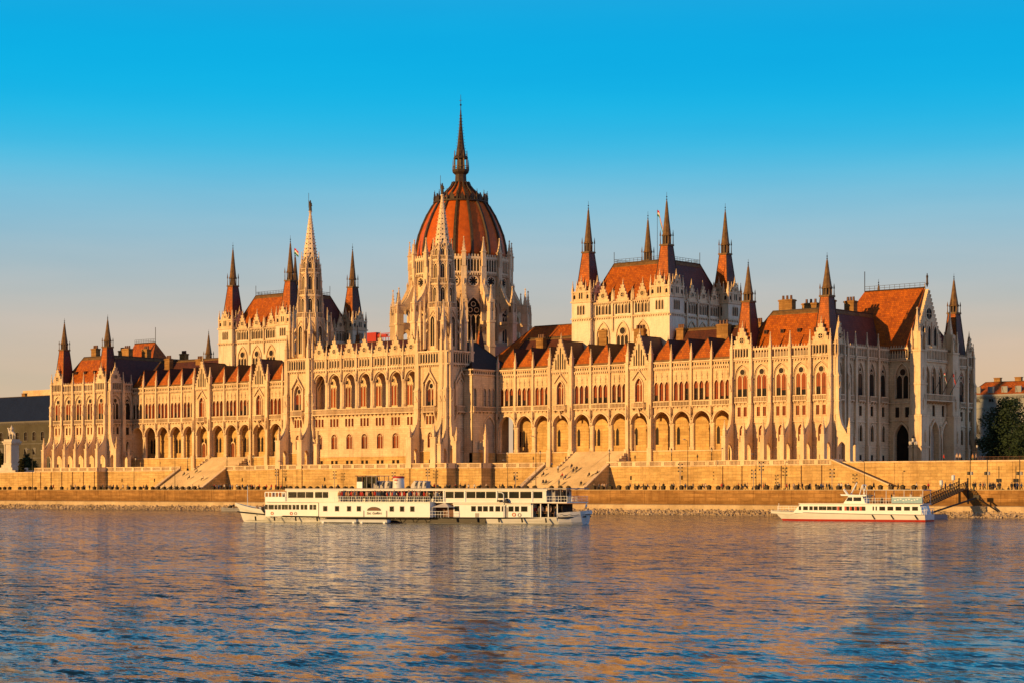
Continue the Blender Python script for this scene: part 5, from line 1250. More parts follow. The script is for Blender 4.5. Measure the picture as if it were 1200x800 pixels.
# ------------------------------------------------------------------ the two assembly halls
def hall(sx):
    Xc = sx * 63.39; Y0, Y1 = 19.39, 43.5; hw = 11.63
    core = MB('limestone_smooth'); core.box(Xc - hw - 0.2, Xc + hw + 0.2, Y0 - 1.6, Y1 + 1.6, 28, 44.6); par = core.build('assembly_hall', root)
    for fr, half, n, gl in (((Xc, Y0 - 1.6, 0), hw - 2.9, 3, DARK), ((Xc + hw + 0.2, (Y0 + Y1) / 2, 90), (Y1 - Y0) / 2 - 2.9, 4, DARK)):
        mb = MB('limestone_trim', fr); b = 2 * half / n
        string(mb, -half, half, 0, 40.8, 0.3, 0.3); string(mb, -half, half, 0, 44.3, 0.3, 0.4); corbels(mb, -half, half, 0, 40.8, 0.7, 0.35, 0.25); corbels(mb, -half, half, 0, 44.3, 0.6, 0.35, 0.3)
        for i in range(n):
            uc = -half + (i + 0.5) * b
            tr = tracery(par, fr, uc, -0.02, 1.75, 31.0, 36.4, 39.6, 3, gl)
            mb.mat('limestone_trim'); trim(mb, uc, 1.75, 31.0, 36.4, 39.6, 0.25, -0.3, 0)
            aw = MB(DARK, fr)
            for j in (-1.05, -0.0, 1.05): aw.mat(DARK); opening_face(aw, uc + j, 0.28, 41.6, 43.2, 43.8, -0.015); aw.mat('limestone_trim'); trim(aw, uc + j, 0.28, 41.6, 43.2, 43.8, 0.13, -0.16, 0)
            for j in (-1.95, 1.95): aw.mat(DARK); opening_face(aw, uc + j, 0.3, 41.5, 43.4, 44.0, -0.015)
            aw.build('attic_window', par)
            g = MB('limestone', fr); gable(g, uc - 1.75, uc + 1.75, -0.2, 0.3, 44.6, 48.6, 0, (46.0, 0.5)); g.build('gable', par)
            mb.mat('limestone_trim'); pier_strip(mb, uc - b / 2, 38, 44.9, 47.8, 0.2, 0.4)
            for j in (-0.26, 0.26): pinnacle(mb, uc + j * b * 1.72, 0, 44.6, 46.0, 47.3, 0.16)
        pier_strip(mb, half, 38, 44.9, 47.8, 0.2, 0.4)
        mb.build('cornice', par)
    roof_hip('hall_roof', par, Xc - hw + 0.6, Xc + hw - 0.6, Y0 - 0.4, Y1 + 0.4, 44.6, 54.4, 3.4, 5.4, 'roof_tile', 0.9, True)
    for a in (-1, 1):
        for y, bq in ((Y0, -1), (Y1, 1)):
            x = Xc + a * hw; s = 2.85
            t = MB('limestone_smooth', (x, y, 0)); t.box(-s, s, -s, s, 28, 45.0); t.mat('limestone_trim')
            t.box(-s - 0.2, s + 0.2, -s - 0.2, s + 0.2, 40.7, 41.0); t.box(-s - 0.25, s + 0.25, -s - 0.25, s + 0.25, 44.7, 45.1)
            for rot in (0, 90):
                ca, sa = math.cos(math.radians(rot)), math.sin(math.radians(rot))
                t.fr((x + s * sa, y - s * ca, rot))
                for j in (-0.85, 0, 0.85): t.mat('dark_void'); opening_face(t, j, 0.22, 41.8, 43.6, 44.0, -0.015); t.mat('limestone_trim'); trim(t, j, 0.22, 41.8, 43.6, 44.0, 0.1, -0.12, 0)
                corbels(t, -s, s, 0, 40.7, 0.7, 0.4, 0.22)
                for j in (-2.0, 2.0): t.mat('dark_void'); opening_face(t, j, 0.3, 45.6, 46.2, 46.6, -0.03); t.mat('limestone'); t.box(j - 0.75, j + 0.75, -0.01, 0.5, 45.1, 47.2)
                t.mat('limestone'); t.box(-1.3, 1.3, -0.15, 0.5, 45.1, 47.4); gable(t, -1.35, 1.35, -0.15, 0.4, 47.4, 50.0, 0, (48.1, 0.3))
                t.mat('dark_void')
                for j in (-0.35, 0.35): opening_face(t, j, 0.2, 45.6, 46.8, 47.1, -0.165)
                t.mat('limestone_trim'); t.box(-s, s, -0.2, 0.3, 47.1, 47.45)
                for j in (-2.6, -1.35, 1.35, 2.6): pinnacle(t, j, 0.1, 45.1, 48.0, 50.0, 0.22)
                t.mat('limestone'); t.box(-s + .1, s - .1, 0.05, 0.45, 45.1, 47.1)
            t.build('turret_base', par)
            roof_turret(par, x, y, 46.0, 57.0, 69.4, 4.4, 2.0)
    return par
hall(1); hall(-1)
# ridge roofs between the dome and the halls
for sx in (-1, 1):
    a, b = sorted((sx * 17.5, sx * 49.0))
    roof_hip('link_roof', root, a, b, 17.5, 45.0, 29.5, 41.0 if sx > 0 else 35.5, 9.5, 11.5, 'roof_tile' if sx > 0 else 'roof_dark')
    mb = MB('limestone_grey'); mb.box(a, b, 18, 44.5, 20, 29.6); mb.build('link_wall', root)
    roof_turret(root, sx * 21.3, 14.5, 31.0, 39.5, 43.0, 2.6, 0.5)
# ================================================================== PEOPLE (one skinned body per pose, copied)
def skin_body(name, joints, edges, radii, seat=False):
    me = bpy.data.meshes.new(name); me.from_pydata(joints, edges, []); me.update()
    o = bpy.data.objects.new(name, me); C.objects.link(o)
    sk = o.modifiers.new('skin', 'SKIN'); sk.use_smooth_shade = True
    if not me.skin_vertices: 
        bpy.context.view_layer.objects.active = o
    layer = me.skin_vertices[0] if me.skin_vertices else me.attributes.new('skin', 'FLOAT2', 'POINT')
    for i, r in enumerate(radii): layer.data[i].radius = (r, r)
    layer.data[0].use_root = True
    ss = o.modifiers.new('sub', 'SUBSURF'); ss.levels = 1; ss.render_levels = 1
    dg = bpy.context.evaluated_depsgraph_get(); dg.update()
    m = bpy.data.meshes.new_from_object(o.evaluated_get(dg)); m.name = name
    bpy.data.objects.remove(o); return m
def person_mesh(pose):
    J = [(0, 0, .95), (0, 0, 1.15), (0, -.01, 1.36), (0, -.01, 1.47), (0, -.02, 1.54), (0, -.035, 1.63), (0, -.02, 1.72)]
    E_ = [(0, 1), (1, 2), (2, 3), (3, 4), (4, 5), (5, 6)]; R_ = [.145, .135, .15, .062, .075, .092, .07]
    def limb(root, pts, rs):
        a = root
        for p, r in zip(pts, rs): J.append(p); R_.append(r); E_.append((a, len(J) - 1)); a = len(J) - 1
    for s in (-1, 1):
        if pose == 'stand':
            limb(0, [(s * .095, 0, .86), (s * .1, -.01, .48), (s * .105, .03, .09), (s * .115, -.13, .035)], [.095, .066, .045, .038])
            limb(2, [(s * .19, 0, 1.37), (s * .23, .02, 1.10), (s * .22, -.07, .86), (s * .215, -.10, .78)], [.06, .046, .034, .038])
        elif pose == 'walk':
            limb(0, [(s * .09, -s * .06, .86), (s * .095, -s * .20, .50), (s * .1, -s * .24 + .08, .10), (s * .105, -s * .24 - .07, .04)], [.095, .066, .045, .038])
            limb(2, [(s * .19, 0, 1.37), (s * .22, s * .12, 1.10), (s * .21, s * .16 - .14, .90), (s * .21, s * .16 - .2, .85)], [.06, .046, .034, .038])
        else:
            limb(0, [(s * .1, -.06, .93), (s * .13, -.46, .98), (s * .13, -.50, .56), (s * .135, -.64, .50)], [.1, .07, .045, .038])
            limb(2, [(s * .19, 0, 1.37), (s * .24, -.02, 1.10), (s * .17, -.26, 1.06), (s * .14, -.36, 1.06)], [.06, .046, .034, .038])
    m = skin_body('person_' + pose, J, E_, R_)
    for n in ('skin', 'cloth_0', 'cloth_4', 'hair', 'black_paint'): m.materials.append(MATS[n])
    dz = 0.48 if pose == 'sit' else 0
    for p in m.polygons:
        c = p.center; k = 1
        if c.z > 1.47: k = 3 if (c.z > 1.69 or (c.y > 0.0 and c.z > 1.55)) else 0
        elif pose == 'sit':
            if c.z < .56: k = 4
            elif c.z < 1.03 and c.y < .15: k = 2
            if c.y < -.28 and c.z > 1.02 and abs(c.x) > .08: k = 0
        else:
            if c.z < .08: k = 4
            elif c.z < .93 and abs(c.x) < .185: k = 2
            if abs(c.x) > .185 and c.z < .93: k = 0
        p.material_index = k
    if dz:
        for v in m.vertices: v.co.z -= dz
    m.update(); return m
PM = {k: person_mesh(k) for k in ('stand', 'walk', 'sit')}
prng = random.Random(11)
SHIRT = ['black', 'red', 'white', 'navy blue', 'dark grey', 'orange brown', 'olive green', 'pale pink']
def person(x, y, z, pose, rot, where, group, shirt=None, trouser=None):
    o = bpy.data.objects.new('person', PM[pose]); C.objects.link(o)
    o.location = (x, y, z); o.rotation_euler = (0, 0, rot); s = prng.uniform(0.98, 1.10); o.scale = (s, s, s)
    a = shirt if shirt is not None else prng.choice([0, 0, 1, 2, 0, 3, 4, 0, 7, 0]); b = trouser if trouser is not None else prng.choice([0, 3, 0, 0, 6])
    for i, mname in ((1, 'cloth_%d' % a), (2, 'cloth_%d' % b)):
        o.material_slots[i].link = 'OBJECT'; o.material_slots[i].material = MATS[mname]
    verb = {'stand': 'standing', 'walk': 'walking', 'sit': 'sitting'}[pose]
    tag(o, 'person in %s top %s %s' % (SHIRT[a], verb, where), 'person', group)
    return o

# ================================================================== BOATS
def boat_frame(bow, stern):
    d = Vector((stern[0] - bow[0], stern[1] - bow[1])); L = d.length; ang = math.degrees(math.atan2(d.y, d.x)); d.normalize()
    def U(px):
        u = (px - 600) / FPX; rx, ry = -ST + u * CT, CT + u * ST
        # CX + l rx = bow.x + s d.x
        det = rx * (-d.y) - ry * (-d.x); bx, by = bow[0] - CX, bow[1] - CY
        return (rx * by - ry * bx) / det
    return (bow[0], bow[1], ang), L, U
def loft_hull(mb, stations, mat, stripe=None, cw=4.5):
    """stations: (u, half beam at deck, half beam at water, deck height) from bow to stern"""
    rows = []
    for u, hd, hw, zd, *rk in stations:
        u -= cw * .40 * (1 - min(1, hd / cw)); q = rk[0] if rk else 0.0
        r = []
        for sg in (-1, 1):
            r.append([(u + q * 1.1, cw + sg * hw * 0.85, WATER - 0.5), (u + q, cw + sg * hw, WATER + 0.06), (u + q * .88, cw + sg * (hw * .7 + hd * .3), WATER + 0.32), (u + q * .5, cw + sg * (hw * .3 + hd * .7), WATER + zd * .62), (u, cw + sg * hd, WATER + zd)])
        rows.append(r)
    for A, Bq in zip(rows, rows[1:]):
        for s in (0, 1):
            for i in range(4):
                mb.mat(stripe if (stripe and i < 2) else mat); mb.face([A[s][i], Bq[s][i], Bq[s][i + 1], A[s][i + 1]])
        mb.mat('deck_wood'); zl = 0.16
        dA = [(p[0], p[1] + (0.1 if k == 0 else -0.1), p[2] - (0.55 if A[0][4][2] - WATER > 1.5 else 0.05)) for k, p in enumerate((A[0][4], A[1][4]))]
        dB = [(p[0], p[1] + (0.1 if k == 0 else -0.1), p[2] - (0.55 if Bq[0][4][2] - WATER > 1.5 else 0.05)) for k, p in enumerate((Bq[0][4], Bq[1][4]))]
        mb.face([dA[0], dB[0], dB[1], dA[1]])
        mb.mat(mat)
        for k in (0, 1): mb.face([(A, A)[0][k][4], Bq[k][4], dB[k], dA[k]])
    for r in (rows[0], rows[-1]):
        for i in range(4): mb.mat(stripe if (stripe and i < 2) else mat); mb.face([r[0][i], r[1][i], r[1][i + 1], r[0][i + 1]])
def rail(mb, u0, u1, w, z0, z1, step=0.5, mat='white_paint', along='u'):
    mb.mat(mat); n = max(1, round(abs(u1 - u0) / step))
    P = (lambda t, z: (t, w, z)) if along == 'u' else (lambda t, z: (w, t, z))
    for i in range(n + 1): t = u0 + (u1 - u0) * i / n; mb.bar(P(t, z0), P(t, z1), 0.018 if i % 4 else 0.04, 4)
    for z in (z1, (z0 + z1) / 2): mb.bar(P(u0, z), P(u1, z), 0.03, 4)
def text_mesh(name, body, size, mat, origin, ang, tilt=PI / 2, shear=0.0, parent=None, align='CENTER'):
    cu = bpy.data.curves.new(name, 'FONT'); cu.body = body; cu.size = size; cu.extrude = 0.012; cu.shear = shear; cu.align_x = align
    o = bpy.data.objects.new(name, cu); C.objects.link(o); dg = bpy.context.evaluated_depsgraph_get(); dg.update()
    me = bpy.data.meshes.new_from_object(o.evaluated_get(dg)); bpy.data.objects.remove(o); me.materials.clear(); me.materials.append(MATS[mat]); me.name = name
    t = bpy.data.objects.new(name, me); C.objects.link(t)
    po = ORG[parent.name] if parent else (0, 0, 0); t.parent = parent
    t.location = tuple(a - b for a, b in zip(origin, po)); t.rotation_euler = (tilt, 0, math.radians(ang)); return t

def big_boat():
    fr, L, U = boat_frame((103.9, -141.4), (163.6, -123.5)); W = WATER; cw = 4.6
    bt = thing('excursion_boat', (fr[0] + 28, fr[1] + 12, W), 'long white two-deck paddle-style excursion boat with red-topped funnel and crowded open gallery', 'boat')
    h = MB('white_paint', fr)
    loft_hull(h, [(-0.9, .05, .02, 3.15, 1.7), (0.6, .75, .12, 2.75, 1.1), (2.6, 1.9, .9, 2.35, .4), (4.6, 2.75, 1.9, 2.1), (5.4, 3.0, 2.2, 1.3), (9, 3.9, 3.3, 1.08), (14, 4.5, 4.2, 1.02), (30, 4.6, 4.4, .98), (48, 4.6, 4.3, 1.0), (U(652), 4.2, 3.6, 1.1), (U(653.5), 4.15, 3.55, 1.75), (U(668), 3.3, 2.5, 1.9), (U(680), 2.3, 1.3, 2.0), (U(686), 1.5, .5, 2.08, -.5), (U(688.5), .7, .1, 2.12, -1.2), (U(689.5), .06, .02, 2.14, -1.6)], 'cream_paint', None, cw)
    h.build('hull', bt)
    s = MB('black_paint', fr)
    st = [(-0.3, .42, 1.65), (5.4, 3.03, 1.25), (9, 3.93, 1.0), (14, 4.53, .95), (30, 4.63, .9), (48, 4.63, .92), (U(660), 3.85, 1.0), (U(687), 1.05, 1.15)]
    st = [(u - cw * .40 * (1 - min(1, a / cw)), a, z) for u, a, z in st]
    for (u0, a, z0), (u1, b, z1) in zip(st, st[1:]):
        for sg in (-1, 1): s.face([(u0, cw + sg * (a + .06), W + z0 - .1), (u1, cw + sg * (b + .06), W + z1 - .1), (u1, cw + sg * (b + .06), W + z1 + .08), (u0, cw + sg * (a + .06), W + z0 + .08)])
        s.bar((u0, cw - a - .06, W + z0), (u1, cw - b - .06, W + z1), 0.11, 5)
    s.build('rubbing_strake', bt)
    g = MB('black_paint', fr)                      # rope swags hung along the strake
    for k in range(24):
        u = 6 + k * 0.95
        if u < U(384):
            for j in range(6):
                t0, t1 = j / 6, (j + 1) / 6; f = lambda t: (u + t * .95, cw - 4.66, W + .86 - .3 * math.sin(PI * t))
                g.bar(f(t0), f(t1), 0.022, 3)
    g.build('rope', bt)
    # forward main cabin
    c = MB('white_paint', fr); a, b = U(309), U(371); c.box(a, b, 0.55, 2 * cw - .55, W + .95, W + 3.25); main = c.build('main_cabin', bt)
    for px in (312.5, 319.5, 328, 336, 345, 354.5, 365):
        m = MB('boat_glass', fr); u = U(px)
        for d in (-.38, .30): m.mat('boat_glass').box(u + d - .26, u + d + .26, 0.535, 0.57, W + 2.1, W + 2.85); m.mat('grey_paint').box(u + d - .3, u + d + .3, 0.545, 0.58, W + 2.06, W + 2.89)
        m.build('window', main)
    for px, col in ((317, 'orange_paint'), (339.5, 'red_paint'), (344.5, 'grey_paint')):
        m = MB(col, fr); u = U(px); ring(m, u, W + 1.45, .16, .1, 0.47, 0.55, 12); m.build('lifebuoy', bt)
    m = MB('brown_paint', fr); m.box(U(371.5), U(377.8), 0.9, 2 * cw - .9, W + .95, W + 3.25); m.mat('white_paint'); m.box(U(374), U(375.5), .8, .9, W + 1, W + 2.1); m.build('entrance', bt)
    # paddle box with the sign
    p = MB('white_paint', fr); a, b = U(378.5), U(508); p.box(a, b, -1.3, 2 * cw + 1.3, W + .95, W + 3.2); p.mat('black_paint'); p.box(a, b, -1.36, -1.2, W + .85, W + 1.0)
    p.mat('black_paint'); p.box(a + .6, b + 9, -.04, 2 * cw + .04, W + .1, W + .93); p.mat('deck_grey')  # black fill stands for the shade in the gap under the paddle box
    for k in range(9): u = a + 1 + k * (b - a - 2) / 8; p.mat('black_paint'); p.bar((u, -1.2, W + .9), (u, -.3, W + .15), .06, 4)
    pb = p.build('paddle_box', bt)
    for px in (385.7, 399.5, 413.5, 425, 463.5, 475.5, 487.5):
        m = MB('boat_glass', fr); u = U(px); m.box(u - .33, u + .33, -1.345, -1.3, W + 1.9, W + 2.65); m.mat('grey_paint'); m.box(u - .4, u + .4, -1.33, -1.29, W + 1.83, W + 2.72); m.build('window', pb)
    m = MB('black_paint', fr); u = U(442.8); r = 1.25
    m.face([(u + r * math.cos(PI * i / 14), -1.36, W + 1.98 + .62 * math.sin(PI * i / 14)) for i in range(15)])
    m.mat('brown_paint'); m.face([(u + 1.02 * math.cos(PI * i / 12), -1.375, W + 2.02 + .42 * math.sin(PI * i / 12)) for i in range(13)])
    m.mat('grey_paint')
    for d in (U(430.8) - u, U(457.5) - u): m.box(u + d - .05, u + d + .05, -1.4, -1.3, W + 1.0, W + 2.0)
    m.build('arched_sign', pb)
    P = MB('', fr).P((u, -1.37, W + 1.40)); text_mesh('lettering', 'Szt. Gellért', .58, 'black_paint', P, fr[2], shear=.3, parent=pb)
    for a_, b_ in ((U(383), U(425)), (U(428), U(461))):     # white floats under the paddle box
        m = MB('white_paint', fr); m.extr_u([(-2.2, W + .12), (-1.0, W + .12), (-.9, W + .55), (-2.35, W + .55)], a_, b_); m.mat('grey_paint'); m.box(a_, b_, -2.4, -.85, W + .55, W + .62)
        for uu in (a_ + .5, b_ - .5): m.mat('white_paint'); m.box(uu - .18, uu + .18, -2.3, -1.0, W - .2, W + .2)
        m.build('float', bt)
    # awning
    m = MB('canvas_white', fr); a, b = U(510), U(530); mid = U(521)
    m.face([(a, -1.4, W + 2.55), (mid, 0.2, W + 3.3), (b, -1.2, W + 2.55)]); m.face([(a, -1.4, W + 2.55), (a, 3, W + 2.6), (mid, .2, W + 3.3)]); m.face([(b, -1.2, W + 2.55), (mid, .2, W + 3.3), (b, 3, W + 2.6)])
    for u in (a + .1, b - .1): m.mat('white_paint'); m.bar((u, -1.3, W + 1), (u, -1.3, W + 2.6), .05, 5)
    m.build('awning', bt)
    m = MB('white_paint', fr); rail(m, U(508), U(530), -1.25, W + .95, W + 1.9, .45); m.mat('brown_paint'); m.box(U(508.5), U(529), .8, 1.0, W + .95, W + 3.2); m.build('railing', bt)
    # after cabin
    c = MB('white_paint', fr); a, b = U(530), U(621.5); c.box(a, b, 0.45, 2 * cw - .45, W + .95, W + 3.15); c.mat('cream_paint'); c.box(a, b, 0.2, .5, W + 3.0, W + 3.2); aft = c.build('after_cabin', bt)
    for px, w_ in ((534, .38), (553.5, .38), (561, .36), (567.5, .38), (574.5, .33), (582, .38), (587.5, .12), (591, .12), (597.5, .4), (604.5, .34), (613, .52)):
        m = MB('boat_glass', fr); u = U(px); m.box(u - w_, u + w_, .435, .47, W + 1.95, W + 2.72); m.mat('grey_paint'); m.box(u - w_ - .05, u + w_ + .05, .442, .48, W + 1.9, W + 2.77); m.build('window', aft)
    for px, col, z in ((601, 'orange_paint', 1.45), (607.5, 'grey_paint', 1.4)):
        m = MB(col, fr); ring(m, U(px), W + z, .2, .11, .36, .45, 12); m.build('lifebuoy', bt)
    m = MB('grey_paint', fr); m.box(U(555.5), U(560), .42, .46, W + .98, W + 1.65); m.box(U(590), U(594), .42, .46, W + .98, W + 2.6); m.build('door', bt)
    m = MB('dark_void', fr); m.box(U(622), U(652), 2.5, 2 * cw - 2.5, W + 1.05, W + 3.1); m.mat('white_paint')
    for px in (622.5, 632, 641, 651.5): m.box(U(px) - .07, U(px) + .07, .5, .64, W + 1, W + 3.2)
    m.mat('deck_wood')
    for px in (626, 635, 645): m.box(U(px) - .4, U(px) + .4, 1.0, 1.7, W + 1.65, W + 1.72); m.bar((U(px), 1.35, W + 1), (U(px), 1.35, W + 1.65), .06, 5)
    m.build('after_deck', bt)
    # upper deck
    d = MB('cream_paint', fr); a, e = U(310), U(664); d.box(a, e, .1, 2 * cw - .1, W + 3.25, W + 3.42); d.box(U(378.5), U(508), -1.35, .2, W + 3.2, W + 3.4); d.build('upper_deck', bt)
    up = MB('white_paint', fr); b = U(334); up.box(a, b, .15, .25, W + 3.42, W + 4.15); up.box(a, a + .1, .15, 2 * cw - .15, W + 3.42, W + 4.15)
    n = 6
    for i in range(n + 1): u = a + (b - a) * i / n; up.box(u - .07, u + .07, .13, .27, W + 4.15, W + 4.85)
    up.box(a, b, .12, .28, W + 4.85, W + 4.97); up.build('fore_bulwark', bt)
    sa = MB('cream_paint', fr); a, b = U(335), U(398); sa.box(a, b, .2, 2 * cw - .2, W + 3.42, W + 5.3); sal = sa.build('forward_saloon', bt)
    for px0, px1 in ((337, 347), (347.6, 357), (357.6, 366.5), (368.5, 377), (377.6, 384)):
        m = MB('boat_glass', fr); m.box(U(px0), U(px1), .185, .22, W + 4.0, W + 4.95); m.build('window', sal)
    m = MB('boat_glass', fr); m.box(U(333.5), U(334.8), .4, 2 * cw - .4, W + 4.1, W + 4.95); m.build('window', sal)
    sb = MB('cream_paint', fr); a, b = U(398), U(520); sb.box(a, b, 1.9, 2 * cw - 1.9, W + 3.42, W + 5.3); sab = sb.build('middle_saloon', bt)
    for i in range(10):
        u0 = a + .4 + i * (b - a) / 10; m = MB('boat_glass', fr); m.box(u0, u0 + (b - a) / 10 - .45, 1.885, 1.92, W + 3.9, W + 5.0); m.build('window', sab)
    gr = MB('white_paint', fr); rail(gr, U(396), U(508), -1.25, W + 3.4, W + 4.2, .4); rail(gr, U(508), U(520), -.2, W + 3.4, W + 4.2, .4)
    gr.mat('white_paint')
    for i in range(13): u = a + i * (b - a) / 12; gr.bar((u, .25, W + 3.4), (u, .25, W + 5.3), .05, 5)
    gr.build('gallery_railing', bt)
    sc_ = MB('cream_paint', fr); a, b = U(520), U(639.5); sc_.box(a, b, .2, 2 * cw - .2, W + 3.42, W + 5.3); saf = sc_.build('after_saloon', bt)
    for px0, px1 in ((521.5, 531), (532, 543), (546, 556.5), (557.3, 568), (569, 580.5), (583, 594.5), (596, 607.5), (609, 622), (624.5, 635)):
        m = MB('boat_glass', fr); m.box(U(px0), U(px1), .185, .22, W + 4.0, W + 5.0); m.build('window', saf)
    m = MB('white_paint', fr)
    for px in (519.5, 544.5, 581.7, 623.2): m.box(U(px) - .09, U(px) + .09, .1, .24, W + 3.4, W + 5.35)
    m.build('saloon_frame', bt)
    en = MB('grey_paint', fr); a, b = U(640), U(664); en.box(a, a + .1, .5, 2 * cw - .5, W + 3.42, W + 5.3); en.box(a, U(647), 1.2, 2 * cw - 1.2, W + 3.42, W + 5.3); en.mat('dark_void'); en.box(U(647), U(647) + .05, 3, 2 * cw - 3, W + 3.45, W + 5.1)
    for px in (646, 656, 663): en.mat('grey_paint').bar((U(px), .3, W + 3.4), (U(px), .3, W + 5.4), .06, 5)
    rail(en, U(640), b, .25, W + 3.42, W + 4.3, .5, 'white_paint'); rail(en, .25, 2 * cw - .25, b, W + 3.42, W + 4.3, .5, 'white_paint', 'w'); en.build('after_platform', bt)
    rf = MB('grey_paint', fr); rf.box(U(334), U(664), -.05, 2 * cw + .05, W + 5.38, W + 5.55); rf.mat('cream_paint'); rf.box(U(334), U(641), -.02, .2, W + 5.15, W + 5.4); rf.build('roof', bt)
    # on the roof
    wh = MB('white_paint', fr); a, b = U(410.5), U(417); wh.box(a, b, 2.2, 6.8, W + 5.5, W + 6.6)
    for u in (a + .06, b): wh.mat('brown_paint').box(u - .06, u + .06, 2.2, 2.32, W + 6.6, W + 7.5); wh.box(u - .06, u + .06, 6.68, 6.8, W + 6.6, W + 7.5)
    wh.mat('clear_glass'); wh.box(a + .05, b - .05, 2.25, 6.75, W + 6.6, W + 7.4); wh.mat('brown_paint'); wh.box(a - .15, U(421), 2.0, 7, W + 7.45, W + 7.6)
    wh.mat('grey_paint'); wh.box(U(421), U(434), 2.2, 6.8, W + 7.5, W + 7.58)
    for px in (422, 428, 433): wh.bar((U(px), 2.3, W + 5.5), (U(px), 2.3, W + 7.5), .05, 4); wh.bar((U(px), 6.7, W + 5.5), (U(px), 6.7, W + 7.5), .05, 4)
    wh.mat('boat_glass'); wh.box(U(417.5), U(421), 2.4, 6.6, W + 5.6, W + 7.4); wh.box(U(423), U(432), 2.5, 2.55, W + 6.3, W + 7.3); wh.build('wheelhouse', bt)
    fn = MB('cream_paint', fr); u = U(452.5); fn.lathe(u, 4.4, [(.98, W + 5.5), (.9, W + 7.15)], 24); fn.mat('red_paint'); fn.lathe(u, 4.4, [(.9, W + 7.15), (1.0, W + 7.2), (.95, W + 7.45), (.7, W + 7.5)], 24)
    fn.face([(u - .3, 4.4 - .97, W + 6.75), (u + .3, 4.4 - .97, W + 6.75), (u + .22, 4.4 - .97, W + 6.98), (u - .22, 4.4 - .97, W + 6.98)]); fn.mat('black_paint'); fn.face([(u - .25, 4.4 - .98, W + 6.35), (u + .05, 4.4 - .98, W + 6.2), (u + .28, 4.4 - .98, W + 6.38), (u + .05, 4.4 - .98, W + 6.3)])
    fn.build('funnel', bt)
    for px, wd in ((428, 1.0), (434, .9), (440, 1.0), (473, .9), (479, .8), (484, .9)):
        m = MB('canvas_white', fr); u = U(px); m.extr_w([(u - wd * .62, W + 5.55), (u + wd * .5, W + 5.55), (u + wd * .62, W + 6.5), (u + wd * .1, W + 6.75), (u - wd * .45, W + 6.15)], 3.6, 4.9); m.mat('grey_paint'); m.extr_w([(u + wd * .15, W + 5.56), (u + wd * .62, W + 5.56), (u + wd * .78, W + 6.7), (u + wd * .4, W + 6.5)], 3.45, 5.05); m.mat('canvas_dark'); m.extr_w([(u + wd * .35, W + 5.9), (u + wd * .6, W + 5.9), (u + wd * .72, W + 6.5), (u + wd * .5, W + 6.4)], 3.4, 3.6); m.build('covered_equipment', bt)
    for px in (300, 322, 347, 372, 536, 560, 585, 612, 640):
        m = MB('black_paint', fr); uu = U(px); m.bar((uu, -.22, W + .95), (uu + .1, -.2, W + .25), .13, 7); m.build('fender', bt)
    # masts, davit, ornaments
    m = MB('white_paint', fr); m.bar((U(284.5) - 1.85, cw, W + 2), (U(284.5) - 1.85, cw, W + 5.9), .05, 5); m.build('bow_mast', bt)
    m = MB('white_paint', fr); u0, u1 = U(584), U(590); m.bar((u1, .1, W + 1), (u1, .1, W + 4.6), .08, 6); m.bar((u1, .1, W + 4.6), (u1 - .3, .1, W + 4.85), .08, 6); m.bar((u1 - .3, .1, W + 4.85), (u0, .1, W + 4.9), .08, 6)
    m.mat('black_paint'); m.box(U(583.5), U(587.5), -.4, .2, W + 3.45, W + 3.75); m.mat('canvas_dark'); m.extr_w([(U(591), W + 3.3), (U(596.5), W + 3.3), (U(594), W + 3.95)], -.5, .4); m.build('davit', bt)
    D = 1.85
    U0 = U; U = lambda q: U0(q) - D
    m = MB('white_paint', fr); m.bar((U(687), cw, W + 1.9), (U(688.3), cw, W + 4.3), .04, 5); m.mat('flag_white'); m.face([(U(688.1), cw, W + 4.1), (U(688.1) + .15, cw - .2, W + 2.7), (U(687.2), cw - .6, W + 2.55), (U(687.6), cw - .1, W + 3.4)]); m.mat('canvas_dark'); m.face([(U(688), cw - .2, W + 2.9), (U(688.9), cw - .35, W + 2.4), (U(687.6), cw - .5, W + 2.3)]); m.build('ensign', bt); U = U0
    m = MB('black_paint', fr)                      # painted scrolls on the quarter and the bow
    pts = [(U(655) + (U(674) - U(655)) * t / 24, W + 1.42 + .11 * math.sin(t * .62) * (1 - .3 * t / 24)) for t in range(25)]
    def side(u): # distance of the hull side from the axis near the stern
        t = (u - U(652)) / (U(687) - U(652)); return cw - (4.2 - 3.1 * max(0, t) ** 1.6) - .12
    for p, q in zip(pts, pts[1:]): m.bar((p[0], side(p[0]), p[1]), (q[0], side(q[0]), q[1]), .035, 3)
    m.build('scroll_ornament', bt)
    rail_ = MB('white_paint', fr); rail(rail_, U(664), U(670), 2.0, W + 3.3, W + 4.1, .4); rail_.build('stern_railing', bt)
    # passengers
    f = MB('', fr).P; ra = math.radians(fr[2])
    for i in range(44):
        px = 399 + i * 2.75 + prng.uniform(-1, 1); x, y, z = f((U(px), prng.uniform(-.75, -.1) if px < 506 else prng.uniform(.3, .9), W + 3.4))
        sec = 'left' if px < 436 else ('middle' if px < 474 else 'right')
        person(x, y, z, prng.choice(['stand', 'stand', 'walk']), ra + prng.uniform(-.9, .9), "at the %s end of the big boat's open gallery" % sec if sec != 'middle' else "in the middle of the big boat's open gallery", 'passengers on the open gallery of the big boat', prng.choice([1, 0, 2, 7, 3, 1, 5]))
    for px in (315, 319, 323.5, 326, 330): x, y, z = f((U(px), prng.uniform(1.0, 3), W + 3.42)); person(x, y, z, 'stand', ra + prng.uniform(-1, 1), "on the big boat's upper fore deck", 'passengers on the upper fore deck')
    for px in (294, 296.5, 299, 301, 303, 305.5, 307): x, y, z = f((U(px) - .8, prng.uniform(2.2, 5), W + 1.05)); person(x, y, z, 'stand', ra + prng.uniform(-1.5, 1.5), "on the big boat's bow deck", 'passengers on the bow deck')
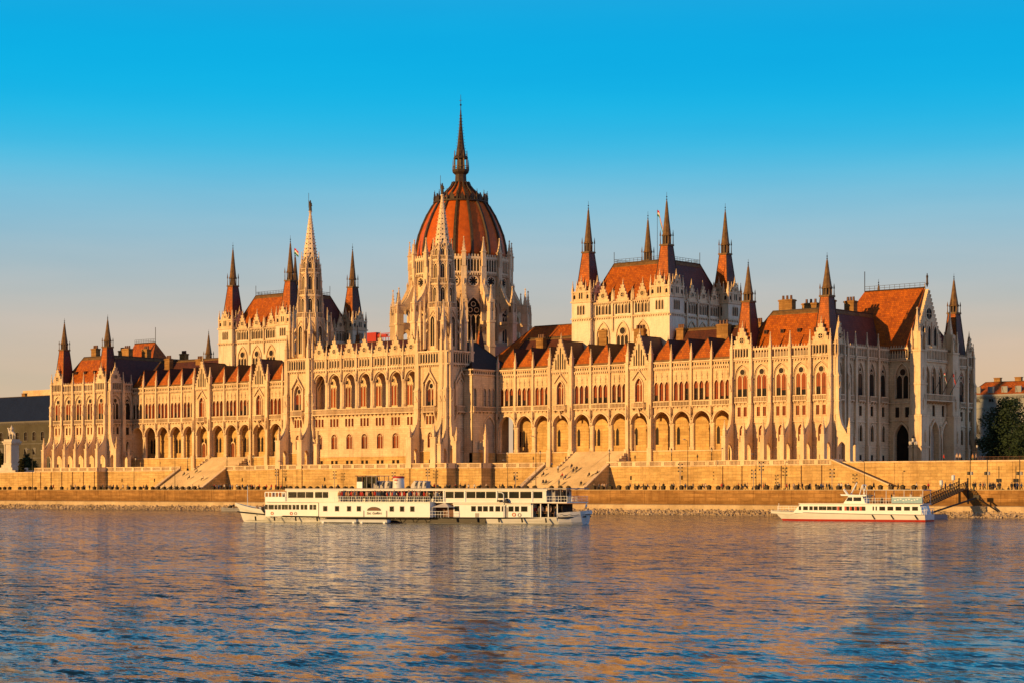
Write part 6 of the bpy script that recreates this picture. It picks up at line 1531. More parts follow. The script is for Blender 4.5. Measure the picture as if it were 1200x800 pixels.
    for px in (649.5, 652, 656, 659): x, y, z = f((U(px), prng.uniform(.8, 3), W + 3.42)); person(x, y, z, 'stand', ra + prng.uniform(-1, 1), "on the big boat's rear upper platform", 'passengers on the rear platform')
    for px in (624, 629, 633, 638, 642.5, 648): x, y, z = f((U(px), prng.uniform(.8, 1.2), W + 1.02)); person(x, y, z, 'stand', ra + prng.uniform(-1, 1), "under the roof of the big boat's lower aft deck", 'passengers on the lower aft deck')
big_boat()

def small_boat():
    fr, L, U = boat_frame((164.0, -72.2), (191.35, -67.4)); W = WATER; cw = 2.5
    bt = thing('sightseeing_boat', (fr[0] + 14, fr[1] + 5, W), 'small white sightseeing boat with red waterline, open top deck and light blue banner', 'boat')
    h = MB('cream_paint', fr)
    loft_hull(h, [(-.6, .05, .02, 1.8, 2.2), (1.2, .8, .25, 1.72, 1.3), (3.0, 1.5, .9, 1.62, .5), (5.5, 2.1, 1.7, 1.5), (9, 2.45, 2.2, 1.4), (18, 2.5, 2.3, 1.25), (L - .9, 2.45, 2.2, 1.2)], 'cream_paint', 'red_paint', cw)
    h.build('hull', bt)
    s = MB('grey_paint', fr); st = [(-.4, .12, 1.7), (3, 1.53, 1.58), (5.5, 2.13, 1.45), (9, 2.48, 1.36), (18, 2.53, 1.2), (L - .9, 2.5, 1.15)]
    st = [(u - cw * .40 * (1 - min(1, a / cw)), a, z) for u, a, z in st]
    for (u0, a, z0), (u1, b, z1) in zip(st, st[1:]): s.bar((u0, cw - a - .02, W + z0), (u1, cw - b - .02, W + z1), .06, 5)
    s.build('rubbing_strake', bt)
    c = MB('white_paint', fr); a, b = U(934), U(1079); c.extr_w([(a - .9, W + 1.35), (b + .3, W + 1.1), (b - .3, W + 2.85), (a + .4, W + 2.85)], .35, 2 * cw - .35); c.mat('cream_paint'); c.box(a + .2, b + .2, .2, 2 * cw - .2, W + 2.85, W + 3.0); cab = c.build('cabin', bt)
    red = {972: 1, 980: 1, 992: 1, 998: 1, 1004: 1, 1009: 1}
    for px, w_ in ((936.5, .22), (943, .42), (949.5, .3), (955, .36), (961, .36), (965.5, .3), (971, .42), (977, .42), (983, .42), (991.5, .42), (997.5, .42), (1003.5, .42), (1010, .5), (1022.5, .12), (1026, .12), (1033, .5), (1042.5, .5), (1052, .5), (1062, .5), (1071.5, .5)):
        m = MB('boat_glass', fr); u = U(px)
        if px in (992, 998, 1004) or 978 < px < 1012 : m.mat('red_paint'); m.box(u - w_, u - w_ + .35, .325, .36, W + 1.8, W + 2.5); m.mat('boat_glass'); m.box(u - w_ + .35, u + w_, .325, .36, W + 1.8, W + 2.5)
        else: m.box(u - w_, u + w_, .325, .36, W + 1.85, W + 2.5)
        m.build('window', cab)
    m = MB('white_paint', fr); rail(m, U(909), U(932), .9, W + 1.7, W + 2.5, .5); m.bar((U(906), cw, W + 1.7), (U(906), cw, W + 3.0), .04, 4); m.build('bow_railing', bt)
    w_ = MB('white_paint', fr); a, b = U(989), U(1012); w_.extr_w([(a - .5, W + 3.0), (b, W + 3.0), (b - .6, W + 4.2), (a + .5, W + 4.3)], 1.0, 4.0); w_.mat('clear_glass'); w_.extr_w([(a, W + 3.4), (a + 1.1, W + 3.4), (a + 1.1, W + 4.05), (a + .35, W + 4.05)], .985, 1.02); w_.box(a + 1.3, b - .8, .985, 1.02, W + 3.4, W + 4.05); w_.mat('white_paint'); w_.extr_w([(a - .8, W + 4.3), (b, W + 4.2), (b + .2, W + 4.4), (a - 1.0, W + 4.55)], .8, 4.2)
    w_.build('wheelhouse', bt)
    m = MB('white_paint', fr); m.bar((U(985), 1.5, W + 5.4), (U(991), 1.5, W + 4.2), .2, 6); m.bar((U(998), 2.5, W + 6.5), (U(990), 2.5, W + 4.3), .11, 6); m.bar((U(1006.5), 1.6, W + 6.1), (U(1003), 1.6, W + 4.3), .09, 5); m.bar((U(1006.5), 1.6, W + 6.1), (U(1010), 1.6, W + 4.3), .09, 5); m.bar((U(1006.5), 3.4, W + 6.1), (U(1003), 3.4, W + 4.3), .09, 5); m.bar((U(1006.5), 1.6, W + 6.1), (U(1006.5), 3.4, W + 6.1), .1, 5); m.build('mast', bt)
    cn = MB('canvas_white', fr); cn.box(U(1012), U(1081), .5, 2 * cw - .5, W + 5.2, W + 5.32)
    for px in (1014, 1037, 1058, 1080): 
        for y in (.6, 2 * cw - .6): cn.mat('white_paint').bar((U(px), y, W + 3.0), (U(px), y, W + 5.2), .05, 5)
    cn.build('canopy', bt)
    b_ = MB('blue_banner', fr); a, b = U(1044), U(1080); b_.box(a, b, .28, .32, W + 3.1, W + 4.15); b_.mat('white_paint')
    for i in range(9): u = a + .5 + i * (b - a - 1) / 9; b_.box(u, u + .28, .265, .28, W + 3.45 + .1 * (i % 3), W + 3.62 + .1 * (i % 3))
    b_.box(a + .2, b - .2, .265, .28, W + 3.95, W + 4.05); b_.build('banner', bt)
    m = MB('white_paint', fr); rail(m, U(1012), U(1044), .35, W + 3.0, W + 3.9, .5); m.mat('deck_wood')
    for px in (1018, 1026, 1034, 1040, 1050, 1060, 1070): m.box(U(px) - .35, U(px) + .35, 1.2, 3.8, W + 3.0, W + 3.5)
    m.build('deck_seats', bt)
    for px in (1022, 1044, 1072): m = MB('black_paint', fr); m.bar((U(px), -.03, W + 1.1), (U(px) + .45, .05, W + .4), .11, 6); m.build('fender', bt)
    m = MB('grey_paint', fr); rail(m, U(1079), U(1085), .2, W + 1.2, W + 2.5, .4, 'white_paint'); rail(m, .2, 4.8, L - 1.0, W + 1.2, W + 2.2, .5, 'white_paint', 'w'); m.build('stern_railing', bt)
    f = MB('', fr).P
    for px in (1016, 1029, 1040, 1055, 1064, 1074): x, y, z = f((U(px), prng.uniform(1.2, 3.6), W + 3.0)); person(x, y, z, 'sit' if px % 2 else 'stand', prng.uniform(-2, 2), "under the small boat's canopy", 'passengers on the small boat')
small_boat()

# small dark motorboat behind the bow of the big boat
bx = at(271, -24.5)
mb = MB('canvas_dark', (bx - 3, -25.5, 12)); loft_hull(mb, [(0, .05, .0, .95), (1.2, .8, .5, .85), (4.5, 1.05, .9, .75), (6.2, 1.0, .85, .75)], 'grey_paint', None, 1.05); mb.mat('clear_glass'); mb.extr_w([(2.0, WATER + .8), (2.6, WATER + 1.4), (2.7, WATER + 1.4), (2.4, WATER + .8)], .4, 1.7)
mbt = thing('motorboat', (bx, -24.5, WATER), "small dark grey motorboat behind the bow of the big boat", 'boat'); mb.build('hull', mbt)
for dx in (-.8, .6): person(bx + dx, -24.3, WATER + .55, 'sit', 1.2, 'in the small motorboat', 'people in the motorboat')
# ================================================================== QUAY FURNITURE, PEOPLE ASHORE
# square dark planters in a row along the quay edge
k = 0; prn = random.Random(4); px = at(-6, -12.2)
while px < at(1092, -12.2):
    x = px; px += 2.42 * prn.choice([1, 1, 1, 1, 1, 1, 2]) + prn.uniform(-.12, .12)
    q = 600 + FPX * (CT * (x - CX) + ST * (-12.2 - CY)) / (-ST * (x - CX) + CT * (-12.2 - CY))
    if 232 < q < 246 or 675 < q < 690: continue
    mb = MB('bronze'); s_ = .40; h = prn.uniform(.98, 1.12)
    mb.lathe(x, -12.2, [(s_ * 1.25, QZ), (s_ * 1.25, QZ + .12), (s_ * 1.1, QZ + .16), (s_ * 1.38, QZ + h - .16), (s_ * 1.45, QZ + h - .14), (s_ * 1.45, QZ + h), (s_ * 1.2, QZ + h), (s_ * 1.15, QZ + h - .1)], 4, PI / 4)
    mb.mat('leaf_low'); mb.lathe(x, -12.2, [(s_ * 1.1, QZ + h - .06), (s_ * .8, QZ + h + .12), (s_ * .2, QZ + h + .2)], 7)
    wh = 'below the left end pavilion and the statue' if q < 137 else ('left of the left river stairs' if q < 200 else ('below the left river stairs' if q < 275 else ('behind the big boat' if q < 690 else ('below the right arcade' if q < 850 else ('below the right end pavilion' if q < 990 else 'behind the small boat')))))
    tag(mb.build('quay_planter'), 'small dark square planter on the quay edge %s' % wh, 'planter', 'planters on the quay edge ' + wh)
# street lamps: tall slim columns on the quay road
def lamp(px, Y, base, top, label, grp):
    x = at(px, Y); t = thing('street_lamp', (x, Y, base), label, 'street lamp', grp)
    mb = MB('iron', (x, Y, 0)); mb.lathe(0, 0, [(.16, base), (.14, base + 1.2), (.075, base + 1.4), (.05, top)], 8); mb.bar((0, 0, top), (0, -1.1, top + .25), .04, 5); mb.build('lamp_post', t)
    h = MB('grey_paint', (x, Y, 0)); h.extr_u([(-1.7, top + .22), (-.9, top + .2), (-.9, top + .34), (-1.6, top + .36)], -.14, .14); h.build('lamp_head', t); return t
for px, yt in ((38, 527), (157, 529), (205, 512), (331, 541), (595, 540), (628, 512), (806, 516), (886, 533), (1013, 541)):
    side = 'in front of ' + {38: 'the statue pedestal', 157: 'the first arch of the left arcade', 205: 'the left arcade, left of the left stairs', 331: 'the left bell tower', 595: 'the arcade just right of the middle terrace', 628: 'the right river stairs', 806: 'the right arcade', 886: 'the right end pavilion', 1013: 'the sloping ramp stair'}[px]
    lamp(px, -12.6, QZ, zat(px, yt, -12.6), 'tall slim quay lamp ' + side, 'street lamps on the quay')
# floodlight masts with two columns of projectors
for px, yt, wh in ((324, 549, 'in front of the left bell tower'), (392, 552, 'in front of the left part of the loggia'), (461, 553, 'in front of the right part of the loggia'), (501, 549, 'in front of the right bell tower'), (604, 553, 'left of the right river stairs'), (797, 543, 'in front of the right arcade'), (883, 550, 'below the left bays of the right pavilion'), (892, 541, 'tallest one below the right pavilion'), (975, 549, 'below the corner of the right pavilion')):
    x = at(px, -11); zt = zat(px, yt, -11); t = thing('floodlight_mast', (x, -11, QZ), 'floodlight mast with small projectors ' + wh, 'floodlight', 'floodlight masts on the quay')
    m = MB('grey_paint', (x, -11, 0)); m.bar((0, 0, QZ), (0, 0, zt - .2), .06, 6)
    for i in range(3): m.bar((-.5, 0, zt - .15 - i * .75), (.5, 0, zt - .15 - i * .75), .04, 4)
    m.build('pole', t)
    for i in range(3):
        for s in (-.5, .5): l = MB('iron', (x, -11, 0)); z = zt - .1 - i * .75; l.extr_u([(.0, z - .13), (.18, z - .06), (.18, z + .14), (.0, z + .2), (-.05, z + .06)], s * .9 - .13, s * .9 + .13); l.build('projector', t)
for px in (1137, 1157, 1195):
    x = at(px, -10); t = thing('lamp_mast', (x, -10, QZ), 'dark mast with paired box lights, %s' % {1137: 'leftmost of three right of the gangway', 1157: 'second of three right of the gangway', 1195: 'at the right edge'}[px], 'lamp mast', 'box light masts on the right')
    m = MB('iron', (x, -10, 0)); zt = zat(px, 541, -10); m.bar((0, 0, QZ), (0, 0, zt + .6), .08, 6); m.build('pole', t)
    for s in (-.42, .42): l = MB('grey_paint' if s > 0 else 'iron', (x, -10, 0)); z = zat(px, 554, -10); l.box(s * .8 - .2, s * .8 + .2, -.25, .15, z - .32, z + .32); l.build('box_light', t)
# terrace lanterns
def lantern(px, Y, z0, h, label, grp=None, big=False):
    x = at(px, Y); t = thing('lantern', (x, Y, z0), label, 'lantern', grp)
    m = MB('iron', (x, Y, 0)); s = 1.6 if big else 1.0
    m.lathe(0, 0, [(.34 * s, z0), (.30 * s, z0 + .5), (.12 * s, z0 + .7), (.07 * s, z0 + h * .55), (.12 * s, z0 + h * .58), (.05 * s, z0 + h * .75)], 8)
    m.build('lamp_post', t)
    l = MB('canvas_white', (x, Y, 0)); z = z0 + h * .75; l.lathe(0, 0, [(.10 * s, z), (.22 * s, z + .45 * s), (.2 * s, z + .5 * s)], 6); l.mat('iron'); l.lathe(0, 0, [(.27 * s, z + .5 * s), (.12 * s, z + .7 * s), (.03, z + .95 * s)], 6)
    if big:
        for k in range(4): a = k * PI / 2; m2 = l; m2.mat('iron'); m2.bar((0, 0, z - .9), (.8 * math.cos(a), .8 * math.sin(a), z - .6), .06, 4); m2.mat('canvas_white'); m2.lathe(.8 * math.cos(a), .8 * math.sin(a), [(.1, z - .6), (.24, z - .1), (.05, z + .2)], 6)
    l.build('lamp_glass', t); return t
for px, wh in ((159, 'by the first arch of the left arcade'), (220, 'left of the upper flight of the left stairs'), (266, 'right of the upper flight of the left stairs'), (297, 'in the left arcade beside the left bell tower'), (595, 'by the first arch of the right arcade'), (633, 'left of the upper flight of the right stairs'), (714, 'on top of the right stairs at the right side'), (787, 'before the middle of the right arcade'), (834, 'left of the right end pavilion'), (846, 'just at the left corner of the right end pavilion'), (911, 'between the buttresses of the right end pavilion')):
    lantern(px, 1.0, TZ, 4.2, 'iron lantern on the terrace ' + wh, 'iron lanterns on the terrace')
lantern(1070, 12, TZ, 6.4, 'ornate many-armed iron candelabra standing before the shaded south front', None, True)
lantern(1145, 14, TZ, 4.6, 'small lantern before the right edge of the shaded south front')
# tall white lamp globes by the gangway
for px, yt, wh in ((1103, 562, 'left'), (1117, 556, 'right')):
    x = at(px, -12.8); z = zat(px, yt, -12.8); t = thing('gangway_lamp', (x, -12.8, QZ), 'white cylinder lamp on a short post, the %s of two at the gangway head' % wh, 'lamp')
    m = MB('grey_paint', (x, -12.8, 0)); m.bar((0, 0, QZ), (0, 0, z - 1.0), .07, 6); m.build('lamp_post', t)
    m = MB('white_paint', (x, -12.8, 0)); m.lathe(0, 0, [(.28, z - 1.0), (.34, z - .9), (.34, z - .1), (.2, z)], 10); m.build('lamp_glass', t)
# gangway, pontoon and mooring boom
x0, x1 = at(1129, -14.2), at(1086, -30); zz0, zz1 = .25, zat(1086, 591, -30)
gw = thing('gangway', (x0, -14.2, 0), 'dark lattice steel gangway sloping from the quay down to the small boat', 'gangway')
P0, P1 = Vector((x0, -14.2, zz0)), Vector((x1, -30, zz1)); d = (P1 - P0); sd = Vector((d.y, -d.x, 0)).normalized() * .9
m = MB('deck_wood'); m.face([tuple(P0 + sd), tuple(P1 + sd), tuple(P1 - sd), tuple(P0 - sd)]); m.build('walkway', gw)
for s in (-1, 1):
    m = MB('iron'); n = 16; o = sd * s; up = Vector((0, 0, 1.35))
    m.bar(P0 + o, P1 + o, .11, 4); m.bar(P0 + o + up, P1 + o + up, .09, 4)
    for i in range(n + 1):
        a = P0 + d * (i / n) + o; m.bar(a, a + up, .05, 4)
        if i < n: b = P0 + d * ((i + 1) / n) + o; m.bar(a, b + up, .04, 4); m.bar(a + up, b, .04, 4)
    m.build('lattice_side', gw)
m = MB('iron'); 
for s in (-1, 1): p = P0 + sd * s; m.bar(p + Vector((0, 0, -2.9)), p + Vector((0, 0, 2.0)), .16, 5)
m.build('head_frame', gw)
pt = MB('grey_paint'); xc = x1; pt.box(xc - 5, xc + 3.5, -34, -28.5, WATER - .4, WATER + .75); pt.mat('deck_wood'); pt.box(xc - 4.8, xc + 3.3, -33.8, -28.7, WATER + .75, WATER + .8); pt.mat('iron')
for a in (-4.6, 3.1): pt.bar((xc + a, -33.5, WATER + .7), (xc + a, -33.5, WATER + 1.6), .1, 5)
rail(pt, xc - 4.8, xc + 3.3, -28.8, WATER + .8, WATER + 1.8, .8, 'iron'); tag(pt.build('pontoon'), 'low grey landing pontoon at the foot of the lattice gangway', 'pontoon')
bm = MB('iron'); A = Vector((at(1092, -30), -30, zat(1092, 600, -30))); Bp = Vector((at(1145, -17.5), -17.5, zat(1145, 582.5, -17.5))); Cc = Vector((at(1170, -16), -16, zat(1170, 599, -16)))
bm.bar(A, Bp, .17, 6); bm.bar(Bp, Cc, .17, 6); bm.box(Bp.x - .6, Bp.x + .6, Bp.y - .3, Bp.y + .3, Bp.z - .2, Bp.z + .5); tag(bm.build('mooring_boom'), 'dark bent mooring boom from the pontoon to the rubble bank', 'boom')

# people on the quay road
def qp(px, pose, where, grp, Y=-11.3, z=QZ, sh=None, rot=None): return person(at(px, Y), Y, z, pose, prng.uniform(-PI, PI) if rot is None else rot, where, grp, sh)
for px in (60, 88, 137, 168, 193, 201, 208, 226, 233): qp(px, 'stand' if px % 2 else 'walk', 'on the quay road left of the shaded stairs' if px < 190 else 'on the quay before the left stairs', 'people on the quay on the left')
for px in (270, 290, 293, 298, 318, 323, 327, 336): qp(px, 'walk' if px % 3 else 'stand', 'on the quay just right of the left stairs', 'people on the quay right of the left stairs')
for px in (378, 381, 396, 468, 488, 493, 498, 505, 509, 513, 523, 527, 534, 539.5, 545, 549, 556, 563, 570, 585.5, 589, 603): qp(px, 'stand' if int(px) % 2 else 'walk', "on the quay behind the big boat's roof", 'people on the quay behind the big boat')
for px, sh in ((705, 1), (708, 7), (711, 4)): qp(px, 'stand', 'before the dark side wall of the right stairs', 'group by the side wall of the right stairs', -5, sh=sh)
for px in (739, 744, 748.5, 754, 759, 823, 827, 869, 873): qp(px, 'sit', 'on a planter edge below the right arcade', 'people sitting on the quay below the right arcade', -11.9, QZ + .48)
for px in (890, 894.5, 910, 913, 922, 925, 936, 940.5, 983, 986, 991, 994, 1003): qp(px, 'stand' if px % 2 else 'walk', 'on the quay below the right end pavilion', 'people on the quay below the right end pavilion')
for px in (1024, 1042, 1052.5, 1074, 1088): qp(px, 'walk', 'on the quay behind the small boat', 'people walking behind the small boat')
for px in (1143, 1152, 1164, 1170, 1172, 1185.5, 1192, 1197): qp(px, 'walk' if px % 2 else 'stand', 'on the quay right of the gangway', 'people on the quay right of the gangway')
for px, sh in ((1106, 1), (1121.5, 7), (1125, 7), (1140, 5), (1144, 7)): qp(px, 'stand', 'at the wall edge below the shaded south front', 'people on the embankment top at the right', -.4, TZ + .25, sh)
for i in range(80):
    px = prng.choice([prng.uniform(55, 180), prng.uniform(240, 330), prng.uniform(690, 990), prng.uniform(690, 990), prng.uniform(1095, 1199)])
    wh, gr = ('on the quay road left of the shaded stairs', 'people on the quay on the left') if px < 190 else (('on the quay just right of the left stairs', 'people on the quay right of the left stairs') if px < 340 else (('on the quay below the right arcade', 'people walking below the right arcade') if px < 850 else (('on the quay below the right end pavilion', 'people on the quay below the right end pavilion') if px < 995 else ('on the quay right of the gangway', 'people on the quay right of the gangway'))))
    qp(px, prng.choice(['walk', 'stand']), wh, gr, prng.uniform(-11.4, -6.0))
# people on the stairs
def stair_z(Y): return QZ + (math.floor((Y + 10.4) / .30) + 1) * (TZ - QZ) / 30
for px, y in ((637, 557), (646.7, 546), (636.5, 566), (640, 566), (654, 552), (659, 558.5), (663, 561), (670, 547.5), (672, 553), (676, 550), (690.5, 558), (681, 568), (655, 569), (700, 556)):
    Y = -10
    while Y < -1.6 and zat(px, y, Y) > stair_z(Y) + .25: Y += .3
    qp(px, 'sit' if px not in (654, 655) else 'stand', 'on the steps of the right river stairs', 'people on the right river stairs', Y, stair_z(Y), rot=prng.uniform(-.6, .6))
for px, y in ((216, 556), (222, 560), (231, 553), (238, 562)):
    Y = -10
    while Y < -1.6 and zat(px, y, Y) > stair_z(Y) + .25: Y += .3
    qp(px, 'sit', 'on the steps of the left river stairs', 'people on the left river stairs', Y, stair_z(Y), rot=prng.uniform(-.6, .6))

# ------------------------------------------------------------------ flags
def flag(x, y, z0, h, label, tilt=(0, 0), s=1.0, cols=('flag_red', 'flag_white', 'flag_green'), droop=0.5):
    t = thing('flag', (x, y, z0), label, 'flag'); m = MB('iron'); top = Vector((x + tilt[0], y + tilt[1], z0 + h)); m.bar((x, y, z0), top, .07, 6, .04); m.build('flag_pole', t)
    m = MB(cols[0]); n = 10
    for j in range(3):
        m.mat(cols[j])
        for i in range(n):
            f = lambda a, b: (top.x + a * 3.0 * s * .8, top.y - a * .5 + .22 * math.sin(a * 7), top.z - .1 - b * .62 * s - droop * a * a * 2.2)
            m.face([f(i / n, j), f((i + 1) / n, j), f((i + 1) / n, j + 1), f(i / n, j + 1)])
    m.build('flag_cloth', t)
flag(at(345, 31), 31, 54.4, zat(345, 291, 31) - 54.4, 'red, white and green flag flying on the pole above the left hall roof', s=.85, droop=.5)
flag(at(770.3, 31), 31, 54.4, zat(770.3, 246, 31) - 54.4, 'drooping red, white and green flag on the tall pole above the right hall roof', s=.8, droop=2.0)
XS = PX + 13.3 + 6.4 + 1.4
for i, (y, cols) in enumerate(((27.5, ('flag_red', 'flag_white', 'flag_green')), (31.5, ('flag_red', 'orange_paint', 'flag_red')), (35.0, ('flag_red', 'flag_white', 'flag_green')))):
    flag(XS, y, 20.8, 4.4, 'slanting flag over the balcony of the south front, %s of three' % ('nearest', 'middle', 'farthest')[i], tilt=(2.6, .0), s=.36, cols=cols, droop=.9)

# ------------------------------------------------------------------ statue at the left
sx0 = at(14, 30); t = thing('equestrian_statue', (sx0, 30, TZ), 'pale equestrian statue on a tall stone pedestal at the far left', 'statue')
m = MB('marble', (sx0, 30, 0)); m.box(-2.6, 2.6, -2.2, 2.2, TZ, 8.0); m.box(-1.75, 1.75, -1.45, 1.45, 8.0, 14.6); m.box(-2.1, 2.1, -1.75, 1.75, 8.0, 8.6); m.box(-2.2, 2.2, -1.85, 1.85, 14.6, 15.1); m.box(-2.5, 2.5, -2.1, 2.1, 15.1, 15.6); m.box(-2.1, 2.1, -1.6, 1.6, 15.6, 16.2)
for u in (-1.6, 1.6): m.lathe(u, -1.5, [(.4, 8.6), (.34, 9), (.32, 14), (.45, 14.6)], 10)
m.box(-7.0, 7.5, -4.2, 4.0, TZ - .1, TZ + 1.0); m.box(-4.5, 4.5, -3.2, 3.0, TZ + 1.0, TZ + 1.9); m.build('pedestal', t)
J = [(0.9, 0, 18.3), (0, 0, 18.25), (-1.0, 0, 18.4), (-1.6, 0, 19.2), (-1.95, 0, 19.9), (-2.45, 0, 19.7), (1.5, 0, 17.9), (1.75, 0, 17.1), (-.1, 0, 19.2), (-.1, 0, 19.9), (-.12, 0, 20.4), (-.15, 0, 20.75), (-.75, -.5, 19.5), (.45, .55, 19.4)]
Ed = [(0, 1), (1, 2), (2, 3), (3, 4), (4, 5), (0, 6), (6, 7), (1, 8), (8, 9), (9, 10), (10, 11), (9, 12), (9, 13)]; Rr = [.52, .5, .5, .34, .24, .17, .16, .12, .34, .36, .16, .22, .13, .13]
for lx, ly, fx in ((.85, .3, .2), (.95, -.3, -.15), (-1.05, .3, -.25), (-1.05, -.3, .35)):
    b = 0 if lx > 0 else 2; J += [(lx, ly, 17.6), (lx + fx, ly, 17.0), (lx + fx * .6, ly, 16.25)]; n = len(J); Ed += [(b, n - 3), (n - 3, n - 2), (n - 2, n - 1)]; Rr += [.26, .16, .14]
for ly in (-.5, .5): J += [(-.3, ly, 18.4), (-.25, ly * 1.1, 17.5)]; n = len(J); Ed += [(8, n - 2), (n - 2, n - 1)]; Rr += [.2, .14]
sm = skin_body('rider', J, Ed, Rr); sm.materials.append(MATS['marble'])
o = bpy.data.objects.new('horse_and_rider', sm); C.objects.link(o); o.parent = t; o.location = (0, 0, -TZ + 0.0)
# ------------------------------------------------------------------ trees and shrubs
def leaf_mat(name, c1, c2):
    m, nt, b = nt_mat(name); oi = node(nt, 'ShaderNodeNewGeometry'); 
    n1 = noise_n(nt, pos(nt), 0.55, 4, .6); link(nt, ramp(nt, n1, [(.3, c1), (.7, c2)]), b.inputs['Base Color']); b.inputs['Roughness'].default_value = .6; b.inputs['Specular IOR Level'].default_value = .2; MATS[name] = m
leaf_mat('leaf_dark', (.020, .036, .018), (.055, .085, .035)); leaf_mat('leaf_brown', (.025, .03, .012), (.06, .055, .02)); plain('bark', (.05, .036, .025), .9, var=.4)
def tree(x, y, z0, h, rad, label, n=7000, leaf='leaf_dark', kind='tree', name='tree', low=.12, seed=1, grp=None):
    r = random.Random(seed); t = thing(name, (x, y, z0), label, kind, grp)
    m = MB('bark', (x, y, 0)); m.lathe(0, 0, [(h * .028 + .1, z0), (h * .02 + .05, z0 + h * .3), (h * .008, z0 + h * .85)], 8); cl = []
    for i in range(30):
        t_ = low + (1 - low) * (i / 30) ** .9; z = z0 + h * t_; a = i * 2.4 + r.uniform(-.4, .4)
        pr = rad * (math.sin(PI * min(1, .18 + .82 * (1 - t_) ** .75)) * .3 + .78 * (1 - t_) ** .55 * (1 if t_ > low + .1 else .8)) * r.uniform(.6, 1.05)
        tip = Vector((pr * .75 * math.cos(a), pr * .75 * math.sin(a), z + r.uniform(-.3, .8))); m.bar((0, 0, z - h * .06), tip, h * .008, 5, .03); cl.append((tip, pr * .42 + h * .035))
        cl.append((tip * .55 + Vector((0, 0, z * .45)), pr * .4 + h * .03))
    for i in range(14): cl.append((Vector((r.gauss(0, rad * .45), r.gauss(0, rad * .45), z0 + h * r.uniform(low + .05, .75))), rad * r.uniform(.16, .34)))
    cl.append((Vector((0, 0, z0 + h * .95)), h * .05)); m.build('trunk', t)
    f = MB(leaf, (x, y, 0))
    for i in range(n):
        c, q = r.choice(cl); v = Vector((r.gauss(0, 1), r.gauss(0, 1), r.gauss(0, .75))); v.normalize(); p = c + v * q * r.uniform(.35, 1.0) ** .6
        if p.z < z0 + h * low * .6: continue
        a = Vector((r.gauss(0, 1), r.gauss(0, 1), r.gauss(0, .6))).normalized(); b = a.orthogonal().normalized(); s = r.uniform(.16, .36) * (1 if h > 4 else .55)
        f.face([tuple(p + a * s), tuple(p + b * s * .6), tuple(p - a * s), tuple(p - b * s * .6)])
    f.build('crown', t); return t
tree(at(1181, 48), 48, TZ, zat(1181, 470, 48) - TZ, 7.4, 'tall dark tree right of the building, the taller of two', 9000, seed=3)
tree(at(1204, 40), 40, TZ, zat(1204, 497, 40) - TZ, 5.4, 'dark tree cut by the right edge of the picture', 6000, seed=8)
tree(at(1169, 62), 62, TZ, 9.0, 4.2, 'low dark bushy tree at the foot of the tall tree, beside the building', 4500, seed=12)
for px, y, r_, h_, sd, lab in ((32, 36, 2.6, 5.6, 21, 'dark round shrub right of the statue pedestal'), (40, 40, 2.0, 3.8, 22, 'low dark shrub between the statue shrub and the left pavilion'), (25.5, 27, 1.2, 4.4, 23, 'narrow brownish shrub at the right foot of the pedestal'), (2, 34, 2.6, 6.4, 24, 'brownish dark shrub at the left edge behind the statue')):
    tree(at(px, y), y, TZ, h_, r_, lab, 1800, 'leaf_brown' if sd > 22 else 'leaf_dark', 'shrub', 'shrub', .05, sd)
m = MB('brown_paint')                              # fence of thin bars on the right, in front of the trees
rail(m, at(1146, 3), at(1320, 3), 3, TZ, TZ + 1.4, .28, 'brown_paint'); tag(m.build('park_fence'), 'low brown bar fence on the embankment before the dark trees', 'fence')

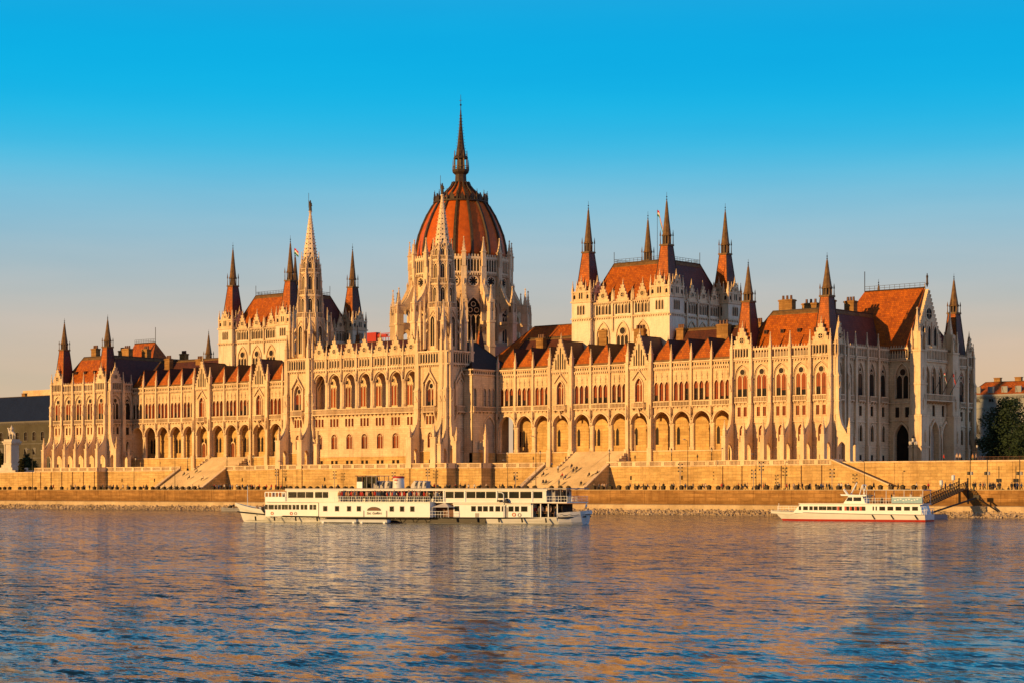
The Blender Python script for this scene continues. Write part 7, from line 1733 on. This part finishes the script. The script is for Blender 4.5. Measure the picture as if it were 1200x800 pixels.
# ------------------------------------------------------------------ neighbouring buildings
stone('far_stucco', (.085, .080, .060), (.115, .105, .080), soot=(.05, .045, .035), soot_amt=.3)  # wall colour darkened to stand for the shadow this front lies in
stone('far_cornice', (.17, .165, .15), (.22, .21, .195), soot_amt=.2, soot=(.2, .19, .17))
stone('far_grey', (.28, .30, .31), (.36, .38, .39), soot_amt=.3, soot=(.2, .17, .14))
def far_block(name, label, fr, u0, u1, dep, z0, eave, ridge, rows, step, wall, roof, corn, arched=True, inset=None, chim=True, shade_end=None):
    t = thing(name, (MB('', fr).P(((u0 + u1) / 2, 0, z0))), label, 'building'); mb = MB(wall, fr); 
    n = int((u1 - u0) / step); s = (u1 - u0) / n; zs = [z0] + [(rows[i][1] + rows[i + 1][0]) / 2 for i in range(len(rows) - 1)] + [eave]
    for k, (a, b) in enumerate(rows):
        ops = [(u0 + (i + .5) * s, s * .2, a, b - (.5 if arched and k == len(rows) - 1 else 0), b) for i in range(n)]; mb.mat(wall); panel(mb, u0, u1, zs[k], zs[k + 1], ops, 0, .35)
        w = MB('glass_dark', fr)
        for o_ in ops: w.mat('glass_dark'); opening_face(w, *o_, .3); w.mat(corn); w.box(o_[0] - .04, o_[0] + .04, .22, .3, a, b - .3); w.box(o_[0] - o_[1], o_[0] + o_[1], .22, .3, (a + b) / 2, (a + b) / 2 + .08)
        w.build('window_row', t)
        mb.mat(corn)
        for o_ in ops: mb.box(o_[0] - o_[1] - .15, o_[0] + o_[1] + .15, -.2, 0, a - .2, a); trim(mb, *o_, .18, -.1, 0)
        if k: string(mb, u0, u1, 0, zs[k], .25, .2)
    mb.mat(wall); mb.box(u0, u0 + .5, .01, dep, z0, eave); mb.box(u1 - .5, u1, .01, dep, z0, eave); mb.box(u0, u1, dep - .5, dep, z0, eave)
    mb.mat(corn); mb.extr_u([(-.9, eave - .2), (-.9, eave + .3), (.5, eave + .3), (.5, eave - 1.0), (0, eave - 1.0)], u0 - .4, u1 + .4); corbels(mb, u0, u1, 0, eave - .3, 1.2, .5, .6)
    mb.build('wall', t)
    r = MB(roof, fr); q = inset or (6, dep * .5 - .5); lo = [(u0 - .6, -.8), (u1 + .6, -.8), (u1 + .6, dep + .6), (u0 - .6, dep + .6)]; hi = [(u0 + q[0], q[1]), (u1 - q[0], q[1]), (u1 - q[0], dep - q[1]), (u0 + q[0], dep - q[1])]
    for i in range(4): j = (i + 1) % 4; r.mat(roof if i != shade_end else 'roof_tile'); r.face([(*lo[i], eave + .3), (*lo[j], eave + .3), (*hi[j], ridge), (*hi[i], ridge)]); r.mat('copper_dark'); r.bar((*lo[i], eave + .3), (*hi[i], ridge), .15, 4); r.bar((*hi[i], ridge), (*hi[j], ridge), .15, 4)
    r.mat(roof); r.face([(*p, ridge) for p in hi]); ro = r.build('roof', t)
    if chim:
        for k in range(max(2, n // 4)): c = MB('quay_stone', fr); u = u0 + q[0] + (k + .5) * (u1 - u0 - 2 * q[0]) / max(2, n // 4); c.box(u - 1, u + 1, q[1] + .5, q[1] + 1.6, ridge - 1, ridge + 1.3); c.box(u - 1.15, u + 1.15, q[1] + .35, q[1] + 1.75, ridge + 1.1, ridge + 1.3); c.build('chimney', ro)
    return t
YL = 95.0; xl = at(75, YL)
far_block('museum_building', 'large olive grey building with dark blue slate roof beyond the statue at the left', (0, YL, 0), xl - 96, xl, 24, TZ, zat(30, 494, YL), zat(30, 462, YL), [(7.5, 10.2), (13.0, 15.6), (18.2, 21.4)], 5.0, 'far_stucco', 'slate_blue', 'far_cornice', inset=(5, 9))
m = MB('limestone'); m.box(xl - 60, xl - 2, YL + 26, YL + 40, TZ, zat(45, 456.5, YL + 26)); tag(m.build('back_building'), 'sunlit flat roofed block behind the dark blue slate roof at the left', 'building')
YR = 185.0; xa = at(1138, YR)
t = far_block('corner_building', 'grey classical building with orange and dark slate hipped roof behind the tree at the right', (xa, YR, 0), 0, 17.5, 40, TZ, zat(1160, 463, YR), zat(1160, 446, YR), [(8, 13), (16.5, 22), (26, 30.5)], 4.3, 'far_grey', 'roof_tile', 'far_grey', False, (2, 5.5))
far_block('colonnaded_building', 'grey building with white columns and pediment at the right edge behind the trees', (xa + 19.5, YR + 6, 0), 0, 40, 30, TZ, zat(1190, 462, YR), zat(1190, 449, YR), [(8, 13), (16.5, 22), (26, 30.5)], 4.3, 'far_grey', 'slate_blue', 'far_grey', False, (9, 13))
pd = MB('far_cornice', (xa + 19.5, YR + 6, 0))
for k in range(5): pd.lathe(9.5 + k * 3.2, -1.6, [(.75, 14.5), (.65, 15.2), (.55, 25.2), (.8, 25.8)], 10)
pd.box(8.2, 23.8, -2.4, 0, 25.8, 27.4); pd.box(8.2, 23.8, -2.4, 0, TZ, 14.5); pd.extr_w([(7.8, 27.4), (24.2, 27.4), (16, 31.2)], -2.6, 0); tag(pd.build('portico'), 'pale column portico with a low pediment at the right edge', 'portico')
# tower cranes far behind
def crane(px, Y, ytop, pj0, pj1, label, mat, cw=True):
    x = at(px, Y); z = zat(px, ytop, Y); t = thing('tower_crane', (x, Y, TZ), label, 'crane'); m = MB(mat, (x, Y, 0))
    for a in (-.8, .8):
        for b in (-.8, .8): m.bar((a, b, TZ), (a, b, z), .12, 4)
    k = TZ
    while k < z - 2: m.bar((-.8, -.8, k), (.8, -.8, k + 2), .07, 3); m.bar((.8, .8, k), (.8, -.8, k + 2), .07, 3); k += 2
    m.build('mast', t); m = MB(mat, (x, Y, 0)); a, b = at(pj0, Y) - x, at(pj1, Y) - x
    for zz in (z, z + 1.6): m.bar((a, 0, zz), (b, 0, zz), .16, 4)
    n = 20
    for i in range(n): u0 = a + (b - a) * i / n; u1 = a + (b - a) * (i + 1) / n; m.bar((u0, 0, z), ((u0 + u1) / 2, 0, z + 1.6), .08, 3); m.bar(((u0 + u1) / 2, 0, z + 1.6), (u1, 0, z), .08, 3)
    m.build('jib', t)
    if cw: m = MB(mat, (x, Y, 0)); m.box(a - .5, a + 5.5, -1.2, 1.2, z - 2.2, z + 2.2); m.box(a + 5, a + 11, -.5, .5, z + .2, z + 1.2); m.build('counterweight', t)
crane(452, 260, 395, 432, 470, 'red tower crane arm with block counterweight between the left hall and the dome', 'red_paint')
crane(756, 420, 379, 610, 690, 'thin grey tower crane jib beyond the roofs left of the right hall', 'grey_paint', False)
